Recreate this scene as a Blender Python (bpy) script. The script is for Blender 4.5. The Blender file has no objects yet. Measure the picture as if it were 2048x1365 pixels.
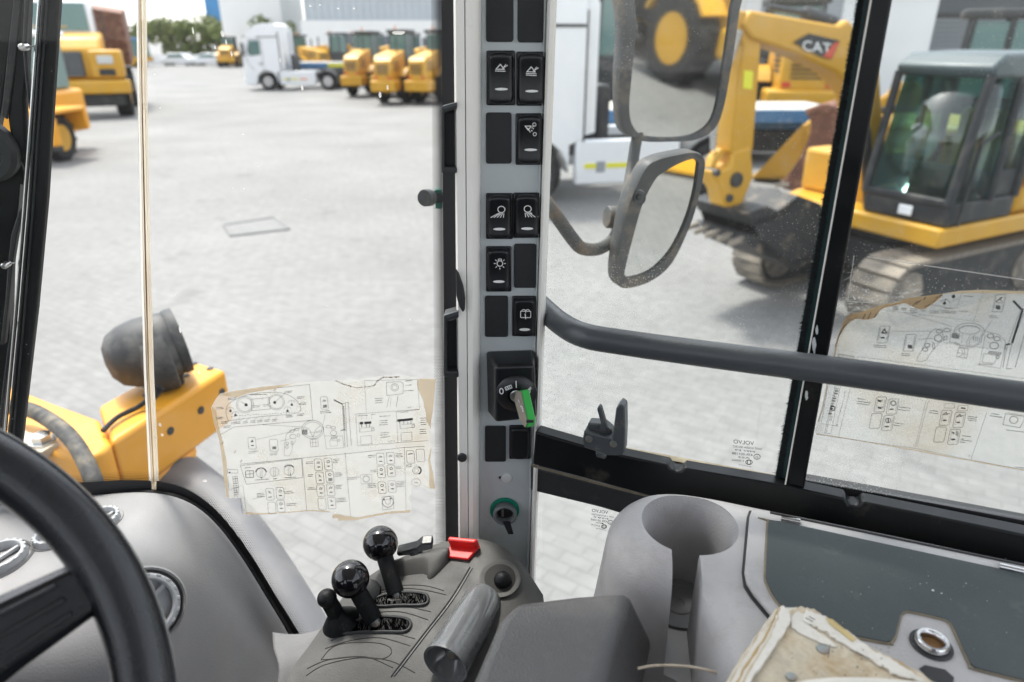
import bpy, bmesh, math, random
from mathutils import Vector, Matrix, Quaternion
from mathutils.bvhtree import BVHTree
from math import radians, sin, cos, pi, atan2
random.seed(7)
scene = bpy.context.scene
C = scene.collection

# ---------------------------------------------------------------- camera
H = 2.8                       # eye height of the operator above the yard
PITCH = radians(23.7)
cam_data = bpy.data.cameras.new('camera')
cam_data.sensor_fit = 'HORIZONTAL'; cam_data.sensor_width = 36.0; cam_data.lens = 24.0
cam_data.clip_start = 0.02; cam_data.clip_end = 2000
cam_data.dof.use_dof = True; cam_data.dof.focus_distance = 0.76; cam_data.dof.aperture_fstop = 4.5
cam_data.dof.aperture_blades = 0
cam = bpy.data.objects.new('camera', cam_data); C.objects.link(cam)
cam.location = (0, 0, H); cam.rotation_euler = (pi/2 - PITCH, 0, 0)
scene.camera = cam

# ---------------------------------------------------------------- sky, sun, exposure
SUN_EL, SUN_AZ = radians(64), radians(322)      # azimuth clockwise from +Y: the sun stands high ahead and to the left
world = bpy.data.worlds.new('World'); scene.world = world; world.use_nodes = True
wn = world.node_tree.nodes; wl = world.node_tree.links
sky = wn.new('ShaderNodeTexSky'); sky.sky_type = 'NISHITA'; sky.sun_disc = False
sky.sun_elevation = SUN_EL; sky.sun_rotation = SUN_AZ
sky.air_density = 1.0; sky.dust_density = 2.2; sky.ozone_density = 1.0; sky.altitude = 0
hz = wn.new('ShaderNodeHueSaturation'); hz.inputs['Saturation'].default_value = 0.28     # milky, hazy sky
wl.new(sky.outputs[0], hz.inputs['Color']); wl.new(hz.outputs[0], wn['Background'].inputs[0]); wn['Background'].inputs[1].default_value = 0.15
sd = bpy.data.lights.new('sun', 'SUN'); sd.energy = 1.5; sd.angle = radians(8); sd.color = (1.0, 0.955, 0.88)
sun = bpy.data.objects.new('sun', sd); C.objects.link(sun)
sdir = Vector((sin(SUN_AZ)*cos(SUN_EL), cos(SUN_AZ)*cos(SUN_EL), sin(SUN_EL)))
sun.rotation_euler = sdir.to_track_quat('Z', 'Y').to_euler(); sun.location = sdir*30
scene.view_settings.view_transform = 'Standard'; scene.view_settings.look = 'None'
scene.view_settings.exposure = 1.7; scene.view_settings.gamma = 1.0
scene.view_settings.use_curve_mapping = False
scene.render.engine = 'CYCLES'
scene.cycles.use_denoising = True
scene.cycles.max_bounces = 10; scene.cycles.transparent_max_bounces = 24
scene.cycles.diffuse_bounces = 5; scene.cycles.glossy_bounces = 5
scene.cycles.caustics_reflective = False; scene.cycles.caustics_refractive = False

# ---------------------------------------------------------------- sight lines (used to survey where things stand)
FPX, CX, CY = 1365.333, 1024.0, 682.5
ST, CT = sin(PITCH), cos(PITCH)
EYE = Vector((0, 0, H))
def ray(px, py):
    h = (px-CX)/FPX; v = (py-CY)/FPX
    return Vector((h, CT - v*ST, -ST - v*CT))
def PD(px, py, d): return EYE + ray(px, py)*d                     # at a given depth
def PY(px, py, Y):
    r = ray(px, py); return EYE + r*(Y/r.y)                        # on the upright plane y = Y
def PZ(px, py, z):
    r = ray(px, py); return EYE + r*((z-H)/r.z)                    # on the level z
def PP(px, py, p0, n):
    r = ray(px, py); return EYE + r*((p0-EYE).dot(n)/r.dot(n))     # on a plane
def G(px, py): return PZ(px, py, 0.0)

# ---------------------------------------------------------------- materials
MATS = {}
def pm(name, col, rough=0.5, metal=0.0, bump=0.0, bscale=200, var=0.0, vscale=6, coat=0.0, spec=0.5,
       dirt=None, alpha=1.0, emit=0.0, rvar=0.0, trans=0.0):
    m = bpy.data.materials.new(name); m.use_nodes = True
    nt = m.node_tree; N = nt.nodes; L = nt.links; b = N['Principled BSDF']
    b.inputs['Roughness'].default_value = rough; b.inputs['Metallic'].default_value = metal
    b.inputs['Specular IOR Level'].default_value = spec
    b.inputs['Coat Weight'].default_value = coat; b.inputs['Coat Roughness'].default_value = 0.08
    b.inputs['Alpha'].default_value = alpha
    c4 = (*col, 1)
    b.inputs['Base Color'].default_value = c4
    tc = N.new('ShaderNodeTexCoord')
    out = None
    def noise(scale, det=4, ro=0.6):
        n = N.new('ShaderNodeTexNoise'); n.inputs['Scale'].default_value = scale
        n.inputs['Detail'].default_value = det; n.inputs['Roughness'].default_value = ro
        L.new(tc.outputs['Object'], n.inputs['Vector']); return n
    if var > 0:
        n = noise(vscale); mr = N.new('ShaderNodeMapRange'); mr.inputs[1].default_value = 0.3; mr.inputs[2].default_value = 0.7
        L.new(n.outputs['Fac'], mr.inputs[0])
        mx = N.new('ShaderNodeMix'); mx.data_type = 'RGBA'
        mx.inputs[6].default_value = tuple(max(0, x*(1-var)) for x in col)+(1,)
        mx.inputs[7].default_value = tuple(min(1, x*(1+var)) for x in col)+(1,)
        L.new(mr.outputs[0], mx.inputs[0]); out = mx.outputs[2]
    if dirt:
        dcol, dscale, lo, hi, amt = dirt
        n = noise(dscale, 6, 0.65); mr = N.new('ShaderNodeMapRange')
        mr.inputs[1].default_value = lo; mr.inputs[2].default_value = hi; mr.inputs[4].default_value = amt
        L.new(n.outputs['Fac'], mr.inputs[0])
        mx = N.new('ShaderNodeMix'); mx.data_type = 'RGBA'
        if out: L.new(out, mx.inputs[6])
        else: mx.inputs[6].default_value = c4
        mx.inputs[7].default_value = (*dcol, 1); L.new(mr.outputs[0], mx.inputs[0]); out = mx.outputs[2]
    if out: L.new(out, b.inputs['Base Color'])
    if rvar > 0:
        n = noise(vscale*3); mr = N.new('ShaderNodeMapRange'); mr.inputs[1].default_value = 0.3; mr.inputs[2].default_value = 0.7
        mr.inputs[3].default_value = max(0.02, rough-rvar); mr.inputs[4].default_value = min(1, rough+rvar)
        L.new(n.outputs['Fac'], mr.inputs[0]); L.new(mr.outputs[0], b.inputs['Roughness'])
    if bump > 0:
        n = noise(bscale, 3); bp = N.new('ShaderNodeBump'); bp.inputs['Strength'].default_value = bump
        bp.inputs['Distance'].default_value = 0.002 if bscale > 60 else 0.01
        L.new(n.outputs['Fac'], bp.inputs['Height']); L.new(bp.outputs[0], b.inputs['Normal'])
    MATS[name] = m
    return m

def glass_mat(name, tint, speck, speck_scale, haze, refl=0.035):
    """clear pane: transparent, with reflection that grows towards grazing, and dust / dried drops that catch light"""
    m = bpy.data.materials.new(name); m.use_nodes = True
    nt = m.node_tree; N = nt.nodes; L = nt.links; N.remove(N['Principled BSDF'])
    o = N['Material Output']; tc = N.new('ShaderNodeTexCoord')
    tr = N.new('ShaderNodeBsdfTransparent'); tr.inputs[0].default_value = (*tint, 1)
    gl = N.new('ShaderNodeBsdfGlossy'); gl.inputs['Roughness'].default_value = 0.02
    lw = N.new('ShaderNodeLayerWeight'); lw.inputs[0].default_value = 0.5
    p = N.new('ShaderNodeMath'); p.operation = 'POWER'; p.inputs[1].default_value = 5
    L.new(lw.outputs['Facing'], p.inputs[0])
    ma = N.new('ShaderNodeMath'); ma.operation = 'MULTIPLY_ADD'; ma.inputs[1].default_value = 0.8; ma.inputs[2].default_value = refl
    L.new(p.outputs[0], ma.inputs[0])
    mx = N.new('ShaderNodeMixShader'); L.new(ma.outputs[0], mx.inputs[0]); L.new(tr.outputs[0], mx.inputs[1]); L.new(gl.outputs[0], mx.inputs[2])
    df = N.new('ShaderNodeBsdfDiffuse'); df.inputs[0].default_value = (0.75, 0.74, 0.70, 1)
    tl = N.new('ShaderNodeBsdfTranslucent'); tl.inputs[0].default_value = (0.75, 0.74, 0.70, 1)
    dm = N.new('ShaderNodeMixShader'); dm.inputs[0].default_value = 0.5
    L.new(df.outputs[0], dm.inputs[1]); L.new(tl.outputs[0], dm.inputs[2])
    vo = N.new('ShaderNodeTexVoronoi'); vo.inputs['Scale'].default_value = speck_scale; vo.inputs['Randomness'].default_value = 1
    L.new(tc.outputs['Object'], vo.inputs['Vector'])
    n2 = N.new('ShaderNodeTexNoise'); n2.inputs['Scale'].default_value = 5; n2.inputs['Detail'].default_value = 5
    L.new(tc.outputs['Object'], n2.inputs['Vector'])
    # speck radius varies with the patchiness noise
    mr = N.new('ShaderNodeMapRange'); mr.inputs[1].default_value = 0.42; mr.inputs[2].default_value = 0.75
    mr.inputs[3].default_value = 0.0; mr.inputs[4].default_value = speck
    L.new(n2.outputs['Fac'], mr.inputs[0])
    lt = N.new('ShaderNodeMath'); lt.operation = 'LESS_THAN'; L.new(vo.outputs['Distance'], lt.inputs[0]); L.new(mr.outputs[0], lt.inputs[1])
    sp = N.new('ShaderNodeMath'); sp.operation = 'MULTIPLY'; sp.inputs[1].default_value = 0.38; L.new(lt.outputs[0], sp.inputs[0])
    hz = N.new('ShaderNodeMapRange'); hz.inputs[1].default_value = 0.4; hz.inputs[2].default_value = 0.8; hz.inputs[3].default_value = haze*0.3; hz.inputs[4].default_value = haze
    L.new(n2.outputs['Fac'], hz.inputs[0])
    mxx = N.new('ShaderNodeMath'); mxx.operation = 'MAXIMUM'; L.new(sp.outputs[0], mxx.inputs[0]); L.new(hz.outputs[0], mxx.inputs[1])
    fin = N.new('ShaderNodeMixShader'); L.new(mxx.outputs[0], fin.inputs[0]); L.new(mx.outputs[0], fin.inputs[1]); L.new(dm.outputs[0], fin.inputs[2])
    L.new(fin.outputs[0], o.inputs['Surface'])
    MATS[name] = m; return m

def film_mat(name, col, opac, stain=None):
    """thin printed film stuck to glass: part diffuse, part light passing through"""
    m = bpy.data.materials.new(name); m.use_nodes = True
    nt = m.node_tree; N = nt.nodes; L = nt.links; N.remove(N['Principled BSDF']); o = N['Material Output']
    tc = N.new('ShaderNodeTexCoord')
    df = N.new('ShaderNodeBsdfDiffuse'); tl = N.new('ShaderNodeBsdfTranslucent')
    n = N.new('ShaderNodeTexNoise'); n.inputs['Scale'].default_value = 14; n.inputs['Detail'].default_value = 6
    L.new(tc.outputs['Object'], n.inputs['Vector'])
    mr = N.new('ShaderNodeMapRange'); mr.inputs[1].default_value = 0.5; mr.inputs[2].default_value = 0.8
    L.new(n.outputs['Fac'], mr.inputs[0])
    mx = N.new('ShaderNodeMix'); mx.data_type = 'RGBA'; mx.inputs[6].default_value = (*col, 1)
    mx.inputs[7].default_value = (*(stain or col), 1); L.new(mr.outputs[0], mx.inputs[0])
    L.new(mx.outputs[2], df.inputs[0]); L.new(mx.outputs[2], tl.inputs[0])
    a = N.new('ShaderNodeMixShader'); a.inputs[0].default_value = 0.75; L.new(df.outputs[0], a.inputs[1]); L.new(tl.outputs[0], a.inputs[2])
    tr = N.new('ShaderNodeBsdfTransparent')
    f = N.new('ShaderNodeMixShader'); f.inputs[0].default_value = opac; L.new(tr.outputs[0], f.inputs[1]); L.new(a.outputs[0], f.inputs[2])
    L.new(f.outputs[0], o.inputs['Surface']); MATS[name] = m; return m

DUST = (0.42, 0.37, 0.29)
pm('post_white', (0.90, 0.88, 0.83), 0.32, var=0.03, vscale=8, dirt=((0.5, 0.46, 0.4), 30, 0.62, 0.8, 0.25))
pm('plate', (0.50, 0.54, 0.55), 0.38, var=0.05, vscale=10, dirt=((0.32, 0.30, 0.26), 22, 0.6, 0.85, 0.5))
pm('switch_black', (0.007, 0.008, 0.010), 0.34, bump=0.12, bscale=900, rvar=0.08)
pm('blank_black', (0.010, 0.0115, 0.0135), 0.55, bump=0.35, bscale=1500, rvar=0.1)
pm('print_white', (0.80, 0.80, 0.78), 0.5)
pm('lens_grey', (0.55, 0.57, 0.56), 0.3)
pm('dash_grey', (0.27, 0.266, 0.269), 0.55, bump=0.22, bscale=420, var=0.05, vscale=7, rvar=0.1, dirt=((0.30, 0.27, 0.23), 9, 0.58, 0.8, 0.35))
pm('console_grey', (0.41, 0.40, 0.40), 0.46, bump=0.3, bscale=450, var=0.08, vscale=8, rvar=0.12, dirt=((0.20, 0.165, 0.145), 11, 0.53, 0.75, 0.6))
pm('dark_plastic', (0.082, 0.080, 0.077), 0.58, spec=0.4, bump=0.14, bscale=520, var=0.12, vscale=9, rvar=0.1, dirt=((0.14, 0.13, 0.115), 14, 0.52, 0.8, 0.55))
pm('arm_plastic', (0.078, 0.077, 0.077), 0.42, spec=0.6, bump=0.5, bscale=480, var=0.15, vscale=7, rvar=0.12, dirt=((0.16, 0.148, 0.135), 12, 0.5, 0.75, 0.7))
pm('ball_black', (0.006, 0.006, 0.008), 0.07, coat=0.5)
pm('rubber', (0.005, 0.006, 0.007), 0.5, spec=0.25, bump=0.2, bscale=700, dirt=(DUST, 40, 0.6, 0.85, 0.2))
pm('wheel_black', (0.009, 0.010, 0.013), 0.24, coat=0.3, bump=0.25, bscale=700, rvar=0.12)
pm('black_paint', (0.004, 0.005, 0.006), 0.36, spec=0.3, rvar=0.1, dirt=((0.20, 0.18, 0.14), 25, 0.62, 0.85, 0.3))
pm('frame_grey', (0.024, 0.026, 0.028), 0.55, bump=0.3, bscale=500, dirt=((0.22, 0.19, 0.15), 20, 0.58, 0.85, 0.4))
pm('rail_grey', (0.055, 0.061, 0.068), 0.42, bump=0.15, bscale=300, var=0.08, rvar=0.1, dirt=((0.25, 0.24, 0.22), 35, 0.62, 0.85, 0.3))
pm('steel', (0.55, 0.55, 0.54), 0.3, metal=1.0, var=0.1, rvar=0.1)
pm('chrome', (0.75, 0.75, 0.76), 0.12, metal=1.0)
pm('shaft', (0.28, 0.30, 0.29), 0.4, metal=0.7, dirt=((0.28, 0.16, 0.09), 60, 0.5, 0.7, 0.8))
pm('red', (0.72, 0.022, 0.020), 0.42)
pm('green', (0.04, 0.42, 0.075), 0.35)
pm('green_dark', (0.0, 0.20, 0.13), 0.35)
pm('key_grey', (0.20, 0.18, 0.15), 0.35, metal=0.5)
pm('seal_beige', (0.55, 0.48, 0.38), 0.6, dirt=((0.25, 0.17, 0.1), 60, 0.5, 0.75, 0.6))
film_mat('sealant', (0.85, 0.76, 0.62), 0.6, (0.62, 0.48, 0.32))
film_mat('glue_clear', (0.9, 0.88, 0.84), 0.55)
pm('seal_light', (0.72, 0.70, 0.66), 0.5)
pm('print_black', (0.02, 0.02, 0.022), 0.6)
pm('print_grey', (0.075, 0.075, 0.08), 0.6)
pm('rust_brown', (0.20, 0.10, 0.03), 0.8, var=0.3, vscale=40)
pm('mat_green', (0.048, 0.062, 0.064), 0.62, bump=0.5, bscale=1200, var=0.12, vscale=12, dirt=((0.25, 0.25, 0.23), 30, 0.6, 0.85, 0.35))
pm('book_paper', (0.62, 0.55, 0.42), 0.85, bump=0.8, bscale=120, var=0.2, vscale=45, dirt=((0.40, 0.27, 0.12), 26, 0.47, 0.66, 0.75))
pm('book_white', (0.74, 0.71, 0.64), 0.85, bump=0.6, bscale=160, var=0.08, vscale=30, dirt=((0.40, 0.33, 0.24), 45, 0.55, 0.8, 0.6))
pm('book_yellow', (0.55, 0.43, 0.20), 0.8, var=0.15, vscale=30)
pm('volvo_yellow', (0.78, 0.34, 0.014), 0.42, var=0.06, vscale=3, dirt=((0.60, 0.42, 0.18), 8, 0.5, 0.8, 0.25), rvar=0.1)
pm('fender_grey', (0.13, 0.13, 0.138), 0.55, var=0.10, vscale=4, dirt=((0.22, 0.21, 0.2), 9, 0.5, 0.8, 0.5))
pm('trim_grey', (0.20, 0.197, 0.20), 0.5, bump=0.2, bscale=450, var=0.08, dirt=((0.12, 0.1, 0.09), 12, 0.5, 0.8, 0.5))
pm('socket_grey', (0.17, 0.185, 0.19), 0.4)
pm('lamp_grey', (0.040, 0.042, 0.045), 0.6, var=0.15, vscale=14, dirt=((0.28, 0.26, 0.23), 16, 0.45, 0.75, 0.5))
pm('lamp_lens', (0.70, 0.62, 0.35), 0.2)
pm('mirror_case', (0.065, 0.066, 0.068), 0.55, var=0.15, vscale=12, dirt=((0.34, 0.25, 0.15), 14, 0.47, 0.72, 0.65))
pm('mirror_glass', (0.68, 0.69, 0.67), 0.03, metal=1.0, dirt=((0.55, 0.52, 0.47), 18, 0.5, 0.95, 0.3))
pm('tube_rusty', (0.06, 0.062, 0.06), 0.6, dirt=((0.22, 0.14, 0.08), 18, 0.45, 0.65, 0.6))
pm('cap_clear', (0.62, 0.64, 0.63), 0.3)
pm('lining', (0.5, 0.49, 0.46), 0.9, bump=0.3, bscale=300)
pm('floor_mat', (0.03, 0.03, 0.03), 0.9, bump=0.5, bscale=200)
pm('brush', (0.018, 0.022, 0.024), 0.8)
glass_mat('windscreen_glass', (0.985, 0.995, 0.99), 0.07, 55, 0.015, refl=0.02)
glass_mat('side_glass', (0.97, 0.99, 0.985), 0.30, 330, 0.03, refl=0.025)
film_mat('film', (0.70, 0.69, 0.64), 0.34, (0.60, 0.52, 0.38))
film_mat('film_clear', (0.74, 0.74, 0.70), 0.30, (0.60, 0.50, 0.34))
film_mat('film_tan', (0.50, 0.36, 0.19), 0.62, (0.32, 0.20, 0.09))
film_mat('film_smear', (0.80, 0.81, 0.80), 0.22)
# yard machines
pm('cat_yellow', (0.57, 0.30, 0.016), 0.45, var=0.08, vscale=2, dirt=((0.50, 0.38, 0.2), 3, 0.5, 0.8, 0.4))
pm('tyre', (0.012, 0.012, 0.013), 0.85, bump=0.5, bscale=20, dirt=((0.12, 0.11, 0.1), 4, 0.5, 0.8, 0.4))
pm('machine_dark', (0.016, 0.018, 0.021), 0.55, dirt=((0.2, 0.18, 0.15), 4, 0.5, 0.8, 0.4))
pm('machine_glass', (0.10, 0.19, 0.18), 0.08, spec=0.8)
pm('truck_white', (0.80, 0.82, 0.84), 0.3, coat=0.4, var=0.02)
pm('wheel_silver', (0.5, 0.5, 0.5), 0.35, metal=0.6)
pm('tape_yellow', (0.75, 0.72, 0.04), 0.4)
pm('tape_orange', (0.8, 0.25, 0.03), 0.4)
pm('trailer_blue', (0.06, 0.18, 0.36), 0.45, var=0.1, dirt=((0.4, 0.38, 0.34), 3, 0.55, 0.8, 0.4))
pm('trailer_deck', (0.50, 0.47, 0.42), 0.8, var=0.15, vscale=3, bump=0.4, bscale=30)
pm('rust_bucket', (0.16, 0.062, 0.034), 0.7, var=0.3, vscale=4, dirt=((0.34, 0.2, 0.12), 4, 0.5, 0.7, 0.6))
pm('track_steel', (0.16, 0.14, 0.12), 0.7, metal=0.2, var=0.25, vscale=6, dirt=((0.42, 0.36, 0.28), 4, 0.42, 0.68, 0.8))
pm('wall_white', (0.78, 0.78, 0.77), 0.8, var=0.03, vscale=0.5)
pm('wall_grey', (0.40, 0.43, 0.455), 0.7, var=0.04, vscale=0.4)
pm('wall_shade', (0.13, 0.15, 0.17), 0.7, var=0.1, vscale=0.5)  # dark grey with the shade of the bay and openings put in
pm('shutter', (0.30, 0.32, 0.34), 0.55, var=0.05)
pm('banner_blue', (0.04, 0.25, 0.55), 0.5, var=0.15, vscale=0.2)
pm('banner_yellow', (0.75, 0.5, 0.08), 0.5)
pm('banner_red', (0.6, 0.08, 0.1), 0.5)
pm('bark', (0.10, 0.075, 0.05), 0.9)
pm('leaf_a', (0.115, 0.15, 0.035), 0.7, var=0.4, vscale=0.8)
pm('leaf_b', (0.15, 0.18, 0.055), 0.7, var=0.4, vscale=0.8)
pm('leaf_dry', (0.22, 0.18, 0.11), 0.8, var=0.3, vscale=0.8)
pm('cover_grey', (0.19, 0.19, 0.187), 0.85, var=0.1, vscale=6)
pm('bucket_dark', (0.014, 0.015, 0.017), 0.6, dirt=((0.26, 0.2, 0.14), 5, 0.52, 0.72, 0.7))
pm('book_stain', (0.50, 0.36, 0.17), 0.85, var=0.25, vscale=60)
pm('void', (0.002, 0.002, 0.002), 1.0, spec=0.0)  # flat black standing in for shade inside slots and vent throats
pm('groove', (0.045, 0.043, 0.041), 0.8, spec=0.2)  # darker plastic tone standing in for shade in grooves and recess
pm('orange_red', (0.55, 0.06, 0.02), 0.5)
pm('plate_edge', (0.20, 0.20, 0.20), 0.8, var=0.2)

glass_mat('cabin_glass', (0.50, 0.70, 0.67), 0.05, 20, 0.05, refl=0.10)
pm('roof_grey', (0.055, 0.078, 0.084), 0.4, var=0.1)
pm('vent_grey', (0.42, 0.43, 0.44), 0.45, var=0.05)
pm('bristle', (0.02, 0.02, 0.02), 0.4)
pm('grip_clear', (0.12, 0.125, 0.13), 0.22, var=0.15, vscale=20, rvar=0.1, coat=0.4)
pm('catch_grey', (0.055, 0.062, 0.068), 0.45, dirt=((0.3, 0.26, 0.2), 60, 0.55, 0.8, 0.5))
pm('seal_dirty', (0.20, 0.17, 0.12), 0.9, var=0.3, vscale=60)
pm('seal_green', (0.012, 0.045, 0.045), 0.5)
pm('cup_grey', (0.20, 0.205, 0.21), 0.55, var=0.15, vscale=30, dirt=((0.1, 0.09, 0.08), 30, 0.5, 0.8, 0.5))
pm('hose_black', (0.035, 0.035, 0.035), 0.7, bump=0.3, bscale=120, dirt=((0.26, 0.22, 0.16), 25, 0.42, 0.7, 0.7))

# ---------------------------------------------------------------- mesh helpers
ORG = {}
class MB:
    def __init__(s): s.v = []; s.f = []; s.m = []
    def add(s, vs, fs, mi=0):
        o = len(s.v); s.v += [Vector(v) for v in vs]; s.f += [tuple(i+o for i in f) for f in fs]; s.m += [mi]*len(fs); return s
    def box(s, c, size, R=None, mi=0):
        c = Vector(c); hx, hy, hz = (x/2 for x in size)
        vs = [Vector((x, y, z)) for x in (-hx, hx) for y in (-hy, hy) for z in (-hz, hz)]
        if R is not None: vs = [R @ v for v in vs]
        return s.add([c+v for v in vs], [(0,1,3,2), (4,6,7,5), (0,4,5,1), (2,3,7,6), (0,2,6,4), (1,5,7,3)], mi)
    def prism(s, poly, vec, mi=0, cap=True):
        poly = [Vector(p) for p in poly]; vec = Vector(vec); n = len(poly)
        nn = Vector((0, 0, 0))
        for i in range(n): nn += poly[i].cross(poly[(i+1) % n])
        if nn.dot(vec) > 0: poly = poly[::-1]
        fs = [(i+n, (i+1) % n+n, (i+1) % n, i) for i in range(n)]
        if cap: fs += [tuple(range(n)), tuple(range(2*n-1, n-1, -1))]
        return s.add(poly+[p+vec for p in poly], fs, mi)
    def tube(s, path, r, seg=12, mi=0, caps=True, squash=None):
        path = [Vector(p) for p in path]; n = len(path)
        rs = r if isinstance(r, (list, tuple)) else [r]*n
        t0 = (path[1]-path[0]).normalized()
        up = Vector((0, 0, 1)) if abs(t0.z) < 0.9 else Vector((1, 0, 0))
        a = t0.cross(up).normalized(); vs = []; fs = []
        for i in range(n):
            if i == 0: t = t0
            elif i == n-1: t = (path[i]-path[i-1]).normalized()
            else: t = ((path[i]-path[i-1]).normalized()+(path[i+1]-path[i]).normalized()).normalized()
            a = (a - t*a.dot(t)).normalized(); b = t.cross(a)
            for k in range(seg):
                an = 2*pi*k/seg; vs.append(path[i]+a*cos(an)*rs[i]+b*sin(an)*rs[i])
        for i in range(n-1):
            for k in range(seg):
                k2 = (k+1) % seg; fs.append((i*seg+k, i*seg+k2, (i+1)*seg+k2, (i+1)*seg+k))
        if caps:
            fs.append(tuple(range(seg-1, -1, -1))); fs.append(tuple((n-1)*seg+k for k in range(seg)))
        return s.add(vs, fs, mi)
    def lathe(s, prof, o, ax, seg=24, mi=0, sx=1.0, ref=None):
        o = Vector(o); ax = Vector(ax).normalized()
        up = Vector(ref) if ref is not None else (Vector((0, 0, 1)) if abs(ax.z) < 0.9 else Vector((0, 1, 0)))
        a = up.cross(ax).normalized(); b = ax.cross(a); vs = []; fs = []; n = len(prof)
        for (r, z) in prof:
            for k in range(seg):
                an = 2*pi*k/seg; vs.append(o+ax*z+a*cos(an)*r*sx+b*sin(an)*r)
        for i in range(n-1):
            for k in range(seg):
                k2 = (k+1) % seg; fs.append((i*seg+k, i*seg+k2, (i+1)*seg+k2, (i+1)*seg+k))
        if prof[0][0] > 1e-6: fs.append(tuple(range(seg-1, -1, -1)))
        if prof[-1][0] > 1e-6: fs.append(tuple((n-1)*seg+k for k in range(seg)))
        return s.add(vs, fs, mi)
    def sphere(s, c, r, seg=24, rings=14, mi=0, sc=(1, 1, 1)):
        c = Vector(c); vs = []; fs = []
        for i in range(rings+1):
            th = pi*i/rings
            for k in range(seg):
                an = 2*pi*k/seg
                vs.append(c+Vector((sin(th)*cos(an)*r*sc[0], sin(th)*sin(an)*r*sc[1], cos(th)*r*sc[2])))
        for i in range(rings):
            for k in range(seg):
                k2 = (k+1) % seg; fs.append((i*seg+k, (i+1)*seg+k, (i+1)*seg+k2, i*seg+k2))
        return s.add(vs, fs, mi)
    def grid(s, rows, mi=0, flip=False):
        nr = len(rows); nc = len(rows[0]); vs = [p for r in rows for p in r]; fs = []
        for i in range(nr-1):
            for j in range(nc-1):
                q = (i*nc+j, i*nc+j+1, (i+1)*nc+j+1, (i+1)*nc+j); fs.append(q[::-1] if flip else q)
        return s.add(vs, fs, mi)
    def build(s, name, mat, parent=None, bevel=0, seg=2, ang=35, smooth=True, merge=0, subd=0, solid=0, origin=None, fixn=False):
        mats = mat if isinstance(mat, (list, tuple)) else [mat]
        lo = Vector((min(v.x for v in s.v), min(v.y for v in s.v), min(v.z for v in s.v)))
        hi = Vector((max(v.x for v in s.v), max(v.y for v in s.v), max(v.z for v in s.v)))
        o = Vector(origin) if origin is not None else (lo+hi)/2
        if parent is None and origin is None: o.z = lo.z
        me = bpy.data.meshes.new(name); me.from_pydata([v-o for v in s.v], [], s.f)
        for m in mats: me.materials.append(MATS[m])
        if len(mats) > 1: me.polygons.foreach_set('material_index', s.m)
        if merge or fixn:
            bm = bmesh.new(); bm.from_mesh(me)
            if merge: bmesh.ops.remove_doubles(bm, verts=bm.verts, dist=merge)
            if fixn: bmesh.ops.recalc_face_normals(bm, faces=bm.faces)
            bm.to_mesh(me); bm.free()
        me.validate(); me.update()
        if smooth: me.shade_smooth(); me.set_sharp_from_angle(angle=radians(ang))
        ob = bpy.data.objects.new(name, me); C.objects.link(ob)
        if parent is not None:
            ob.parent = parent; ob.location = o - ORG.get(parent.name, Vector((0, 0, 0)))
        else: ob.location = o
        ORG[ob.name] = o
        if solid: md = ob.modifiers.new('thick', 'SOLIDIFY'); md.thickness = solid; md.offset = 0
        if subd: md = ob.modifiers.new('sub', 'SUBSURF'); md.levels = subd; md.render_levels = subd
        if bevel:
            md = ob.modifiers.new('bevel', 'BEVEL'); md.width = bevel; md.segments = seg; md.limit_method = 'ANGLE'; md.angle_limit = radians(30)
            md.harden_normals = False
        return ob

def thing(name, loc, label, cat, group=None):
    e = bpy.data.objects.new(name, None); C.objects.link(e); e.location = loc; ORG[e.name] = Vector(loc)
    e.empty_display_size = 0.1
    e['label'] = label; e['category'] = cat
    if group: e['group'] = group
    return e
def tag(o, label, cat=None, group=None, kind=None):
    if label: o['label'] = label
    if cat: o['category'] = cat
    if group: o['group'] = group
    if kind: o['kind'] = kind
    return o
def copy_tree(o, parent=None):
    c = o.copy(); C.objects.link(c); c.parent = parent
    for ch in [x for x in bpy.data.objects if x.parent == o]: copy_tree(ch, c)
    return c
def cr(p0, p1, p2, p3, t):
    return 0.5*((2*p1)+(p2-p0)*t+(2*p0-5*p1+4*p2-p3)*t*t+(3*p1-p0-3*p2+p3)*t**3)
def spline(pts, k=6, closed=False):
    pts = [Vector(p) for p in pts]; n = len(pts); out = []
    for i in range(n if closed else n-1):
        if closed: a, b, c, d = pts[(i-1) % n], pts[i], pts[(i+1) % n], pts[(i+2) % n]
        else: a, b, c, d = pts[max(i-1, 0)], pts[i], pts[i+1], pts[min(i+2, n-1)]
        for j in range(k): out.append(cr(a, b, c, d, j/k))
    if not closed: out.append(pts[-1])
    return out
def spline_grid(rows, k=5):
    r2 = [spline(r, k) for r in rows]
    cols = [spline([r[j] for r in r2], k) for j in range(len(r2[0]))]
    return [[c[i] for c in cols] for i in range(len(cols[0]))]
def bvh_of(mb): return BVHTree.FromPolygons([v[:] for v in mb.v], mb.f)
def hit(b, px, py):
    d = ray(px, py).normalized(); r = b.ray_cast(EYE, d)
    if r[0] is None: raise RuntimeError('no surface at %s %s' % (px, py))
    n = r[1]
    if n.dot(d) > 0: n = -n
    return r[0], n

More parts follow.
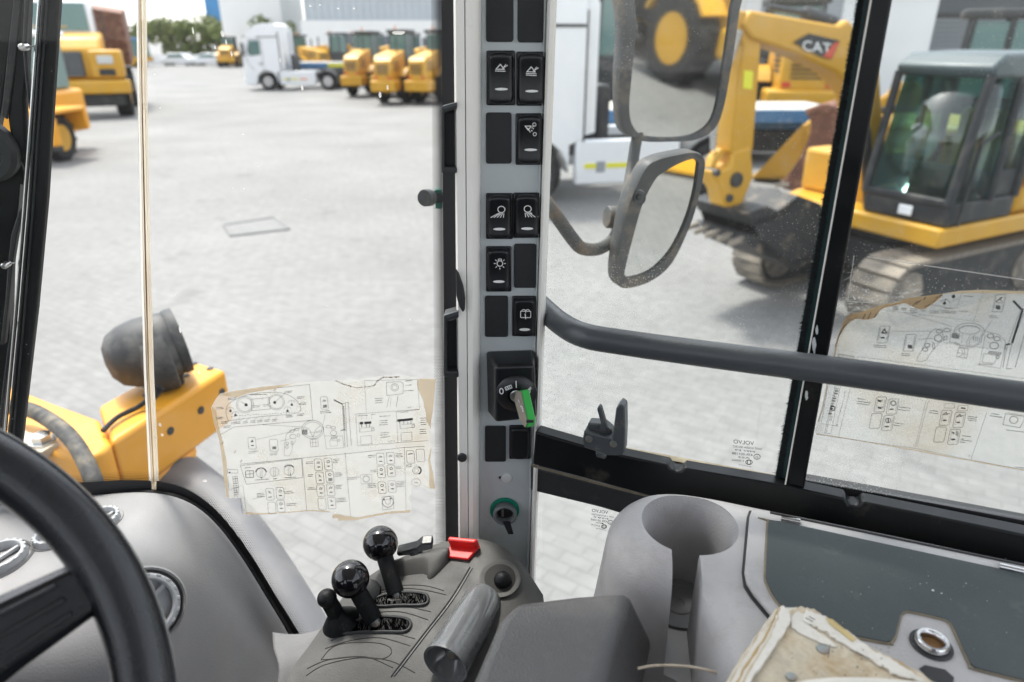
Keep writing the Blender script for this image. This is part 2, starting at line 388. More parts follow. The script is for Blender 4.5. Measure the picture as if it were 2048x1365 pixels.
_tx = {}
def text2d(t):
    """outline letters as flat mesh, height of a capital about 1"""
    if t in _tx: return _tx[t]
    cu = bpy.data.curves.new('t', 'FONT'); cu.body = t; cu.resolution_u = 3; cu.size = 1.4
    ob = bpy.data.objects.new('t', cu); C.objects.link(ob)
    dg = bpy.context.evaluated_depsgraph_get(); me = bpy.data.meshes.new_from_object(ob.evaluated_get(dg))
    r = ([(v.co.x, v.co.y) for v in me.vertices], [tuple(p.vertices) for p in me.polygons])
    bpy.data.objects.remove(ob); bpy.data.curves.remove(cu); bpy.data.meshes.remove(me)
    _tx[t] = r; return r
class Draw:
    """flat print: strokes given on a surface through a mapping (x, y) -> point"""
    def __init__(s, mp): s.mp = mp; s.mb = MB()
    def line(s, pts, w=1.3, closed=False):
        pts = list(pts); n = len(pts)
        for i in range(n if closed else n-1):
            (x0, y0), (x1, y1) = pts[i], pts[(i+1) % n]
            dx, dy = x1-x0, y1-y0; l = math.hypot(dx, dy) or 1; dx /= l; dy /= l
            ex, ey = dx*w*.3, dy*w*.3; nx, ny = -dy*w/2, dx*w/2
            s.mb.add([s.mp(x0-ex+nx, y0-ey+ny), s.mp(x0-ex-nx, y0-ey-ny), s.mp(x1+ex-nx, y1+ey-ny), s.mp(x1+ex+nx, y1+ey+ny)], [(0, 1, 2, 3)])
    def ell(s, x, y, rx, ry=None, w=1.3, a0=0, a1=360, n=22):
        ry = ry or rx; st = radians(a0); en = radians(a1)
        s.line([(x+rx*cos(st+(en-st)*i/n), y+ry*sin(st+(en-st)*i/n)) for i in range(n+1)], w)
    def rr(s, x, y, hx, hy, r=5, w=1.3, sk=0.0):
        p = []
        for (cx, cy, a) in ((hx-r, hy-r, 0), (-hx+r, hy-r, 90), (-hx+r, -hy+r, 180), (hx-r, -hy+r, 270)):
            for k in range(4):
                an = radians(a+30*k); xx = cx+r*cos(an); yy = cy+r*sin(an); p.append((x+xx-sk*yy, y+yy+sk*0*xx))
        s.line(p, w, True)
    def fill(s, pts): s.mb.add([s.mp(*p) for p in pts], [tuple(range(len(pts)))])
    def disc(s, x, y, r, ry=None, n=12):
        ry = ry or r; s.fill([(x+r*cos(2*pi*i/n), y+ry*sin(2*pi*i/n)) for i in range(n)])
    def scrib(s, x, y, w, rows=1, h=5, dy=12, slope=0.0, t=1.3):
        """print too small to read: broken strokes"""
        for q in range(rows):
            xx = x; ww = w*random.uniform(.75, 1); 
            while xx < x+ww:
                l = random.uniform(3, 9); yy = y+q*dy+slope*(xx-x)
                s.line([(xx, yy+random.uniform(-1, 1)), (xx+l, yy+slope*l+random.uniform(-1, 1))], t*random.uniform(1.2, 2.6))
                xx += l+random.uniform(1, 3)
    def text(s, t, x, y, h, slope=0.0, mirror=False, lean=0.0, width=None):
        vs, fs = text2d(t); mw = max(v[0] for v in vs) or 1; k = (width/mw/h) if width else 1
        def q(v):
            a = (mw-v[0] if mirror else v[0])*h*k; b = v[1]*h
            return s.mp(x+a+lean*b, y-b+slope*a)
        s.mb.add([q(v) for v in vs], fs)

# ================================================================ the yard
def ground_material():
    m = bpy.data.materials.new('pavers'); m.use_nodes = True
    N = m.node_tree.nodes; L = m.node_tree.links; b = N['Principled BSDF']; b.inputs['Roughness'].default_value = 0.85
    tc = N.new('ShaderNodeTexCoord')
    mp = N.new('ShaderNodeMapping'); mp.inputs['Rotation'].default_value = (0, 0, radians(33)); L.new(tc.outputs['Object'], mp.inputs[0])
    br = N.new('ShaderNodeTexBrick'); br.inputs['Scale'].default_value = 1.0
    br.inputs['Color1'].default_value = (0.210, 0.208, 0.203, 1); br.inputs['Color2'].default_value = (0.195, 0.193, 0.188, 1)
    br.inputs['Mortar'].default_value = (0.172, 0.170, 0.166, 1)
    br.inputs['Brick Width'].default_value = 0.20; br.inputs['Row Height'].default_value = 0.10; br.inputs['Mortar Size'].default_value = 0.008
    L.new(mp.outputs[0], br.inputs['Vector'])
    def noise(s, d=5):
        n = N.new('ShaderNodeTexNoise'); n.inputs['Scale'].default_value = s; n.inputs['Detail'].default_value = d; L.new(tc.outputs['Object'], n.inputs['Vector']); return n
    n1 = noise(0.35, 6); r1 = N.new('ShaderNodeMapRange'); r1.inputs[1].default_value = 0.3; r1.inputs[2].default_value = 0.7; r1.inputs[3].default_value = 0.84; r1.inputs[4].default_value = 1.10
    L.new(n1.outputs['Fac'], r1.inputs[0])
    n2 = noise(7.0, 8); r2 = N.new('ShaderNodeMapRange'); r2.inputs[1].default_value = 0.3; r2.inputs[2].default_value = 0.72; r2.inputs[3].default_value = 0.87; r2.inputs[4].default_value = 1.12
    L.new(n2.outputs['Fac'], r2.inputs[0])
    n3 = noise(1.1, 7); r3 = N.new('ShaderNodeMapRange'); r3.inputs[1].default_value = 0.62; r3.inputs[2].default_value = 0.75; r3.inputs[3].default_value = 1.0; r3.inputs[4].default_value = 0.72
    L.new(n3.outputs['Fac'], r3.inputs[0])
    m1 = N.new('ShaderNodeMath'); m1.operation = 'MULTIPLY'; L.new(r1.outputs[0], m1.inputs[0]); L.new(r2.outputs[0], m1.inputs[1])
    m2 = N.new('ShaderNodeMath'); m2.operation = 'MULTIPLY'; L.new(m1.outputs[0], m2.inputs[0]); L.new(r3.outputs[0], m2.inputs[1])
    vm = N.new('ShaderNodeVectorMath'); vm.operation = 'SCALE'; L.new(br.outputs['Color'], vm.inputs[0]); L.new(m2.outputs[0], vm.inputs['Scale'])
    L.new(vm.outputs[0], b.inputs['Base Color'])
    bp = N.new('ShaderNodeBump'); bp.inputs['Strength'].default_value = 0.25; bp.inputs['Distance'].default_value = 0.02
    L.new(n2.outputs['Fac'], bp.inputs['Height']); L.new(bp.outputs[0], b.inputs['Normal'])
    MATS['pavers'] = m
ground_material()
mb = MB(); mb.add([(-700, -500, 0), (700, -500, 0), (700, 900, 0), (-700, 900, 0)], [(0, 1, 2, 3)])
tag(mb.build('ground', 'pavers', smooth=False, origin=(0, 0, 0)), 'pale grey paved machinery yard', kind='structure')

# drain cover let into the paving
a, b, c, d = G(447, 452), G(548, 437), G(578, 460), G(462, 474)
root = thing('drain_cover', (a+c)/2, 'rectangular drain cover set in the pale paving', 'drain cover')
mb = MB(); mb.prism([p+Vector((0, 0, .004)) for p in (a, b, c, d)], (0, 0, .006)); mb.build('lid', 'cover_grey', root)
mb = MB()
for p, q in ((a, b), (b, c), (c, d), (d, a)):
    mb.tube([p+Vector((0, 0, .008)), q+Vector((0, 0, .008))], .022, 6)
mb.build('rim', 'cover_grey', root)

def place(root, loc, rz):
    root.location = loc; root.rotation_euler = (0, 0, rz)
def rename_label(o, label, group=None):
    o['label'] = label
    if group: o['group'] = group

# ---------------------------------------------------------------- far buildings
def boxm(x0, x1, y0, y1, z0, z1, mb=None):
    mb = mb or MB(); return mb.box(((x0+x1)/2, (y0+y1)/2, (z0+z1)/2), (x1-x0, y1-y0, z1-z0))
far = thing('warehouse', (-10, 92, 0), 'long pale grey warehouse with white base behind the row of machines', 'building')
boxm(-24.7, 26, 90, 120, 0, 13).build('wall', 'wall_grey', far, smooth=False)
boxm(-24.3, 25.6, 86.5, 89.9, 0, 5.0).build('annex_wall', 'wall_white', far, smooth=False)
for i in range(60):
    x = -24.3+i*0.83
    boxm(x, x+.06, 89.9, 89.99, 5.1, 13).build('cladding_rib', 'wall_grey', far, smooth=False)
for x, w, z0, z1 in ((-19, 1.3, 0, 3.6), (-14.5, 2.2, 0, 3.4), (-9.8, 1.2, 1.2, 3.2), (-7.6, 1.2, 1.2, 3.2), (-5.4, 1.2, 1.2, 3.2), (-1.5, 3.0, 0, 3.8), (3.5, 3, 0, 3.8)):
    boxm(x-w/2, x+w/2, 86.4, 86.49, z0, z1).build('opening', 'wall_shade', far, smooth=False)
tw = thing('white_building', (-31, 100, 0), 'plain white block between the blue banner and the grey warehouse', 'building')
boxm(-37, -29.3, 96, 106, 0, 20).build('wall', 'wall_white', tw, smooth=False)
boxm(-37.2, -29.1, 95.8, 106.2, 20, 20.6).build('parapet', 'wall_white', tw, smooth=False)
bn = thing('banner_tower', (-40, 110, 0), 'tall blue advertising panel rising behind the white tractor truck', 'banner')
boxm(-44.5, -37.5, 110, 112, 3, 22).build('panel', 'banner_blue', bn, smooth=False)
for x in (-43.5, -38.5): boxm(x-.3, x+.3, 110.5, 111.5, 0, 3).build('leg', 'machine_dark', bn)
mb = MB(); mb.prism([(-40.5, 109.9, 4), (-39.3, 109.9, 4), (-38.9, 109.9, 7), (-39.6, 109.9, 10.5), (-40.4, 109.9, 8)], (0, .06, 0)); mb.build('printed_shape', 'banner_yellow', bn, smooth=False)
mb = MB(); mb.prism([(-42.3, 109.9, 3.3), (-41.6, 109.9, 3.3), (-40.6, 109.9, 12), (-41.0, 109.9, 14)], (0, .05, 0)); mb.build('printed_shape', 'machine_dark', bn, smooth=False)
mb = MB(); mb.prism([(-43.4, 109.9, 3.2), (-37.8, 109.9, 3.2), (-37.8, 109.9, 3.9), (-43.4, 109.9, 4.3)], (0, .04, 0)); mb.build('printed_shape', 'banner_red', bn, smooth=False)
wl_ = thing('boundary_wall', (-50, 97, 0), 'low white boundary wall at the end of the yard below the trees', 'wall')
boxm(-75, -25, 97, 97.3, 0, 1.2).build('wall', 'wall_white', wl_, smooth=False)
for i in range(21): boxm(-75.1+i*2.5, -74.7+i*2.5, 96.9, 97.4, 0, 1.45).build('pier', 'wall_white', wl_, smooth=False)

# right-hand workshop
ws = thing('workshop', (16, 34, 0), 'white workshop building with a dark bay and grey roller shutter', 'building')
boxm(2.2, 17.4, 31, 44, 0, 9).build('wall', 'wall_white', ws, smooth=False)
boxm(17.4, 40, 35.5, 44, 0, 9).build('bay_wall', 'wall_shade', ws, smooth=False)
boxm(17.41, 40, 31.0, 35.49, 6.2, 9).build('canopy', 'wall_shade', ws, smooth=False)
boxm(19.4, 24.2, 35.3, 35.49, 0, 4.0).build('shutter_frame', 'machine_dark', ws)
for i in range(19): boxm(19.6, 24.0, 35.2, 35.29, .2*i, .2*i+.185).build('shutter_slat', 'shutter', ws, bevel=.02)
for x in (4.2, 8.1, 10.2, 12.4): boxm(x, x+1.1, 30.93, 30.99, 3.4, 4.6).build('window', 'shutter', ws)
for x in (9.6, 11.8): 
    mb = MB(); mb.tube([(x, 30.9, .2), (x, 30.9, 8)], .06, 8); mb.build('downpipe', 'truck_white', ws)
boxm(2.1, 17.5, 30.6, 30.98, 4.9, 5.15).build('ledge', 'wall_grey', ws)

# ---------------------------------------------------------------- trees
def tree(x, y, h, r, mat, label, n=420, trunk=.16, base=.35):
    t = thing('tree', (x, y, 0), label, 'tree', 'trees along the end of the yard')
    mb = MB(); mb.tube([(x, y, 0), (x+.1, y, h*.3), (x-.1, y, h*.75)], [trunk, trunk*.7, trunk*.25], 7)
    for k in range(5):
        a = k*1.3; mb.tube([(x, y, h*.3), (x+cos(a)*r*.7, y+sin(a)*r*.7, h*random.uniform(.5, .8))], [trunk*.45, .02], 5)
    mb.build('trunk', 'bark', t)
    mb = MB(); lobes = [(random.uniform(-.6, .6)*r, random.uniform(-.6, .6)*r, h*random.uniform(base+.12, .86), r*random.uniform(.35, .6)) for _ in range(11)]
    for i in range(n):
        lx, ly, lz, lr = random.choice(lobes)
        d = Vector((random.gauss(0, 1), random.gauss(0, 1), random.gauss(0, .8))).normalized()*lr*random.uniform(.55, 1.05)
        c = Vector((x+lx, y+ly, lz))+d; s = random.uniform(.10, .26)*max(1, r/1.6)
        u = Vector((random.gauss(0, 1), random.gauss(0, 1), random.gauss(0, 1))).normalized(); w = u.orthogonal().normalized()
        mb.add([c-u*s, c+w*s*.6, c+u*s, c-w*s*.6], [(0, 1, 2, 3)])
    mb.build('crown', mat, t, smooth=False)
xs = [-61, -57.6, -54.5, -51.2, -47.8, -44.6, -41.4, -38.6, -35.8]
wh = ['at the left end of the row beside the bare tree', 'second in the row, behind the blue tipper', 'third in the row, over the blue tipper cab', 'in the middle of the row over the white wall',
      'just right of the middle of the row', 'third from the white truck in the row', 'second from the white truck in the row', 'next to the white truck cab in the row', 'half hidden behind the white truck roof']
for i, x in enumerate(xs):
    tree(x, 104+random.uniform(-2, 3), random.uniform(5.0, 6.2), random.uniform(2.2, 2.8), 'leaf_a' if i % 2 else 'leaf_b', 'green leafy tree '+wh[i], 1500, base=-.08)
tree(-60.5, 112, 8.0, 2.3, 'leaf_dry', 'taller brownish bare-looking tree above the green row', 260)
tree(-30.5, 93, 6.0, 2.1, 'leaf_a', 'green tree showing over the back of the white truck cab', 420, base=.1)
tree(-27.5, 92.5, 5.2, 1.8, 'leaf_b', 'small green tree in front of the grey warehouse corner', 420, base=.1)

# ---------------------------------------------------------------- wheels
def add_wheel(root, c, r, w, axis=(0, 1, 0), rim='cat_yellow', lugs=0, rr=.56):
    axis = Vector(axis).normalized(); c = Vector(c); mb = MB()
    mb.lathe([(rr*r, -w*.42), (.86*r, -w*.5), (.96*r, -w*.42), (r, -w*.25), (r, w*.25), (.96*r, w*.42), (.86*r, w*.5), (rr*r, w*.42)], c, axis, 28)
    if lugs:
        a0 = axis.orthogonal().normalized(); b0 = axis.cross(a0)
        for k in range(lugs):
            an = 2*pi*k/lugs; d = a0*cos(an)+b0*sin(an); t = axis.cross(d); s = 1 if k % 2 else -1
            R = Matrix((d, axis, t)).transposed(); mb.box(c+d*r+axis*s*w*.2, (r*.09, w*.5, r*.11), R)
    ty = mb.build('wheel', 'tyre', root)
    mb = MB()
    for s in (-1, 1):
        mb.lathe([(rr*r*1.02, s*w*.44), (rr*r*.92, s*w*.40), (rr*r*.85, s*w*.22), (rr*r*.42, s*w*.2), (rr*r*.38, s*w*.36), (0.001, s*w*.38)], c, axis, 20)
    mb.build('rim', rim, ty)
    return ty

# ---------------------------------------------------------------- white tractor trucks
def make_truck(WB):
    t = thing('tractor_truck', (0, 0, 0), 'white tractor truck', 'truck')
    W = 1.22
    arch = [(0.64*cos(radians(a)), .52+.64*sin(radians(a))) for a in range(0, 181, 20)]
    prof = [(1.30, .38), (1.38, .9), (1.38, 1.75), (1.30, 2.2), (1.10, 2.95), (.92, 3.25), (.55, 3.6), (0, 3.78), (-.75, 3.80), (-.9, 3.7), (-.92, 1.15), (-.64, 1.05)]
    poly = prof+[p for p in reversed(arch)]+[(.72, .38)]
    mb = MB(); mb.prism([(x, -W, z) for x, z in poly], (0, 2*W, 0)); mb.build('cab', 'truck_white', t, bevel=.07, seg=3)
    for s in (-1, 1):
        y = s*(W+.006)
        win = [(.22, 2.05), (.9, 1.98), (1.02, 2.25), (.86, 2.85), (.22, 2.85)]
        mb = MB(); mb.prism([(x, y, z) for x, z in win], (0, s*.012, 0)); mb.build('side_window', 'machine_glass', t)
        mb = MB()
        for p, q in (((.12, 1.1), (.12, 2.95)), ((.12, 2.95), (.98, 2.95)), ((.7, 1.1), (1.12, 1.7)), ((1.12, 1.7), (1.12, 2.3))):
            mb.tube([(p[0], y, p[1]), (q[0], y, q[1])], .012, 5)
        dr = mb.build('door_seam', 'machine_dark', t)
        MB().box((.28, s*(W+.03), 1.55), (.22, .04, .06)).build('door_handle', 'machine_dark', t, bevel=.01)
        mb = MB(); mb.prism([(-.93, y-s*.12, 1.2), (-1.15, y-s*.14, 1.25), (-1.15, y-s*.14, 3.4), (-.93, y-s*.12, 3.7)], (0, s*.05, 0)); mb.build('side_deflector', 'truck_white', t, bevel=.02)
        MB().box((-.25, s*(W+.008), 3.05), (1.25, .016, .05)).build('drip_rail', 'machine_dark', t)
        MB().box((-.905, s*(W-.05), 2.2), (.03, .11, 2.2)).build('corner_gap', 'machine_dark', t)
        MB().box((1.22, s*(W+.22), 2.35), (.12, .24, .75)).build('mirror', 'machine_dark', t, bevel=.04)
        mb = MB(); mb.box(((-.78-WB+.72)/2, s*1.12, .72), (WB-1.5, .2, .82)); sk = mb.build('side_skirt', 'truck_white', t, bevel=.04)
        L = WB-1.5; x0 = -.78
        for a, b_, mname in ((.08, .19, 'tape_yellow'), (.29, .50, 'tape_yellow'), (.56, .76, 'tape_orange')):
            MB().box((x0-L*(a+b_)/2, s*1.226, .66), (L*(b_-a), .012, .085)).build('reflective_strip', mname, sk)
        MB().box((x0-L*.235, s*1.226, .64), (.17, .012, .20)).build('cap', 'shutter', sk)
        mb = MB(); R_ = .60
        ar = [(-WB+R_*cos(radians(a)), .52+R_*sin(radians(a))) for a in range(10, 171, 16)]
        ar2 = [(-WB+(R_+.04)*cos(radians(a)), .52+(R_+.04)*sin(radians(a))) for a in range(170, 9, -16)]
        mb.prism([(x, s*.62, z) for x, z in ar+ar2], (0, s*.58, 0)); mb.build('mudguard', 'machine_dark', t)
        MB().box((1.33, s*.9, .78), (.12, .42, .22)).build('headlight', 'lens_grey', t, bevel=.04)
        MB().box((.95, s*1.05, .34), (.6, .28, .12)).build('step', 'truck_white', t, bevel=.03)
    mb = MB(); mb.prism([(1.36, -1.08, 1.95), (1.36, 1.08, 1.95), (1.12, 1.02, 2.95), (1.12, -1.02, 2.95)], (.03, 0, .01)); mb.build('windscreen', 'machine_glass', t)
    MB().box((1.39, 0, 1.35), (.05, 1.7, .75)).build('grille', 'machine_dark', t, bevel=.02)
    MB().box((1.36, 0, .55), (.16, 2.4, .38)).build('bumper', 'truck_white', t, bevel=.05)
    MB().box((1.15, 0, 3.08), (.30, 2.1, .06)).build('sun_visor', 'machine_dark', t, bevel=.02)
    for s in (-.42, .42): MB().box(((-WB-1.0)/2, s, .88), (WB+1.2, .1, .26)).build('chassis_rail', 'machine_dark', t)
    mb = MB(); mb.lathe([(.55, 0), (.55, .1), (.1, .1)], (-WB+.2, 0, 1.08), (0, 0, 1), 20); mb.build('fifth_wheel', 'machine_dark', t)
    MB().box((-1.5, 0, 1.5), (.25, 1.1, 1.1)).build('air_tank', 'machine_dark', t, bevel=.05)
    for s in (-1, 1):
        add_wheel(t, (0, s*1.04, .52), .52, .32, rim='wheel_silver')
        add_wheel(t, (-WB, s*.9, .52), .52, .56, rim='wheel_silver')
    return t
tr1 = make_truck(3.7)
rename_label(tr1, 'distant white tractor truck parked side-on facing the far boundary wall', 'white tractor trucks')
p = G(540, 181); place(tr1, (p.x, p.y+1.05, 0), pi)
tr2 = make_truck(3.55)
rename_label(tr2, 'near white tractor truck with yellow and orange strips on its side skirt', 'white tractor trucks')
p = G(1106, 402); place(tr2, (p.x-.60, p.y+.95, 0), pi+.20)

# ---------------------------------------------------------------- wheel loaders
def make_loader():
    t = thing('wheel_loader', (0, 0, 0), 'yellow wheel loader', 'loader')
    prof = [(-3.35, .75), (-3.45, 1.3), (-3.35, 1.95), (-3.1, 2.12), (-.95, 2.42), (-.85, 1.0), (-1.2, .75)]
    mb = MB(); mb.prism([(x, -.66, z) for x, z in prof], (0, 1.32, 0)); hood = mb.build('hood', 'cat_yellow', t, bevel=.06, seg=3)
    for k in range(5): MB().box((-3.44, 0, 1.4+.1*k), (.05, .9, .03)).build('grille_slot', 'machine_dark', hood)
    for s in (-1, 1):
        for k in range(4): MB().box((-2.6+.02*k, s*.67, 1.55+.12*k), (.9, .03, .05)).build('vent_slot', 'machine_dark', hood)
        MB().box((-3.44, s*.52, 1.25), (.05, .2, .12)).build('tail_light', 'orange_red', hood)
    mb = MB(); mb.prism([(x, -.95, z) for x, z in ((-3.55, .62), (-3.6, 1.12), (-2.4, 1.12), (-2.4, .62))], (0, 1.9, 0)); mb.build('counterweight', 'cat_yellow', t, bevel=.08, seg=3)
    MB().box((-.9, 0, .95), (3.2, .9, .5)).build('rear_frame', 'machine_dark', t, bevel=.03)
    # cab
    MB().box((.0, 0, 1.45), (1.6, 1.45, .7)).build('cab_base', 'machine_dark', t, bevel=.05)
    cb = MB().box((.0, 0, 2.48), (1.35, 1.32, 1.3)).build('cab_glass', 'machine_glass', t, bevel=.03)
    for sx in (-.72, 0.05, .72):
        for s in (-1, 1):
            mb = MB(); mb.tube([(sx, s*.70, 1.75), (sx*.9, s*.67, 3.2)], .05, 8); mb.build('cab_post', 'machine_dark', t)
    MB().box((-.02, 0, 3.26), (1.75, 1.6, .16)).build('cab_roof', 'machine_dark', t, bevel=.06, seg=3)
    mb = MB(); mb.tube([(-.6, .2, 3.33), (-.6, .2, 3.5)], .06, 10); mb.build('beacon', 'tape_orange', t)
    mb = MB(); mb.tube([(-1.7, -.35, 2.25), (-1.7, -.35, 3.0)], .06, 10); mb.build('exhaust', 'machine_dark', t)
    # front
    mb = MB(); mb.prism([(x, -.45, z) for x, z in ((.75, .6), (.75, 1.3), (1.3, 2.05), (1.75, 2.05), (2.1, 1.1), (2.0, .6))], (0, .9, 0)); mb.build('front_frame', 'cat_yellow', t, bevel=.04)
    for s in (-1, 1):
        pr = [(1.25, 1.85), (1.45, 2.1), (2.6, 1.25), (3.2, .55), (3.0, .35), (2.4, .95)]
        mb = MB(); mb.prism([(x, s*.62, z) for x, z in pr], (0, s*.1, 0)); mb.build('lift_arm', 'cat_yellow', t, bevel=.02)
        mb = MB(); mb.tube([(1.2, s*.52, 1.0), (2.3, s*.52, 1.2)], .07, 8); mb.build('lift_cylinder', 'steel', t)
    pr = [(3.05, .95), (3.0, .35), (3.2, .12), (4.1, .06), (4.1, .10), (3.3, .2), (3.12, .4), (3.25, 1.2), (3.15, 1.25)]
    mb = MB(); mb.prism([(x, -1.28, z) for x, z in pr], (0, 2.56, 0)); bk = mb.build('bucket', 'cat_yellow', t)
    for s in (-1.28, 1.25):
        mb = MB(); mb.prism([(x, s, z) for x, z in ((3.05, .95), (3.0, .35), (3.2, .12), (4.1, .06), (3.25, 1.22))], (0, .03, 0)); mb.build('side_plate', 'cat_yellow', bk)
    for x in (-1.55, 1.55):
        for s in (-1, 1):
            add_wheel(t, (x, s*.98, .76), .76, .55, lugs=22)
            ar = [(x+.92*cos(radians(a)), .76+.9*sin(radians(a))) for a in range(25, 160, 15)]
            ar2 = [(x+.86*cos(radians(a)), .76+.84*sin(radians(a))) for a in range(145, 20, -15)]
            mb = MB(); mb.prism([(q, s*.72, z) for q, z in ar+ar2], (0, s*.55, 0)); mb.build('fender', 'cat_yellow' if x < 0 else 'machine_dark', t)
    for s in (-1, 1):
        for k in range(3): MB().box((.45, s*(.80+.06*k), 1.05-.28*k), (.45, .22, .05)).build('step', 'machine_dark', t)
    return t
LG = 'yellow wheel loaders parked in the yard'
ld = make_loader()
spots = [  # pixel where the rear end meets the ground, heading, scale, label
    (744, 188, 84, (1, .62, 1), 'yellow wheel loader at the truck end of the parked row, tail towards the yard'),
    (776, 194, 78, (1, .62, 1), 'yellow wheel loader second from the truck in the parked row'),
    (810, 201, 82, (1, .62, 1), 'yellow wheel loader third from the truck in the parked row'),
    (848, 209, 76, (1, .62, 1), 'yellow wheel loader partly cut off by the windscreen edge band in the parked row'),
    (622, 152, 20, (1, .7, 1.05), 'yellow wheel loader just behind the cab of the distant white truck'),
    (668, 150, 25, (1, .7, 1.05), 'yellow wheel loader in the back row over the middle of the blue flatbed'),
    (716, 149, 60, (1, .7, 1.05), 'yellow wheel loader in the back row over the tail end of the blue flatbed'),
    (596, 151, 150, 1.0, 'yellow wheel loader nose-on right behind the distant white truck cab'),
    (764, 150, 40, (1, .7, 1.05), 'yellow wheel loader in the back row over the first loader of the front row'),
    (806, 150, 75, (1, .7, 1.05), 'yellow wheel loader in the back row near the white warehouse wall'),
    (848, 151, 30, (1, .7, 1.05), 'yellow wheel loader at the post end of the back row'),
    (465, 134, 100, 1.0, 'small looking yellow wheel loader in front of the distant white truck bumper'),
    (1218, 262, 195, 1.3, 'yellow wheel loader with green cab glass beside the tall door mirror, behind the flatbed'),
    (1580, 262, 79, 1.25, 'yellow wheel loader under the excavator boom, behind the blue flatbed'),
]
for i, (px, py, deg, sc, lab) in enumerate(spots):
    o = ld if i == 0 else copy_tree(ld)
    g = G(px, py); a = radians(deg)
    off = Vector((cos(a), sin(a), 0))*(2.6 if deg < 80 else 0)
    place(o, (g.x+off.x, g.y+off.y, 0), a); o.scale = sc if isinstance(sc, tuple) else (sc, sc, sc); rename_label(o, lab, LG)
REAR = copy_tree(ld); place(REAR, (12.45, -5.72, 0), radians(-70)); REAR.scale = (1, 1, 1)
rename_label(REAR, 'yellow wheel loader with big tyres reflected in the tall door mirror', LG)
EDGE = copy_tree(ld); place(EDGE, (9.2, 13.8, 0), radians(152)); rename_label(EDGE, 'yellow wheel loader with pale cab glass above the excavator at the picture edge', LG)
REAR2 = copy_tree(ld); place(REAR2, (11.6, -2.2, 0), radians(162)); rename_label(REAR2, 'yellow wheel loader seen small at the top of the lower mirror', LG)

# ---------------------------------------------------------------- flatbeds
def make_flatbed(name, x0, x1, y, z, label, wdt=2.5):
    t = thing(name, ((x0+x1)/2, y, 0), label, 'trailer', 'blue flatbed trailers')
    n = 7
    for k in range(n):
        boxm(x0, x1, y+wdt*k/n+.01, y+wdt*(k+1)/n-.01, z-.05, z).build('deck_plank', 'trailer_deck', t, smooth=False)
    for yy in (y-.06, y+wdt): boxm(x0, x1, yy, yy+.06, z-.30, z-.01).build('side_rail', 'trailer_blue', t, bevel=.01)
    for yy in (y+.5, y+wdt-.6): boxm(x0+.2, x1-.2, yy, yy+.12, z-.55, z-.06).build('main_beam', 'trailer_blue', t)
    boxm(x0-.06, x0, y-.06, y+wdt+.06, z-.3, z-.005).build('end_beam', 'trailer_blue', t)
    boxm(x1, x1+.06, y-.06, y+wdt+.06, z-.3, z-.005).build('end_beam', 'trailer_blue', t)
    return t
g = G(1190, 322)
fb = make_flatbed('flatbed_trailer', 1.6, 8.0, 17.2, 1.30, 'blue flatbed trailer with pale deck standing behind the near white truck')
for x in (5.2, 7.4):
    for s in (17.3, 19.5): boxm(x, x+.14, s, s+.14, .02, 1.0).build('support_leg', 'trailer_blue', fb)
boxm(7.2, 7.9, 17.1, 17.14, 1.05, 1.27).build('end_marker', 'green_dark', fb)
for x in (2.6, 3.9):
    for s in (17.45, 19.45): add_wheel(fb, (x, s, .48), .48, .3, rim='wheel_silver')
boxm(4.3, 7.1, 17.7, 19.3, .25, .8).build('tool_box', 'machine_dark', fb)
p = G(600, 170)
fb2 = make_flatbed('flatbed_trailer', -14.6, -10.2, 47.6, 1.55, 'far blue flatbed trailer hitched behind the distant white tractor truck', 2.5)
for x in (-12.0, -11.0):
    for s in (48, 49.8): add_wheel(fb2, (x, s, .48), .48, .3, rim='wheel_silver')
boxm(-11.9, -10.2, 47.52, 47.535, 1.27, 1.5).build('end_marker', 'tape_yellow', fb2)

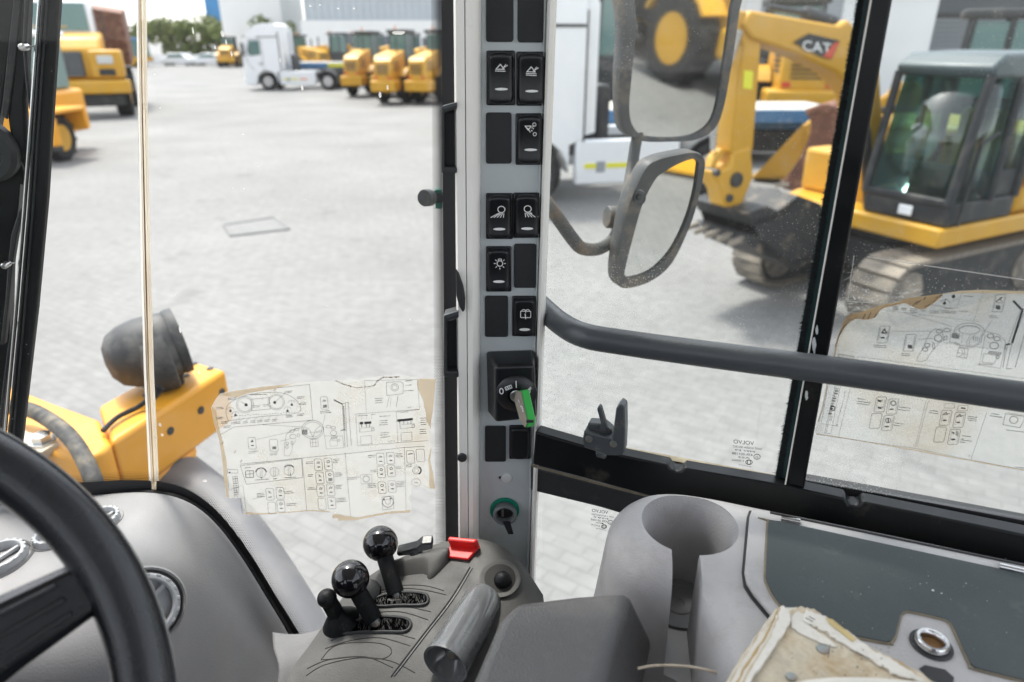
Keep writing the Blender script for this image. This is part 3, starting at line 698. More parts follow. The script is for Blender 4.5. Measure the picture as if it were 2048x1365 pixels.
# ---------------------------------------------------------------- dump truck facing the cab
def dump_truck():
    o = G(168, 238); X0, Y0 = o.x, o.y
    t = thing('dump_truck', (X0, Y0, 0), 'big yellow dump truck facing the yard with dark grille and tall windscreen', 'dump truck')
    def pr(prof, x0, x1, name, mat, bevel=.05, par=None):
        mb = MB(); mb.prism([(X0+x0, Y0+y, z) for y, z in prof], (x1-x0, 0, 0)); return mb.build(name, mat, par or t, bevel=bevel, seg=3)
    hood = pr([(-.1, 1.5), (-.15, 2.5), (.3, 2.95), (2.2, 3.15), (2.2, 1.3), (.2, 1.3)], -1.2, 1.15, 'hood', 'cat_yellow', .12)
    boxm(X0-1.05, X0+.45, Y0-.24, Y0-.14, 1.55, 2.45).build('grille', 'machine_dark', t, bevel=.03)
    for k in range(6): boxm(X0-1.0, X0+.4, Y0-.28, Y0-.245, 1.62+.14*k, 1.65+.14*k).build('grille_bar', 'shutter', t)
    boxm(X0-.55, X0-.2, Y0-.30, Y0-.285, 1.75, 2.2).build('plate', 'truck_white', t)
    for s in (-1.75, .62):
        bl = boxm(X0+s, X0+s+1.15, Y0-.25, Y0+1.2, 1.45, 2.5).build('fender', 'cat_yellow', t, bevel=.12, seg=3)
        boxm(X0+s+.3, X0+s+.85, Y0-.29, Y0-.24, 2.0, 2.3).build('headlight', 'lens_grey', bl, bevel=.03)
        boxm(X0+s+.3, X0+s+.85, Y0-.29, Y0-.24, 1.58, 1.82).build('lamp_slot', 'machine_dark', bl, bevel=.02)
    boxm(X0-1.85, X0+1.9, Y0-.5, Y0+.2, .92, 1.42).build('bumper', 'cat_yellow', t, bevel=.08, seg=3)
    boxm(X0-1.6, X0+1.6, Y0-.2, Y0+1.5, .45, .92).build('skid_plate', 'machine_dark', t, bevel=.05)
    cab = pr([(1.9, 2.2), (2.0, 3.1), (2.35, 4.3), (4.0, 4.4), (4.0, 2.2)], -1.35, .9, 'cab', 'truck_white', .1)
    mb = MB(); mb.prism([(X0-1.2, Y0+1.98, 3.2), (X0+.75, Y0+1.98, 3.2), (X0+.7, Y0+2.28, 4.2), (X0-1.15, Y0+2.28, 4.2)], (0, -.04, .01)); mb.build('windscreen', 'machine_glass', cab)
    mb = MB(); mb.prism([(X0+.75, Y0+4.4, 1.8), (X0+1.9, Y0+4.4, 1.8), (X0+1.95, Y0+3.4, 3.9), (X0+.6, Y0+3.2, 4.1)], (0, 4.5, .3)); mb.build('dump_body', 'rust_bucket', t, bevel=.05)
    for s in (-1.35, 1.5): add_wheel(t, (X0+s, Y0+.9, .85), .85, .6, axis=(1, 0, 0), lugs=22)
    for s in (-1.35, 1.5): add_wheel(t, (X0+s, Y0+5.8, .85), .85, .6, axis=(1, 0, 0), lugs=22)
    t.rotation_euler = (0, 0, radians(25))
    for s in (-1.5, 1.05):
        mb = MB(); mb.tube([(X0+s, Y0+2.1, 3.0), (X0+s*1.2, Y0+1.8, 3.3), (X0+s*1.2, Y0+1.8, 3.9)], .03, 6); mb.build('mirror_arm', 'machine_dark', t)
    mb = MB(); mb.tube([(X0-1.1, Y0-.3, 2.6), (X0-1.1, Y0-.3, 3.3), (X0+.2, Y0-.3, 3.3)], .025, 6); mb.build('handrail', 'cat_yellow', t)
dump_truck()

# yellow machine, only its tyre and mudguard clear of the wiper
def small_machine():
    o = G(100, 328); X0, Y0 = o.x, o.y
    t = thing('road_roller', (X0, Y0, 0), 'yellow machine beside the wiper with one tyre under a square mudguard', 'roller')
    add_wheel(t, (X0+.02, Y0+.5, .56), .56, .36, axis=(1, 0, 0), lugs=20)
    prof = [(-.25, .7), (-.25, 1.28), (1.2, 1.28), (1.2, .7), (1.1, .7), (1.1, 1.18), (-.15, 1.18), (-.15, .7)]
    mb = MB(); mb.prism([(X0-.45, Y0+y, z) for y, z in prof], (.95, 0, 0)); mb.build('mudguard', 'volvo_yellow', t, bevel=.03)
    boxm(X0+.30, X0+.48, Y0-.27, Y0-.05, .45, 1.1).build('mudguard_flap', 'volvo_yellow', t, bevel=.03)
    boxm(X0+.32, X0+.5, Y0-.25, Y0-.08, .33, .45).build('lamp', 'machine_dark', t, bevel=.02)
    boxm(X0-2.8, X0-.5, Y0+.2, Y0+3.0, .5, 1.6).build('body', 'volvo_yellow', t, bevel=.1, seg=3)
    boxm(X0-2.6, X0-.7, Y0+1.2, Y0+2.8, 1.6, 2.9).build('cab', 'machine_glass', t, bevel=.06)
    boxm(X0-2.7, X0-.6, Y0+1.1, Y0+2.9, 2.9, 3.05).build('cab_roof', 'truck_white', t, bevel=.05)
    add_wheel(t, (X0-2.9, Y0+.5, .56), .56, .36, axis=(1, 0, 0), lugs=20)
small_machine()

# blue tipper at the far end
def tipper():
    X0, Y0 = -47.5, 86.0
    t = thing('tipper_truck', (X0, Y0, 0), 'far blue tipper with yellow base standing in front of the trees', 'tipper')
    boxm(X0-1.6, X0+2.2, Y0, Y0+2.3, 1.2, 3.4).build('tipper_body', 'trailer_blue', t, bevel=.1)
    boxm(X0+2.3, X0+4.4, Y0, Y0+2.3, 1.0, 2.9).build('cab', 'machine_glass', t, bevel=.1)
    boxm(X0+2.25, X0+4.45, Y0-.05, Y0+2.35, 2.9, 3.2).build('cab_roof', 'trailer_blue', t, bevel=.05)
    boxm(X0-1.7, X0+4.6, Y0-.1, Y0+2.4, .6, 1.15).build('chassis', 'cat_yellow', t, bevel=.05)
    for x in (-.8, .6, 3.3):
        for s in (.1, 2.2): add_wheel(t, (X0+x, Y0+s, .5), .5, .35, rim='cat_yellow')
tipper()
for i, (x, lab) in enumerate(((-41.5, 'white parked car by the boundary wall nearer the blue tipper'), (-37.6, 'white parked car by the boundary wall nearer the white truck'))):
    t = thing('parked_car', (x, 92, 0), lab, 'car', 'cars by the boundary wall')
    mb = MB(); mb.prism([(x+a, 91.2, z) for a, z in ((-2.1, .3), (-2.1, .85), (-1.4, .95), (-.8, 1.45), (.7, 1.45), (1.3, .95), (2.1, .8), (2.1, .3))], (0, 1.7, 0)); mb.build('body', 'truck_white', t, bevel=.1, seg=3)
    mb = MB(); mb.prism([(x+a, 91.19, z) for a, z in ((-1.2, .98), (-.75, 1.38), (.62, 1.38), (1.1, .98))], (0, -.01, 0)); mb.build('side_window', 'machine_glass', t)
    for a in (-1.3, 1.3):
        for s in (91.3, 92.8): add_wheel(t, (x+a, s, .32), .32, .2, rim='wheel_silver')

# ================================================================ the excavator beside the window
EF = Vector((-.88, -.47, 0)).normalized(); EL = Vector((-EF.y, EF.x, 0))       # forward, left
EL = Vector((.47, -.88, 0)).normalized()
EC = Vector((4.60, 8.05, 0))
def T(x, y, z): return EC+EF*x+EL*y+Vector((0, 0, z))
ER = Matrix((EF, EL, Vector((0, 0, 1)))).transposed()
def excavator():
    t = thing('excavator', EC, 'yellow crawler excavator with black cab beside the side window, arm reaching over its bucket', 'excavator')
    def bx(x0, x1, y0, y1, z0, z1, name, mat, par=None, bevel=.02):
        return MB().box(T((x0+x1)/2, (y0+y1)/2, (z0+z1)/2), (x1-x0, y1-y0, z1-z0), ER).build(name, mat, par or t, bevel=bevel)
    # undercarriage
    for s in (-1, 1):
        yc = s*.82; prof = []
        for a in range(-90, 91, 15): prof.append((1.15+.36*cos(radians(a)), .38+.36*sin(radians(a))))
        for a in range(90, 271, 15): prof.append((-1.15+.36*cos(radians(a)), .38+.36*sin(radians(a))))
        mb = MB(); mb.prism([T(x*.93, yc-.15, .38+(z-.38)*.86) for x, z in prof], EL*.30); tf = mb.build('track_frame', 'machine_dark', t)
        per = []
        n = 46; import bisect
        cum = [0]
        for i in range(len(prof)):
            a, b = prof[i], prof[(i+1) % len(prof)]; cum.append(cum[-1]+math.hypot(b[0]-a[0], b[1]-a[1]))
        for k in range(n):
            d = cum[-1]*k/n; i = min(bisect.bisect_right(cum, d)-1, len(prof)-1)
            a, b = prof[i], prof[(i+1) % len(prof)]; u = (d-cum[i])/(cum[i+1]-cum[i]+1e-9)
            x, z = a[0]+(b[0]-a[0])*u, a[1]+(b[1]-a[1])*u; tx, tz = b[0]-a[0], b[1]-a[1]; l = math.hypot(tx, tz); tx /= l; tz /= l
            X_ = EF*tx+Vector((0, 0, tz)); Zn = X_.cross(EL)
            R = Matrix((X_, EL, Zn)).transposed()
            MB().box(T(x, yc, z), (cum[-1]/n*.86, .46, .045), R).build('track_shoe', 'track_steel', tf, smooth=False)
        for x in (-1.12, 1.12):
            mb = MB(); mb.lathe([(.26, -.17), (.28, -.1), (.28, .1), (.26, .17), (.1, .19)], T(x, yc, .38), EL, 18); mb.build('sprocket', 'track_steel', tf)
    bx(-.7, .7, -.7, .7, .38, .72, 'car_body', 'machine_dark')
    mb = MB(); mb.lathe([(.55, .7), (.55, .86), (.1, .86)], EC, (0, 0, 1), 24); mb.build('swing_ring', 'machine_dark', t)
    # blade
    prof = [(-1.75, .05), (-1.95, .02), (-1.85, .25), (-1.88, .5), (-1.8, .52), (-1.72, .25)]
    mb = MB(); mb.prism([T(x, -1.1, z) for x, z in prof], EL*2.2); mb.build('dozer_blade', 'machine_dark', t, bevel=.01)
    for s in (-.5, .5): bx(-1.75, -.6, s-.07, s+.07, .2, .36, 'blade_arm', 'machine_dark')
    # house
    mb = MB(); mb.prism([T(x, y, .88) for x, y in ((.95, 1.08), (.95, -.9), (.5, -1.1), (-1.3, -1.1), (-1.65, -.7), (-1.65, .7), (-1.3, 1.08))], (0, 0, .2)); mb.build('platform', 'cat_yellow', t, bevel=.03)
    mb = MB(); mb.prism([T(x, y, 1.085) for x, y in ((-.32, 1.06), (-.32, -1.08), (-1.3, -1.08), (-1.66, -.7), (-1.66, .7), (-1.3, 1.06))], (0, 0, .85)); hs = mb.build('engine_cover', 'cat_yellow', t, bevel=.1, seg=3)
    bx(-.55, .5, -1.06, -.25, 1.085, 1.6, 'tank_cover', 'cat_yellow', bevel=.05)
    # lettering on the cover flank
    dq = Draw(lambda u, v: T(-.40-u, 1.068, 1.62-v)); dq.text('CAT', 0, 0, .22); dq.mb.build('lettering', 'print_white', hs, smooth=False)
    mb = MB(); mb.prism([T(-.36, 1.065, 1.56), T(-.72, 1.065, 1.56), T(-.36, 1.065, 1.38)], EL*.004); mb.build('stripe', 'orange_red', hs)
    # cab: corner posts, glass, roof
    cx0, cx1, cy0, cy1 = -.28, .88, .12, 1.06
    zb, zt = 1.10, 2.62
    bx(cx0, cx1, cy0, cy1, 1.085, 1.32, 'cab_base', 'machine_dark', bevel=.03)
    mb = MB()
    glassp = [T(.86, cy0+.04, 1.34), T(.86, cy1-.04, 1.34), T(.70, cy1-.06, 2.5), T(.70, cy0+.06, 2.5)]
    mb.add(glassp, [(0, 1, 2, 3)]); mb.build('front_glass', 'cabin_glass', t, solid=.01)
    mb = MB(); mb.add([T(.8, cy1-.01, 1.34), T(.22, cy1-.01, 1.34), T(.22, cy1-.03, 2.5), T(.66, cy1-.03, 2.5)], [(0, 1, 2, 3)]); mb.build('door_glass', 'cabin_glass', t, solid=.01)
    mb = MB(); mb.add([T(.16, cy1-.01, 1.6), T(-.24, cy1-.01, 1.6), T(-.24, cy1-.03, 2.5), T(.16, cy1-.03, 2.5)], [(0, 1, 2, 3)]); mb.build('side_glass', 'cabin_glass', t, solid=.01)
    mb = MB(); mb.add([T(.8, cy0+.01, 1.34), T(-.24, cy0+.01, 1.34), T(-.24, cy0+.03, 2.5), T(.66, cy0+.03, 2.5)], [(0, 1, 2, 3)]); mb.build('side_glass', 'cabin_glass', t, solid=.01)
    bx(-.26, .18, cy1-.06, cy1-.02, 1.32, 1.6, 'side_panel', 'machine_dark')
    for y in (cy0, cy1-.02):
        for a, b_ in (((.88, 1.3), (.72, 2.52)), ((.19, 1.3), (.19, 2.52)), ((-.26, 1.3), (-.26, 2.52))):
            mb = MB(); mb.tube([T(a[0], y, a[1]), T(b_[0], y, b_[1])], .045, 8); mb.build('cab_post', 'machine_dark', t)
    bx(.84, .90, cy0, cy1, 1.28, 1.36, 'windscreen_frame', 'machine_dark')
    mb = MB(); mb.prism([T(x, cy0-.02, z) for x, z in ((.74, 2.48), (.78, 2.58), (.6, 2.70), (-.24, 2.72), (-.32, 2.62), (-.31, 2.48))], EL*(cy1-cy0+.04)); mb.build('cab_roof', 'roof_grey', t, bevel=.04, seg=3)
    bx(-.12, .32, .38, .85, 1.33, 1.55, 'seat', 'machine_dark', bevel=.05); bx(-.18, -.06, .38, .85, 1.5, 2.15, 'seat_back', 'cat_yellow', bevel=.05)
    bx(.5, .7, .3, .9, 1.34, 1.65, 'lever_console', 'machine_dark', bevel=.06)
    for s in (.35, .95):
        mb = MB(); mb.tube([T(.4, s, 1.7), T(.45, s, 1.95)], .02, 6); mb.build('control_lever', 'machine_dark', t)
    bx(.89, .905, .55, .7, 1.14, 1.24, 'work_lamp', 'truck_white')
    mb = MB(); mb.tube([T(.75, 1.1, 1.1), T(.75, 1.13, 1.9), T(.5, 1.13, 2.0)], .018, 6); mb.build('grab_handle', 'machine_dark', t)
    # boom and arm lie in the upright plane of the machine's forward axis
    p0 = T(.6, -.28, 1.1)
    def B(px, py): return PP(px, py, p0, EL)
    def flat(pts, w, name, mat, bevel=.03, par=None, off=0):
        mb = MB(); mb.prism([B(*q)-EL*(w/2-off) for q in pts], EL*w); return mb.build(name, mat, par or t, bevel=bevel, fixn=True)
    boom = flat([(1700, 450), (1758, 450), (1754, 320), (1742, 230), (1736, 150), (1722, 92), (1700, 70), (1672, 40), (1655, 52), (1480, 22), (1462, 48), (1480, 78), (1571, 108), (1652, 146), (1690, 190), (1716, 300)], .30, 'boom', 'cat_yellow', .03)
    flat([(1560, 85), (1590, 68), (1652, 82), (1636, 118), (1612, 112)], .004, 'decal', 'print_black', 0, boom, off=.168)
    flat([(1618, 112), (1640, 86), (1650, 84), (1634, 118)], .004, 'decal_stripe', 'orange_red', 0, boom, off=.173)
    def Bm(px, py): return B(px, py)+EL*.172
    dq = Draw(Bm); dq.text('CAT', 1576, 101, 21, slope=.12); dq.mb.build('lettering', 'print_white', boom, smooth=False)
    mb = MB(); mb.tube([B(1535, 14), B(1608, 26), B(1610, 26), B(1668, 46)], [.030, .030, .065, .065], 12); mb.build('arm_cylinder', 'machine_dark', t)
    mb = MB(); mb.tube([B(1662, 165)+EL*.25, B(1690, 260)+EL*.25, B(1700, 400)+EL*.25], [.035, .06, .06], 12); mb.build('boom_cylinder', 'machine_dark', t)
    flat([(1455, 20), (1500, 28), (1506, 80), (1490, 300), (1446, 305), (1458, 180), (1470, 90), (1448, 50)], .22, 'arm', 'cat_yellow', .02)
    flat([(1470, 140), (1488, 142), (1486, 178), (1468, 176)], .004, 'sticker', 'tape_yellow', 0, off=.116)
    mb = MB(); mb.tube([B(1456, 60)+EL*.13, B(1428, 200)+EL*.02, B(1426, 300)], [.05, .05, .03], 10); mb.build('bucket_cylinder', 'steel', t)
    flat([(1436, 296), (1448, 300), (1430, 322), (1424, 338), (1414, 336), (1420, 316)], .10, 'link', 'cat_yellow', .01)
    cp = flat([(1450, 300), (1486, 290), (1489, 333), (1491, 350), (1479, 379), (1466, 415), (1453, 422), (1433, 409), (1428, 382), (1410, 349), (1408, 338), (1426, 337), (1444, 330)], .24, 'coupler', 'cat_yellow', .03)
    for q, r in (((1454, 356), .075), ((1440, 392), .04), ((1415, 342), .035)):
        mb = MB(); mb.lathe([(.001, 0), (r, 0), (r, .30), (.001, .30)], B(*q)-EL*.15, EL, 14); mb.build('pin', 'machine_dark', cp)
    bk = [(1436, 412), (1476, 398), (1496, 408), (1536, 378), (1580, 394), (1610, 440), (1586, 500), (1530, 520), (1470, 494), (1436, 466), (1450, 454), (1478, 470), (1530, 504), (1572, 488), (1594, 441), (1570, 408), (1536, 394), (1500, 424), (1450, 436)]
    def Bk(px, py): return PP(px, py, p0, EL)
    mb = MB(); mb.prism([Bk(*q)-EL*.40 for q in bk], EL*.80); b_ = mb.build('bucket', 'bucket_dark', t, fixn=True)
    for s in (-.40, .38):
        mb = MB(); mb.prism([Bk(*q)+EL*s for q in ((1450, 425), (1498, 410), (1538, 383), (1577, 397), (1605, 441), (1582, 495), (1528, 514), (1468, 488))], EL*.02); mb.build('side_plate', 'bucket_dark', b_)
    for k in range(5):
        y = -.36+.17*k; q = Bk(1440, 468)+EL*y; mb = MB(); mb.prism([q+EL*.03, q-EL*.03, q-EL*.015+Vector((-.14, -.02, -.05)), q+EL*.015+Vector((-.14, -.02, -.05))], (0, 0, .05)); mb.build('tooth', 'track_steel', b_)
    return t
exc = excavator()

# rusty loader bucket standing on the paving
rb = thing('loader_bucket', PY(1630, 392, 12.6), 'rusty brown curved loader bucket standing on the ground behind the mullion', 'bucket')
ro_ = [(1612, 220), (1670, 214), (1700, 300), (1694, 396), (1640, 390), (1572, 380), (1564, 366), (1590, 330), (1612, 290), (1622, 248)]
ri_ = [(1660, 228), (1686, 300), (1680, 384), (1640, 378), (1584, 368), (1606, 330), (1630, 288), (1638, 240)]
ex_ = V_ = Vector((.9, 1.3, 0))
sp_ = spline([PY(x, y, 12.6) for x, y in ro_], 4, closed=True)
mb = MB(); mb.prism(sp_, ex_); mb.build('shell', 'rust_bucket', rb, bevel=.03, fixn=True)
mb = MB(); mb.prism([PY(x, y, 12.58) for x, y in ((1610, 218), (1668, 212), (1668, 226), (1612, 232))], (.9, 1.3, 0)); mb.build('top_lip', 'rust_bucket', rb, bevel=.02, fixn=True)
for k in range(5):
    q = PY(1572, 376, 12.5)+Vector((.02, -.02, .02))+ex_*.22*k; mb = MB(); mb.prism([q, q+ex_*.08, q+ex_*.06+Vector((-.22, .06, -.02)), q+ex_*.02+Vector((-.22, .06, -.02))], (0, 0, .06)); mb.build('tooth', 'track_steel', rb, fixn=True)
# street-sweeper brush attachment lying by the bucket
g = G(1515, 465)
sw = thing('sweeper_brush', g, 'black bristle sweeper roller lying beside the excavator bucket', 'attachment')
mb = MB(); axb = Vector((.8, -.6, 0)).normalized(); mb.lathe([(.10, -.5), (.20, -.5), (.22, -.3), (.20, 0), (.22, .3), (.2, .5), (.1, .5)], g+Vector((0, .3, .24)), axb, 18); mb.build('roller', 'brush', sw)
mb = MB(); mb.tube([g+Vector((0, .3, .24))-axb*.65, g+Vector((0, .3, .24))+axb*.65], .07, 10); mb.build('axle', 'machine_dark', sw)
mb = MB(); mb.box(g+Vector((-.05, .42, .55)), (.9, .2, .12)); mb.build('hood', 'machine_dark', sw, bevel=.03)

# ================================================================ the cab
V = Vector
# ---- unseen cab shell and seat, placed and sized to block light
tag(MB().box((-.25, -.10, H+.62), (2.0, 2.0, .06)).build('cab_roof', 'lining', bevel=.02), 'unseen pale cab roof, front edge set for the sun on the dashboard', kind='structure')  # unseen; front edge placed so soft sun reaches only the dashboard front
tag(MB().box((-.25, -.3, H-1.30), (1.7, 1.9, .05)).build('unseen_floor', 'floor_mat'), 'unseen black cab floor blocking light from below', kind='structure')  # unseen; put in to stop light bounced up from the ground

tag(MB().box((-.25, -1.06, H-.70), (2.0, .05, 1.2)).build('unseen_rear_wall', 'frame_grey'), 'unseen dark lower rear wall cutting light from behind', kind='structure')  # unseen; added to darken faces turned towards the eye
tag(MB().box((-1.22, -.35, H-.85), (.05, 1.4, .9)).build('unseen_door_panel', 'frame_grey'), 'unseen dark lower door panel cutting light from the left', kind='structure')  # unseen; added with the rear wall to make the light directional
seat = thing('unseen_seat', (-.02, -.35, H-1.27), 'unseen black operator seat blocking light from behind', 'seat')  # unseen; added to block low light and reflections from behind
mb = MB(); mb.prism([(-.30, y, z) for y, z in ((-.20, H-.75), (-.30, H-.05), (-.40, H-.02), (-.44, H-.10), (-.36, H-.80))], (.56, 0, 0)); mb.build('backrest', 'rubber', seat, bevel=.04, seg=3)
mb = MB(); mb.box((-.02, -.02, H-.86), (.56, .52, .14)); mb.build('cushion', 'rubber', seat, bevel=.05, seg=3)
mb = MB(); mb.box((-.02, -.1, H-1.10), (.3, .3, .34)); mb.build('pedestal', 'frame_grey', seat, bevel=.02)

# ---- corner post: columns are (px at y=0, px at y=1080, Y)
YP = .690
def post_x(a, b, y): return a+(b-a)*y/1080.0
TOP, BOT = -260, 1400
def strip_cols(cols, name, mat, parent, back=.75, bevel=0):
    pts_t = [PY(post_x(a, b, TOP), TOP, Y) for a, b, Y in cols]
    z0, z1 = H-.95, H+.55
    sec = []
    for (a, b, Y) in cols:
        t = PY(post_x(a, b, 0), 0, Y); u = PY(post_x(a, b, 1080), 1080, Y)
        def at(z): k = (z-t.z)/(u.z-t.z); return t+(u-t)*k
        sec.append((at(z1), at(z0)))
    mb = MB()
    n = len(sec)
    ring_t = [s[0] for s in sec]+[V((sec[-1][0].x, back, z1)), V((sec[0][0].x, back, z1))]
    ring_b = [s[1] for s in sec]+[V((sec[-1][1].x, back, z0)), V((sec[0][1].x, back, z0))]
    m = len(ring_t)
    mb.add(ring_t+ring_b, [(i, (i+1) % m, (i+1) % m+m, i+m) for i in range(m)]+[tuple(range(m-1, -1, -1)), tuple(range(m, 2*m))])
    return mb.build(name, mat, parent, bevel=bevel, fixn=True, ang=40)
base = PY(1010, 1365, YP)
post = thing('corner_post', (base.x, YP, H-.95), 'white and grey corner post carrying two columns of black rocker switches', 'post')
strip_cols([(907, 917, .700), (911, 920, .692), (928.5, 936.3, .692)], 'cover_strip', 'post_white', post, back=.74)
strip_cols([(930.5, 937.7, .692), (944, 946, .690), (954, 952, .692), (960, 956.5, .697), (963, 958.5, .706)], 'cover_strip', 'post_white', post, back=.742)
strip_cols([(963, 958.7, .7055), (968, 963, .7045), (1086, 1055, .7045), (1091, 1059, .700), (1094, 1061, .703)], 'switch_plate', 'plate', post, back=.744)
strip_cols([(1094.3, 1061.2, .7025), (1096, 1062.5, .694), (1101, 1066, .691), (1109, 1070.5, .693), (1114, 1074, .702)], 'edge_strip', 'post_white', post, back=.746)

YF = .7045            # face of the switch plate
def rbox(px0, px1, py0, py1):
    a = PY(px0, py0, YF); b = PY(px1, py0, YF); c = PY(px0, py1, YF); d = PY(px1, py1, YF)
    return a, b, c, d
def bil(q, u, v):     # u,v in 0..1 from top left
    a, b, c, d = q
    return (a*(1-u)+b*u)*(1-v)+(c*(1-u)+d*u)*v
def rocker(px0, px1, py0, py1, h=.0105, name='rocker_switch'):
    cw = (px1-px0); q = rbox(px0, px1, py0, py1)
    def hf(u, v):
        a = 2*u-1; b = 2*v-1
        return h*max(0, 1-abs(a)**9)**.5*max(0, 1-abs(b)**14)**.45*(.72+.28*b*b+.10*(1-b)/2)
    N_, M_ = 18, 30
    rows = []
    for j in range(M_+1):
        v = .5-.5*cos(pi*j/M_); row = []
        for i in range(N_+1):
            u = .5-.5*cos(pi*i/N_)
            # rounded ends: pull corners in
            b = abs(2*v-1); a = 2*u-1
            inset = .5+(u-.5)*(1-.16*max(0, (b-.72)/.28)**2)
            vv = .5+(v-.5)*(1-.085*abs(a)**2.5)
            p = bil(q, inset, vv); row.append(p+V((0, -hf(u, v), 0)))
        rows.append(row)
    mb = MB(); mb.grid(rows, flip=True); ob = mb.build(name, 'switch_black', post, ang=60)
    def mp(x, y):     # photo position on this switch face -> point on it
        u = (x-px0)/(px1-px0); v = (y-py0)/(py1-py0)
        return bil(q, u, v)+V((0, -hf(u, v)-.0004, 0))
    mb2 = MB(); mb2.prism([p+V((0, -.0004, 0)) for p in (bil(q, -.04, -.015), bil(q, 1.04, -.015), bil(q, 1.04, 1.015), bil(q, -.04, 1.015))], (0, -.0035, 0))
    mb2.build('bezel', 'switch_black', ob, bevel=.0015)
    return ob, mp
def blank(px0, px1, py0, py1):
    q = rbox(px0, px1, py0, py1); mb = MB(); r = .10; pts = []
    for (u, v, a) in ((1, 1, 0), (0, 1, 90), (0, 0, 180), (1, 0, 270)):
        for k in range(5):
            an = radians(a+22.5*k); ru, rv = .09, .05
            cu = u-ru if u else ru; cv = v-rv if v else rv
            pts.append(bil(q, cu+ru*cos(an), cv+rv*sin(an))+V((0, -.0004, 0)))
    mb.prism(pts, (0, -.0022, 0)); return mb.build('blanking_plate', 'blank_black', post, bevel=.0006)
for b_ in ((972, 1027, -60, 84), (1035, 1087, -60, 85), (972, 1023, 225, 327), (1028, 1072, 487, 575), (970, 1016, 591, 673), (970, 1012, 851, 922)): blank(*b_)
def bar(dr, x, y, w=13, h=2.6): dr.disc(x, y, w, h, 16)
def parr(dr, x, y, s=1.0, base=1):
    dr.line([(x-10*s, y+5*s), (x-1*s, y-5*s), (x+7*s, y+5*s), (x-8*s, y+4.5*s)], 1.8); dr.line([(x+3*s, y+3*s), (x+13*s, y-3*s)], 1.6); dr.line([(x+6*s, y), (x+10*s, y-5*s)], 1.4)
    for k in range(base): dr.line([(x-11*s, y+8*s+3*k), (x+9*s, y+(8.5+.5*k)*s+3*k)], 1.6)
icons = []
o, mp = rocker(975, 1028, 103, 209); d = Draw(mp); parr(d, 1002, 133, 1, 1); bar(d, 1003, 177); icons.append((o, d))
o, mp = rocker(1035, 1090, 105, 210); d = Draw(mp); parr(d, 1063, 138, 1, 2); bar(d, 1063, 181); icons.append((o, d))
o, mp = rocker(1033, 1086, 228, 328); d = Draw(mp)
d.line([(1050, 250), (1062, 250), (1056, 258), (1050, 250)], 1.8); d.line([(1055, 254), (1060, 262)], 1.6); d.ell(1068, 247, 3.4, w=1.2, n=12); d.line([(1063, 254), (1068, 248)], 1.2)
d.disc(1063, 259, 1.4); d.disc(1066, 255, 1.2); d.ell(1069, 266, 3.2, w=1.3, n=12); bar(d, 1061, 297); icons.append((o, d))
def lampicon(d, x, y, m):
    d.ell(x, y-4, 7, 6.5, 1.7, n=16)
    for k in range(5): d.line([(x+m*(5-2.6*k), y+4-(k > 2)*.4), (x+m*(4-6.2*k), y+12)], 1.6)
o, mp = rocker(974, 1024, 387, 476); d = Draw(mp); lampicon(d, 1003, 419, 1); bar(d, 999, 454, 12); icons.append((o, d))
o, mp = rocker(1029, 1079, 386, 474); d = Draw(mp); lampicon(d, 1055, 418, -1); bar(d, 1054, 453, 12); icons.append((o, d))
o, mp = rocker(974, 1021, 493, 581); d = Draw(mp); d.ell(1000, 522, 5.6, w=1.7, n=16); d.line([(997, 517), (997, 513), (1003, 513), (1003, 517)], 1.5)
for a in (0, 45, 90, 135, 180): d.line([(1000+8.5*cos(radians(a)), 522+8.5*sin(radians(a))), (1000+11.5*cos(radians(a)), 522+11.5*sin(radians(a)))], 1.5)
for a in (-40, -140): d.line([(1000+8.5*cos(radians(a)), 522+8.5*sin(radians(a))), (1000+11.5*cos(radians(a)), 522+11.5*sin(radians(a)))], 1.5)
bar(d, 998, 558, 11.5); icons.append((o, d))
o, mp = rocker(1026, 1072, 592, 670); d = Draw(mp); d.rr(1051, 623, 10, 6.5, 1.5, 1.5); d.line([(1050, 622), (1051, 632)], 2.0); d.ell(1047, 616, 3.5, 3, 1.3, 180, 360, 8); d.ell(1055, 616, 3.5, 3, 1.3, 180, 360, 8); d.line([(1051, 616), (1051, 620)], 1.3)
bar(d, 1049, 653, 11); icons.append((o, d))
for o, d in icons: d.mb.build('symbol', 'print_white', o, smooth=False)
rocker(1020, 1059, 850, 915, h=.0085)

# ignition lock
ig = None
front = [PY(988, 736, .668), PY(1074, 732, .668), PY(1076, 836, .668), PY(1060, 845, .668), PY(990, 847, .668)]
fr = [PY(990, 733, .668), PY(1070, 730, .668), PY(1073, 838, .668), PY(991, 846, .668)]
bs = [PY(971, 701, YF), PY(1069, 698, YF), V((PY(1069, 698, YF).x+.001, YF, fr[2].z-.006)), V((PY(971, 701, YF).x+.001, YF, fr[3].z-.008))]
mb = MB(); mb.add(bs+fr, [(0, 1, 5, 4), (1, 2, 6, 5), (2, 3, 7, 6), (3, 0, 4, 7), (4, 5, 6, 7), (3, 2, 1, 0)])
ig = mb.build('ignition_housing', 'switch_black', post, bevel=.004, seg=3, fixn=True)
kc = PY(1033, 787, .668); kx = V((0, -1, 0))
mb = MB(); mb.lathe([(.0225, -.002), (.0225, .0015), (.021, .003), (.0105, .0062), (.0095, .0062), (.0085, .002), (.0001, .002)], kc, kx, 40); dial = mb.build('lock_dial', 'switch_black', ig)
mb = MB(); mb.lathe([(.0072, .0), (.0072, .007), (.0064, .0075), (.0001, .0075)], kc, kx, 24); mb.build('lock_barrel', 'steel', ig)
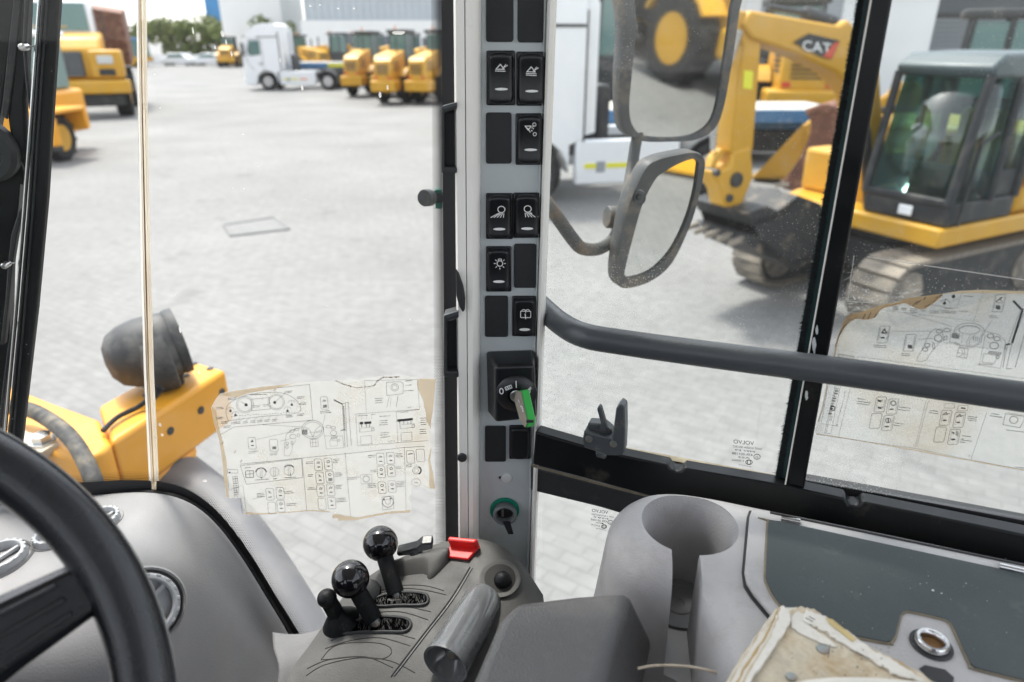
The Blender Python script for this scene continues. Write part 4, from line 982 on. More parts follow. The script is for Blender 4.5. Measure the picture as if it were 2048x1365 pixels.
def dialmap(x, y):
    p = PY(x, y, .668); r = math.hypot(p.x-kc.x, p.z-kc.z); hgt = .003+(.021-r)/(.0105)*.0032
    return V((p.x, .668-max(.002, hgt)-.0005, p.z))
d = Draw(dialmap); d.ell(1003, 779, 3.6, 5.2, 1.8, n=16)
d.line([(1010, 771), (1022, 766), (1024, 771), (1012, 776)], 1.3, True); d.line([(1013, 774), (1015, 770), (1017, 773), (1019, 768.5), (1021, 771)], 1.0)
d.line([(1032, 759), (1032.5, 770)], 1.8); d.ell(1057, 779, 3.0, 4.4, 1.4, n=12); d.line([(1057, 774.5), (1061, 771)], 1.5); d.line([(1060, 776), (1062, 773)], 1.4)
d.mb.build('symbol', 'print_white', dial, smooth=False)
# key
key = thing('ignition_key', PY(1045, 820, .64), 'green and grey key standing in the ignition lock', 'key')
kp = [(1029, 798, .655), (1034, 783, .652), (1043, 781, .645), (1057, 846, .612), (1052, 857, .612), (1041, 842, .622)]
kpts = [PY(*q) for q in kp]
side = V((.0085, .0030, 0))
mb = MB(); mb.prism(kpts, side); mb.build('key_rim', 'green', key, bevel=.0015, fixn=True)
cen = sum(kpts, V((0, 0, 0)))/6
inner = [cen+(p-cen)*.97 - side*.10 for p in kpts]
mb = MB(); mb.prism(inner, side*.06); kf = mb.build('key_face', 'key_grey', key, bevel=.0006, fixn=True)
def kmap(x, y):
    # flat on the face of the key
    n = (kpts[1]-kpts[0]).cross(kpts[3]-kpts[0]).normalized(); return PP(x, y, inner[0]-side*.03, n)
d = Draw(kmap); d.ell(1043, 822, 3, 9, 1.6, n=12); d.line([(1037, 800), (1039, 806), (1037, 803)], 1.5); d.line([(1041, 812), (1045, 828)], 1.2); d.mb.build('emblem', 'print_white', kf, smooth=False)
mb = MB(); mb.tube([kc+kx*.004, (kpts[0]+kpts[2])/2+side*.5], .0030, 8); mb.build('key_blade', 'steel', key)
q = PY(1062, 846, .612); mb = MB(); mb.box(PY(1060, 843, .609), (.0075, .002, .0025)); mb.build('key_slot', 'print_black', key)

# lower fittings on the plate
mb = MB(); c0 = PY(1013, 956, YF); mb.lathe([(.0068, 0), (.0068, .0016), (.0055, .0024), (.0001, .0024)], c0, kx, 24); mb.build('hole_plug', 'cap_clear', post)
mb = MB(); mb.box(PY(1001, 955, YF)+V((0, -.0004, 0)), (.004, .001, .003)); mb.build('keyhole', 'print_black', post)
c0 = PY(1010, 1022, YF)
mb = MB(); mb.lathe([(.0185, 0.0003), (.0185, .003), (.0172, .0036), (.0148, .0036), (.0148, .001)], c0+V((-.0005, 0, .002)), kx, 40); sock = mb.build('socket_ring', 'green_dark', post)
mb = MB(); mb.lathe([(.0150, 0.0005), (.0150, .010), (.0140, .0112), (.0120, .0112), (.0108, .009), (.0105, .001), (.0001, .001)], c0, kx, 40); sb = mb.build('power_socket', 'socket_grey', post)
mb = MB(); mb.lathe([(.0001, .0016), (.0100, .0016), (.0100, .0018), (.0001, .0019)], c0, kx, 28); mb.build('socket_well', 'print_black', sb)
mb = MB(); mb.box(c0+V((-.003, -.004, .001)), (.003, .006, .010)); mb.build('contact', 'shaft', sb)
t0, t1 = PY(1013, 1045, .690), PY(1022, 1069, .688)
mb = MB(); mb.prism([t0+V((-.0045, 0, 0)), t0+V((.0045, 0, 0)), t1+V((.003, 0, 0)), t1+V((-.0035, 0, 0))], (0, .002, 0)); mb.build('socket_tab', 'blank_black', post)
# post details: pad, screw
pad = [PY(x, y, .6905) for x, y in ((912, 536), (918, 545), (927, 570), (931, 595), (930, 618), (926, 623), (919, 612), (913, 590))]
mb = MB(); mb.prism(pad, (0, -.004, 0)); mb.build('clip_pad', 'frame_grey', post, bevel=.0012)
c0 = PY(924, 915, .6915); mb = MB(); mb.lathe([(.0060, 0), (.0055, .0022), (.003, .0034), (.0001, .0034)], c0, kx, 20); mb.build('screw', 'frame_grey', post)

# ---- windscreen: corner pane (upright, square to the view) and front pane, butted at a sealed joint
YW = .748
seam = [(280, -140), (280, 0), (284, 250), (289, 500), (296, 750), (308, 985)]
def seam_x(y):
    for (a, b) in zip(seam[:-1], seam[1:]):
        if y <= b[1]: return a[0]+(b[0]-a[0])*(y-a[1])/(b[1]-a[1])
    return 308
low = [(308, 990), (360, 1003), (412, 1040), (465, 1105), (515, 1185), (560, 1258), (600, 1322)]
ws_root = thing('windscreen', PY(600, 1322, YW), 'large cab windscreen pane between the taped joint and the corner post', 'windscreen')
def extr_pane(poly2, Y, name, mat, parent, t=.005):
    mb = MB(); mb.prism([PY(x, y, Y) for x, y in poly2], (0, t, 0)); return mb.build(name, mat, parent, smooth=False)
pane = [(x+3, y) for x, y in seam]+low+[(640, 1400), (921, 1400), (918, 1080), (906, 0), (905, -140)]
extr_pane(pane, YW, 'pane', 'windscreen_glass', ws_root)
# black edge band along the post, and the dotted fade beside it
def edge(y): return 882+(891-882)*y/1080.0
band = MB(); band.prism([PY(edge(-140), -140, YW-.0015), PY(908, -140, YW-.0015), PY(920, 1400, YW-.0015), PY(edge(1400), 1400, YW-.0015)], (0, .001, 0)); band.build('black_edge_band', 'print_black', ws_root, smooth=False)
dots = MB()
def dot(px, py, r, Y=YW-.0012):
    c = PY(px, py, Y); k = r*c.y/FPX/ray(px, py).y
    dots.add([c+V((k*cos(a), 0, k*sin(a))) for a in [2*pi*i/6 for i in range(6)]], [(5, 4, 3, 2, 1, 0)])
y = -20; row = 0
while y < 1110:
    for k in range(6):
        dot(edge(y)-1.0-k*3.3-(row % 2)*1.65, y, 1.85-k*.17)
    y += 2.9; row += 1
lows = spline([V((x, y, 0)) for x, y in low], 8); row = 0; y = 930
while y < 1320:
    x = 305+(row % 2)*1.9
    while x < 660:
        q = V((x, y, 0)); dd = min((q-p).length for p in lows); k0 = min(range(len(lows)), key=lambda i: (q-lows[i]).length)
        t0_ = lows[min(k0+1, len(lows)-1)]-lows[max(k0-1, 0)]
        if 27 < dd < 50 and (q-lows[k0]).dot(V((t0_.y, -t0_.x, 0))) > 0: dot(x, y, 1.75*(1-(dd-27)/30))
        x += 3.8
    y += 3.3; row += 1
dts = dots.build('dotted_fade', 'print_black', ws_root, smooth=False); dts['kind'] = 'stuff'
# black band along the lower curve
outer = [V((x, y, 0)) for x, y in low]; outer = spline(outer, 6)
ins = []
for i, p in enumerate(outer):
    tdir = (outer[min(i+1, len(outer)-1)]-outer[max(i-1, 0)]).normalized(); ins.append(p+V((tdir.y, -tdir.x, 0))*28)
mb = MB(); rows = [[PY(p.x, p.y, YW-.0016) for p in ins], [PY(p.x, p.y+3, YW-.0016) for p in outer]]; mb.grid(rows, flip=True); mb.build('black_edge_band', 'print_black', ws_root, smooth=False)
# dried splashes and drops on the glass
spl = MB()
def blob(px, py, rx, ry, Y=YW-.0025):
    c = PY(px, py, Y); k = c.y/FPX/ray(px, py).y; n = 12
    vs = [c+V((rx*k*cos(2*pi*i/n)*random.uniform(.8, 1.1), 0, ry*k*sin(2*pi*i/n)*random.uniform(.8, 1.1))) for i in range(n)]+[c+V((0, -.0006, 0))]
    spl.add(vs, [(i, n, (i+1) % n) for i in range(n)])
for (x, y, rx, ry) in ((797, 66, 14, 4), (620, 12, 3, 2), (676, 17, 3, 2), (708, 17, 3, 2), (640, 10, 3, 1.5), (445, 68, 4, 6), (452, 85, 2, 5), (463, 108, 2, 6), (386, 62, 2, 7), (430, 95, 2, 4), (379, 115, 2, 3), (604, 176, 3, 5), (760, 190, 3, 6), (775, 175, 2, 5),
                       (486, 268, 2, 2), (517, 332, 1.6, 1.6), (310, 148, 2.5, 2), (320, 216, 2, 1.6), (285, 246, 2, 2), (289, 210, 3, 2.5), (488, 378, 1.5, 1.5), (466, 376, 1.2, 1.2), (360, 660, 2.5, 7), (398, 745, 2, 3), (320, 850, 3, 5), (324, 870, 3, 4), (313, 876, 2, 3), (300, 885, 3, 3), (410, 962, 5, 3),
                       (560, 120, 1.5, 4), (530, 60, 1.3, 3), (700, 300, 1.2, 1.2), (610, 400, 1.5, 1), (655, 610, 1.3, 1.3), (735, 560, 1.2, 1.2), (820, 640, 1.5, 1.5), (350, 590, 1.3, 1.3)):
    blob(x, y, rx, ry)
b_ = spl.build('dried_drops', 'glue_clear', ws_root); b_['kind'] = 'stuff'

# joint strip
jp = thing('glass_joint', PY(308, 985, YW-.004), 'beige sealing strip joining the two windscreen panes', 'seal')
def strip(w0, w1, Y, th, name, mat):
    ys = [-140, 0, 120, 250, 375, 500, 620, 750, 870, 985]
    L_ = [PY(seam_x(y)-w0+.8*sin(y*.05), y, Y) for y in ys]; R_ = [PY(seam_x(y)+w1+.8*sin(y*.043+1), y, Y) for y in ys]
    mb = MB(); n = len(ys); poly = L_+R_[::-1]; mb.prism(poly, (0, th, 0)); mb.build(name, mat, jp, bevel=.0006)
strip(4.6, 4.6, YW-.003, .009, 'sealant', 'sealant'); strip(3.6, -2.6, YW-.0045, .001, 'groove_edge', 'glue_clear'); strip(.2, 1.6, YW-.0045, .001, 'groove_edge', 'film_tan'); strip(8.5, -5.8, YW-.0015, .004, 'glue_line', 'glue_clear'); strip(-5.8, 8.5, YW-.0015, .004, 'glue_line', 'glue_clear')

# front pane, left of the joint
S0 = PY(280, 0, YW); S1 = PY(308, 985, YW); ld_ = V((-1, -.16, 0)).normalized()
fn = ld_.cross(S1-S0).normalized()
if fn.y > 0: fn = -fn
def PF(px, py, off=0): return PP(px, py, S0+fn*off, fn)
fw = thing('front_window', PF(20, 1000), 'front windscreen pane with the wiper lying against it', 'windscreen')
pl = [(277, -140), (277, 0), (281, 250), (286, 500), (293, 750), (304, 990), (180, 1000), (40, 1006), (-160, 1012), (-160, -140)]
mb = MB(); mb.prism([PF(x, y) for x, y in pl], -fn*.005); mb.build('pane', 'windscreen_glass', fw, smooth=False, fixn=True)
lowf = [(-160, 980), (40, 974), (120, 969), (200, 963), (260, 961), (305, 963)]
mb = MB(); mb.grid([[PF(x, y, .0016) for x, y in lowf], [PF(x, y+34, .0016) for x, y in lowf]], flip=True); mb.build('black_edge_band', 'print_black', fw, smooth=False)
dots = MB(); up_ = V((0, 0, 1)); up_ = (up_-fn*up_.dot(fn)).normalized(); rt_ = up_.cross(fn)
for i in range(-10, 92):
    x = i*3.4; yb = 974-(x-40)*.06 if x < 260 else 961+(x-260)*.05
    for k in range(6):
        c = PF(x+(k % 2)*1.7, yb-1-k*3.2, .0012); r = (1.7-k*.22)*.00062
        dots.add([c+rt_*r*cos(a)+up_*r*sin(a) for a in [2*pi*j/6 for j in range(6)]], [(0, 1, 2, 3, 4, 5)])
o = dots.build('dotted_fade', 'print_black', fw, smooth=False); o['kind'] = 'stuff'

# ---- wiper outside the front pane
wp = thing('windscreen_wiper', PF(20, 880, -.03), 'black windscreen wiper with hub, steel strip and rubber blade', 'wiper')
def PW(x, y, o=-.02): return PF(x, y, o)
def slab(pts, o, th, name, mat, bevel=.001):
    mb = MB(); mb.prism([PW(x, y, o) for x, y in pts], -fn*th); return mb.build(name, mat, wp, bevel=bevel, fixn=True)
slab([(84, -60), (122, -60), (117, 0), (104, 200), (92, 400), (72, 620), (42, 880), (22, 1010), (-14, 1010), (12, 880), (34, 640), (52, 420), (66, 210), (80, 0)], -.008, .012, 'rubber_blade', 'rubber', .003)
for dx in (6, 14):
    mb = MB(); mb.tube([PW(80+dx, 0, -.007), PW(66+dx, 210, -.007), PW(52+dx, 420, -.007), PW(34+dx, 640, -.007), PW(12+dx, 880, -.007)], .0011, 6); mb.build('blade_rib', 'frame_grey', wp)
mb = MB(); mb.tube([PW(86, -60, -.010), PW(80, 0, -.010), PW(65, 210, -.010), PW(49, 420, -.010), PW(31, 640, -.010), PW(9, 880, -.010), PW(-10, 1000, -.010)], .0020, 8); mb.build('steel_strip', 'steel', wp)
slab([(62, -60), (58, 0), (52, 90), (56, 160), (62, 215), (58, 222), (50, 165), (44, 90), (48, 0), (52, -60)], -.012, .008, 'blade_claw', 'frame_grey')
slab([(44, 415), (46, 425), (34, 470), (26, 520), (18, 600), (8, 690), (0, 690), (10, 600), (16, 520), (22, 470), (36, 425)], -.012, .008, 'blade_claw', 'frame_grey')
slab([(24, 640), (30, 650), (18, 720), (8, 800), (0, 880), (-8, 880), (4, 780), (14, 700)], -.012, .008, 'blade_claw', 'frame_grey')
for x, y in ((53, 94), (17, 527)):
    mb = MB(); mb.lathe([(.0035, 0), (.0035, .010), (.002, .012), (.0001, .012)], PW(x, y, -.010), fn, 14); mb.build('rivet', 'steel', wp)
    mb = MB(); mb.tube([PW(x, y, -.008), PW(x+14, y-1, -.008)], .0010, 6); mb.build('clip_pin', 'steel', wp)
slab([(30, -60), (28, 0), (16, 110), (2, 220), (-6, 262), (20, 275), (48, 345), (46, 372), (40, 368), (36, 420), (22, 520), (18, 700), (2, 900), (-60, 900), (-60, 200), (-10, -60)], -.030, .012, 'wiper_arm', 'black_paint', .003)
slab([(62, -60), (60, 0), (55, 150), (50, 200), (53, 300), (50, 345), (20, 275), (14, 235), (24, 150), (38, 0), (40, -60)], -.026, .010, 'wiper_arm', 'black_paint', .003)
slab([(44, -60), (42, 0), (30, 130), (14, 240), (2, 232), (12, 130), (26, 0), (28, -60)], -.0245, .003, 'arm_bevel', 'frame_grey', .001)
mb = MB(); mb.lathe([(.034, 0), (.034, .010), (.030, .015), (.022, .015), (.020, .011), (.0001, .011)], PW(-28, 300, -.028), fn, 32); mb.build('hub', 'frame_grey', wp)

# ---- brackets on the edge of the post
for (y0, y1, xl, xr, lab) in ((214, 347, 882, 914, 'black folded bracket high on the windscreen edge beside the post'), (632, 756, 887, 917, 'black folded bracket low on the windscreen edge beside the post')):
    br = thing('edge_bracket', PY(xl, y1, .70), lab, 'bracket', 'brackets on the windscreen edge')
    def q(x, y, Y): return PY(x, y, Y)
    w = 6
    mb = MB(); mb.prism([q(xl, y0, .69), q(xr, y0-8, .69), q(xr, y0+5, .69), q(xl+w, y0+12, .69), q(xl+w, y1-12, .69), q(xr, y1-12, .69), q(xr, y1, .69), q(xl+3, y1, .69), q(xl, y1-5, .69)], (0, .02, 0)); mb.build('bracket_rim', 'frame_grey', br, bevel=.0015, fixn=True)
    mb = MB(); mb.prism([q(xl+w, y0+12, .705), q(xr, y0+5, .705), q(xr, y1-12, .705), q(xl+w, y1-12, .705)], (0, .004, 0)); mb.build('bracket_web', 'print_black', br)
    mb = MB(); mb.prism([q(xl, y0, .688), q(xr, y0-9, .688), q(xr, y0-3, .688), q(xl+8, y0+5, .688)], (0, .004, 0)); mb.build('worn_edge', 'rail_grey', br)
# wiper washer nozzle peg outside
pg = thing('rubber_bumper', PY(850, 395, .78), 'small black rubber bumper outside the windscreen beside the post', 'bumper')
mb = MB(); a_ = PD(846, 395, .84); b2 = PD(884, 397, .86); ax_ = (a_-b2).normalized()
mb.lathe([(.0100, 0), (.0105, .003), (.0105, .012), (.0095, .014), (.0001, .0142)], a_-ax_*.011, (ax_+V((0, -.8, .1))).normalized(), 24); mb.build('head', 'frame_grey', pg)
mb = MB(); mb.tube([a_+V((0, .01, 0)), b2], .0068, 12); mb.build('stem', 'rubber', pg)
mb = MB(); mb.box(b2+V((-.004, 0, 0)), (.008, .01, .024)); mb.build('mount', 'green_dark', pg)

# ================================================================ dashboard
def PR(rows): return [[PY(x, y, Y) for x, y, Y in r] for r in rows]
dash_rows = PR([
    [(-160, 1040, .740), (-60, 1030, .738), (60, 1018, .738), (180, 1010, .738), (290, 1003, .738), (362, 1018, .738), (416, 1054, .738), (470, 1120, .738), (520, 1200, .738), (566, 1275, .738), (590, 1330, .738)],
    [(-160, 1024, .735), (-60, 1015, .733), (60, 1003, .732), (180, 996, .732), (290, 990, .732), (365, 1005, .732), (422, 1045, .732), (477, 1115, .732), (527, 1195, .732), (572, 1270, .732), (594, 1325, .732)],
    [(-160, 1034, .725), (-60, 1024, .722), (60, 1012, .720), (180, 1006, .720), (287, 1001, .720), (357, 1016, .720), (412, 1056, .720), (466, 1126, .720), (516, 1206, .720), (560, 1282, .720), (582, 1336, .722)],
    [(-160, 1075, .67), (-60, 1070, .67), (60, 1062, .67), (178, 1058, .67), (278, 1056, .67), (342, 1074, .675), (398, 1112, .68), (450, 1172, .69), (500, 1246, .70), (545, 1312, .705), (566, 1360, .71)],
    [(-160, 1130, .61), (-60, 1125, .61), (60, 1120, .61), (172, 1118, .61), (266, 1120, .612), (328, 1138, .62), (384, 1176, .635), (436, 1232, .65), (486, 1294, .67), (528, 1352, .68), (548, 1398, .685)],
    [(-160, 1210, .55), (-60, 1210, .55), (60, 1212, .55), (164, 1214, .55), (252, 1222, .555), (314, 1244, .57), (370, 1280, .59), (422, 1326, .61), (470, 1372, .635), (512, 1420, .65), (530, 1450, .66)],
    [(-160, 1330, .50), (-60, 1330, .50), (60, 1330, .50), (160, 1332, .505), (246, 1340, .515), (306, 1356, .535), (362, 1382, .56), (412, 1414, .585), (460, 1450, .61), (500, 1490, .63), (518, 1510, .64)],
    [(-160, 1500, .47), (-60, 1500, .47), (60, 1500, .47), (160, 1500, .475), (246, 1500, .49), (306, 1510, .51), (362, 1525, .54), (412, 1545, .565), (460, 1575, .59), (500, 1600, .61), (518, 1620, .62)],
])
dash = thing('dashboard', PY(200, 1500, .48), 'grained grey plastic dashboard below the windscreen with round air vents', 'dashboard')
mb = MB(); mb.grid(spline_grid(dash_rows, 5)); mb.build('dash_cover', 'dash_grey', dash, ang=80, solid=.006)
DB = bvh_of(mb)
# rubber seal along the top edge
sealp = [PY(x, y, .741) for x, y in ((-160, 1020), (-60, 1010), (60, 998), (180, 991), (290, 985), (368, 1000), (427, 1042), (484, 1115), (534, 1195), (580, 1270), (602, 1325))]
mb = MB(); mb.tube(spline(sealp, 6), .0042, 8); mb.build('rubber_seal', 'rubber', dash)
c, n = hit(DB, 258, 1020); mb = MB(); mb.lathe([(.0075, 0), (.007, .0012), (.0045, .0014), (.0035, .0006), (.0001, .0006)], c, n, 20); mb.build('screw', 'shaft', dash)
def vent(px, py, r, axis, lift, label=None, spokes=3):
    c, n = hit(DB, px, py); ax = V(axis).normalized() if axis else n
    c = c+ax*lift
    mb = MB(); mb.lathe([(r*1.28, -.030), (r*1.26, -.004), (r*1.20, 0), (r*1.14, -.002), (r*1.10, -.012), (r*1.0, -.012)], c, ax, 40); v = mb.build('vent_collar', 'dash_grey', dash)
    mb = MB(); mb.lathe([(r*.80, -.008), (r*.80, .004), (r*.86, .007), (r*.98, .006), (r*1.03, .001), (r*1.04, -.010)], c, ax, 40)
    a0 = ax.orthogonal().normalized(); b0 = ax.cross(a0)
    for k in range(18):
        an = 2*pi*k/18; dd = a0*cos(an)+b0*sin(an); R = Matrix((dd, ax, dd.cross(ax))).transposed(); mb.box(c+dd*r*.97+ax*.0055, (.0032, .0022, .005), R)
    ring = mb.build('vent_ring', 'vent_grey', v, bevel=.0008)
    mb = MB(); mb.lathe([(r*.82, -.010), (.0001, -.016)], c, ax, 32); mb.build('vent_throat', 'void', v)
    for k in range(spokes):
        an = radians(20)+pi*k/spokes; dd = a0*cos(an)+b0*sin(an)
        mb = MB(); mb.tube([c+dd*r*.82, c-dd*r*.82], .0028, 8); mb.build('vent_vane', 'vent_grey', v)
    return v
vent(288, 1214, .034, (.50, -.62, .62), .012, spokes=2)
vent(4, 1125, .026, None, .006, spokes=1)
vent(112, 1082, .022, None, .004, spokes=1)
vent(206, 1046, .020, None, .004, spokes=1)

# ---- steering wheel
swr = thing('steering_wheel', EYE+V((-.398, .183, -.36)), 'black steering wheel with a ribbed spoke in the near corner', 'steering wheel')
SC = EYE+V((-.398, .183, -.328)); t_, a_ = radians(50), radians(50)
SN = V((sin(t_)*sin(a_), -sin(t_)*cos(a_), cos(t_))); e1 = SN.cross(V((1, 0, 0))).normalized(); e2 = SN.cross(e1)
RW = .2139
mb = MB(); ring = [[SC+(e1*cos(u)+e2*sin(u))*(RW+.0185*cos(w))+SN*.0185*sin(w) for w in [2*pi*j/20 for j in range(21)]] for u in [2*pi*i/120 for i in range(121)]]
mb.grid(ring); mb.build('rim', 'wheel_black', swr, merge=1e-5, fixn=True, ang=80)
w_ = radians(38); mb = MB(); mb.tube([SC+(e1*cos(u)+e2*sin(u))*(RW+.0186*cos(w_))+SN*.0186*sin(w_) for u in [2*pi*i/120 for i in range(121)]], .0008, 6, caps=False); mb.build('rim_seam_glint', 'rail_grey', swr)  # moulded seam in lighter grey, its highlight put into the colour
# spoke runs from the hub to the rim near the pixel survey point
P_ = PP(190, 1165, SC, SN); sd_ = (P_-SC).normalized(); sw_ = SN.cross(sd_)
for ang in (0, 140, 220):
    Rm = Matrix.Rotation(radians(ang), 3, SN); d1 = Rm @ sd_; w1 = Rm @ sw_
    mb = MB(); sec = []
    for (s, hw, zz, hh) in ((.03, .045, -.055, .014), (.10, .034, -.035, .013), (.155, .024, -.018, .012), (.205, .018, -.004, .010)):
        cc = SC+d1*s+SN*zz; sec.append([cc+w1*hw+SN*hh*.2, cc+w1*hw*.7+SN*hh, cc-w1*hw*.7+SN*hh, cc-w1*hw+SN*hh*.2, cc-w1*hw*.8-SN*hh, cc+w1*hw*.8-SN*hh, cc+w1*hw+SN*hh*.2])
    mb.grid(sec); sp = mb.build('spoke', 'wheel_black', swr, merge=1e-5, fixn=True, ang=30, bevel=.002)
    for k in range(3):
        off = -.010+.010*k; mb = MB(); mb.tube([SC+d1*.075+w1*off*1.6+SN*(-.029), SC+d1*.185+w1*off+SN*(.004)], .0016, 6); mb.build('groove_rib', 'frame_grey', sp)
mb = MB(); mb.lathe([(.075, -.075), (.078, -.05), (.07, -.035), (.04, -.03), (.0001, -.03)], SC, SN, 32); mb.build('hub', 'wheel_black', swr)
mb = MB(); mb.tube([SC-SN*.07, SC-SN*.35], [.035, .05], 16); mb.build('column', 'frame_grey', swr)

# ================================================================ lever console
cons_rows = [[PD(x, y, z) for x, y, z in r] for r in [
    [(692, 1186, .812), (770, 1132, .822), (850, 1096, .824), (925, 1078, .822), (990, 1086, .812), (1040, 1124, .797), (1086, 1190, .780)],
    [(672, 1214, .792), (748, 1170, .798), (830, 1140, .800), (912, 1124, .796), (988, 1126, .786), (1036, 1158, .772), (1072, 1215, .758)],
    [(645, 1254, .766), (720, 1216, .772), (802, 1192, .772), (885, 1180, .768), (958, 1184, .758), (1010, 1215, .745), (1044, 1264, .732)],
    [(614, 1298, .740), (688, 1272, .744), (768, 1256, .744), (848, 1248, .740), (918, 1256, .730), (975, 1286, .718), (1010, 1330, .706)],
    [(584, 1338, .716), (650, 1332, .716), (732, 1322, .716), (812, 1318, .712), (880, 1328, .702), (940, 1358, .690), (972, 1400, .680)],
    [(566, 1396, .690), (630, 1402, .690), (710, 1398, .690), (790, 1398, .685), (855, 1408, .676), (915, 1438, .664), (945, 1475, .656)],
]]
con = thing('lever_console', PD(800, 1400, .75), 'dark grey control console carrying two ball-topped hydraulic levers', 'console')
mb = MB(); gr = spline_grid(cons_rows, 5); mb.grid(gr)
# skirts: the body goes down from the edges of the top
dn = V((0, .02, -.20))
top = gr[0]; left = [r[0] for r in gr]; right = [r[-1] for r in gr]
mbs = MB(); mbs.grid(gr)
def skirt(m, line, vec, flip=False):
    rr_ = [line, [p+vec*.08+V((0, 0, -.004)) for p in line], [p+vec for p in line]]
    m.grid(rr_, flip=flip)
skirt(mbs, top[::-1], V((0, .035, -.20))); skirt(mbs, left, V((-.015, .02, -.20))); skirt(mbs, right[::-1], V((.03, .02, -.20)))
mbs.build('console_cover', 'dark_plastic', con, merge=1e-5, fixn=True, ang=50)
KB = bvh_of(mb)
def lineon(b, pts, r, lift=.0, k=5):
    return [h_+n_*lift for h_, n_ in (hit(b, p.x, p.y) for p in spline([V((x, y, 0)) for x, y in pts], k))]
# shoulder on the far side with the lifted step
def onk(x, y, up=.0): h_, n_ = hit(KB, x, y); return h_+n_*up
mb = MB(); far_ = [(782, 1146), (830, 1122), (868, 1114), (905, 1110), (940, 1118)]; 
blk = [onk(x, y) for x, y in far_]; near_ = [onk(x, y) for x, y in ((935, 1150), (880, 1160), (850, 1148), (800, 1160), (775, 1168))]
# grooves drawn as dark tubes on the cover, their shade put into the colour
gm = [((612, 1352), (650, 1330), (720, 1316), (780, 1322), (830, 1346)),
      ((614, 1338), (650, 1322), (700, 1314), (740, 1316), (786, 1336)), ((662, 1282), (700, 1268), (760, 1262), (830, 1278)), ((650, 1298), (700, 1282), (760, 1276), (820, 1292)),
      ((700, 1228), (740, 1216), (800, 1212), (862, 1224)), ((690, 1244), (740, 1228), (800, 1224), (856, 1240)), ((748, 1190), (800, 1178), (845, 1180), (892, 1190)), ((756, 1184), (800, 1172), (850, 1172), (888, 1182))]
for g_ in gm:
    mb = MB(); mb.tube(lineon(KB, g_, .0008), .00055, 6); mb.build('groove_shade', 'groove', con)
loop = [(642, 1320), (665, 1295), (700, 1286), (750, 1286), (778, 1294), (782, 1308), (762, 1318), (710, 1314), (670, 1318)]
mb = MB(); pts = lineon(KB, loop+[loop[0]], .001); mb.tube(pts, .00055, 6); mb.build('groove_shade', 'groove', con)
mb = MB(); mb.tube(lineon(KB, [(782, 1354), (800, 1330), (850, 1265), (900, 1200), (940, 1135)], 0), .0010, 6); mb.build('panel_seam', 'groove', con)
mb = MB(); mb.tube(lineon(KB, [(788, 1352), (806, 1330), (855, 1266), (905, 1201), (944, 1137)], 0, .0004), .0009, 6); mb.build('panel_seam', 'rail_grey', con)
# lever slots with bristles
def slot(pts, name='lever_slot'):
    poly = spline([V((x, y, 0)) for x, y in pts], 4, closed=True)
    b0 = [hit(KB, p.x, p.y) for p in poly]; mb = MB(); n = sum((q[1] for q in b0), V((0, 0, 0))).normalized()
    rim = [q[0]+n*.0012 for q in b0]; mb.tube(rim+[rim[0]], .0016, 6, caps=False); s = mb.build('slot_rim', 'frame_grey', con)
    cen = sum((q[0] for q in b0), V((0, 0, 0)))/len(b0)
    mb = MB(); mb.add([q[0]+n*.0006 for q in b0]+[cen+n*.0006], [(i, (i+1) % len(b0), len(b0)) for i in range(len(b0))]); mb.build('slot_shade', 'void', s, smooth=False)  # black patch on the cover standing in for the shaded opening
    xs_ = [p.x for p in poly]; ys_ = [p.y for p in poly]; mb = MB(); cnt = 0
    def inside(x, y):
        c_ = False; j = len(poly)-1
        for i in range(len(poly)):
            if (poly[i].y > y) != (poly[j].y > y) and x < (poly[j].x-poly[i].x)*(y-poly[i].y)/(poly[j].y-poly[i].y)+poly[i].x: c_ = not c_
            j = i
        return c_
    while cnt < 170:
        x, y = random.uniform(min(xs_), max(xs_)), random.uniform(min(ys_), max(ys_))
        if not inside(x, y): continue
        cnt += 1; x2, y2 = x+random.uniform(-3, 5), y-random.uniform(3, 8)
        if not inside(x2, y2): continue
        p0, p1 = onk(x, y, .0008), onk(x2, y2, random.uniform(.001, .0022)); w = (p1-p0).cross(n).normalized()*.0002
        mb.add([p0-w, p0+w, p1+w*.6, p1-w*.6], [(0, 1, 2, 3)])
    br_ = mb.build('bristles', 'bristle', s, smooth=False); br_['kind'] = 'stuff'
slot([(744, 1208), (760, 1194), (800, 1186), (845, 1188), (857, 1198), (848, 1211), (800, 1212), (760, 1214)])
slot([(680, 1268), (700, 1248), (745, 1235), (800, 1236), (822, 1246), (812, 1264), (770, 1265), (720, 1266)])
# levers: things of their own
def lever(name, label, kx_, ky_, kz_, r, stem, base, sr):
    k = PD(kx_, ky_, kz_); t = thing(name, onk(*base), label, 'lever', 'levers on the console')
    b0 = onk(*base, -.01); s_ = k+(b0-k)*stem
    mb = MB(); mb.sphere(k, r, 40, 24); mb.build('ball_knob', 'ball_black', t)
    ax = (k-b0).normalized()
    mb = MB(); mb.lathe([(sr*.98, 0), (sr*1.02, .002), (sr*1.0, (k-s_).length-.006), (sr*.9, (k-s_).length)], s_, ax, 20); mb.build('sleeve', 'rubber', t)
    mb = MB(); mb.tube([b0, s_+ax*.01], sr*.62, 14); mb.build('shaft', 'shaft', t)
lever('control_lever', 'black ball-topped lever in the far slot beside the red switch', 761, 1087, .800, .0204, .80, (795, 1204), .0095)
lever('control_lever', 'black ball-topped lever in the near slot next to the small knob', 701, 1158, .752, .0206, .76, (757, 1255), .0098)
sk_ = thing('small_lever', onk(678, 1242), 'short lever with a little black knob on a rubber cone', 'lever', 'levers on the console')
a0 = PD(654, 1197, .745); b0 = onk(682, 1244)
ax = (a0-b0).normalized()
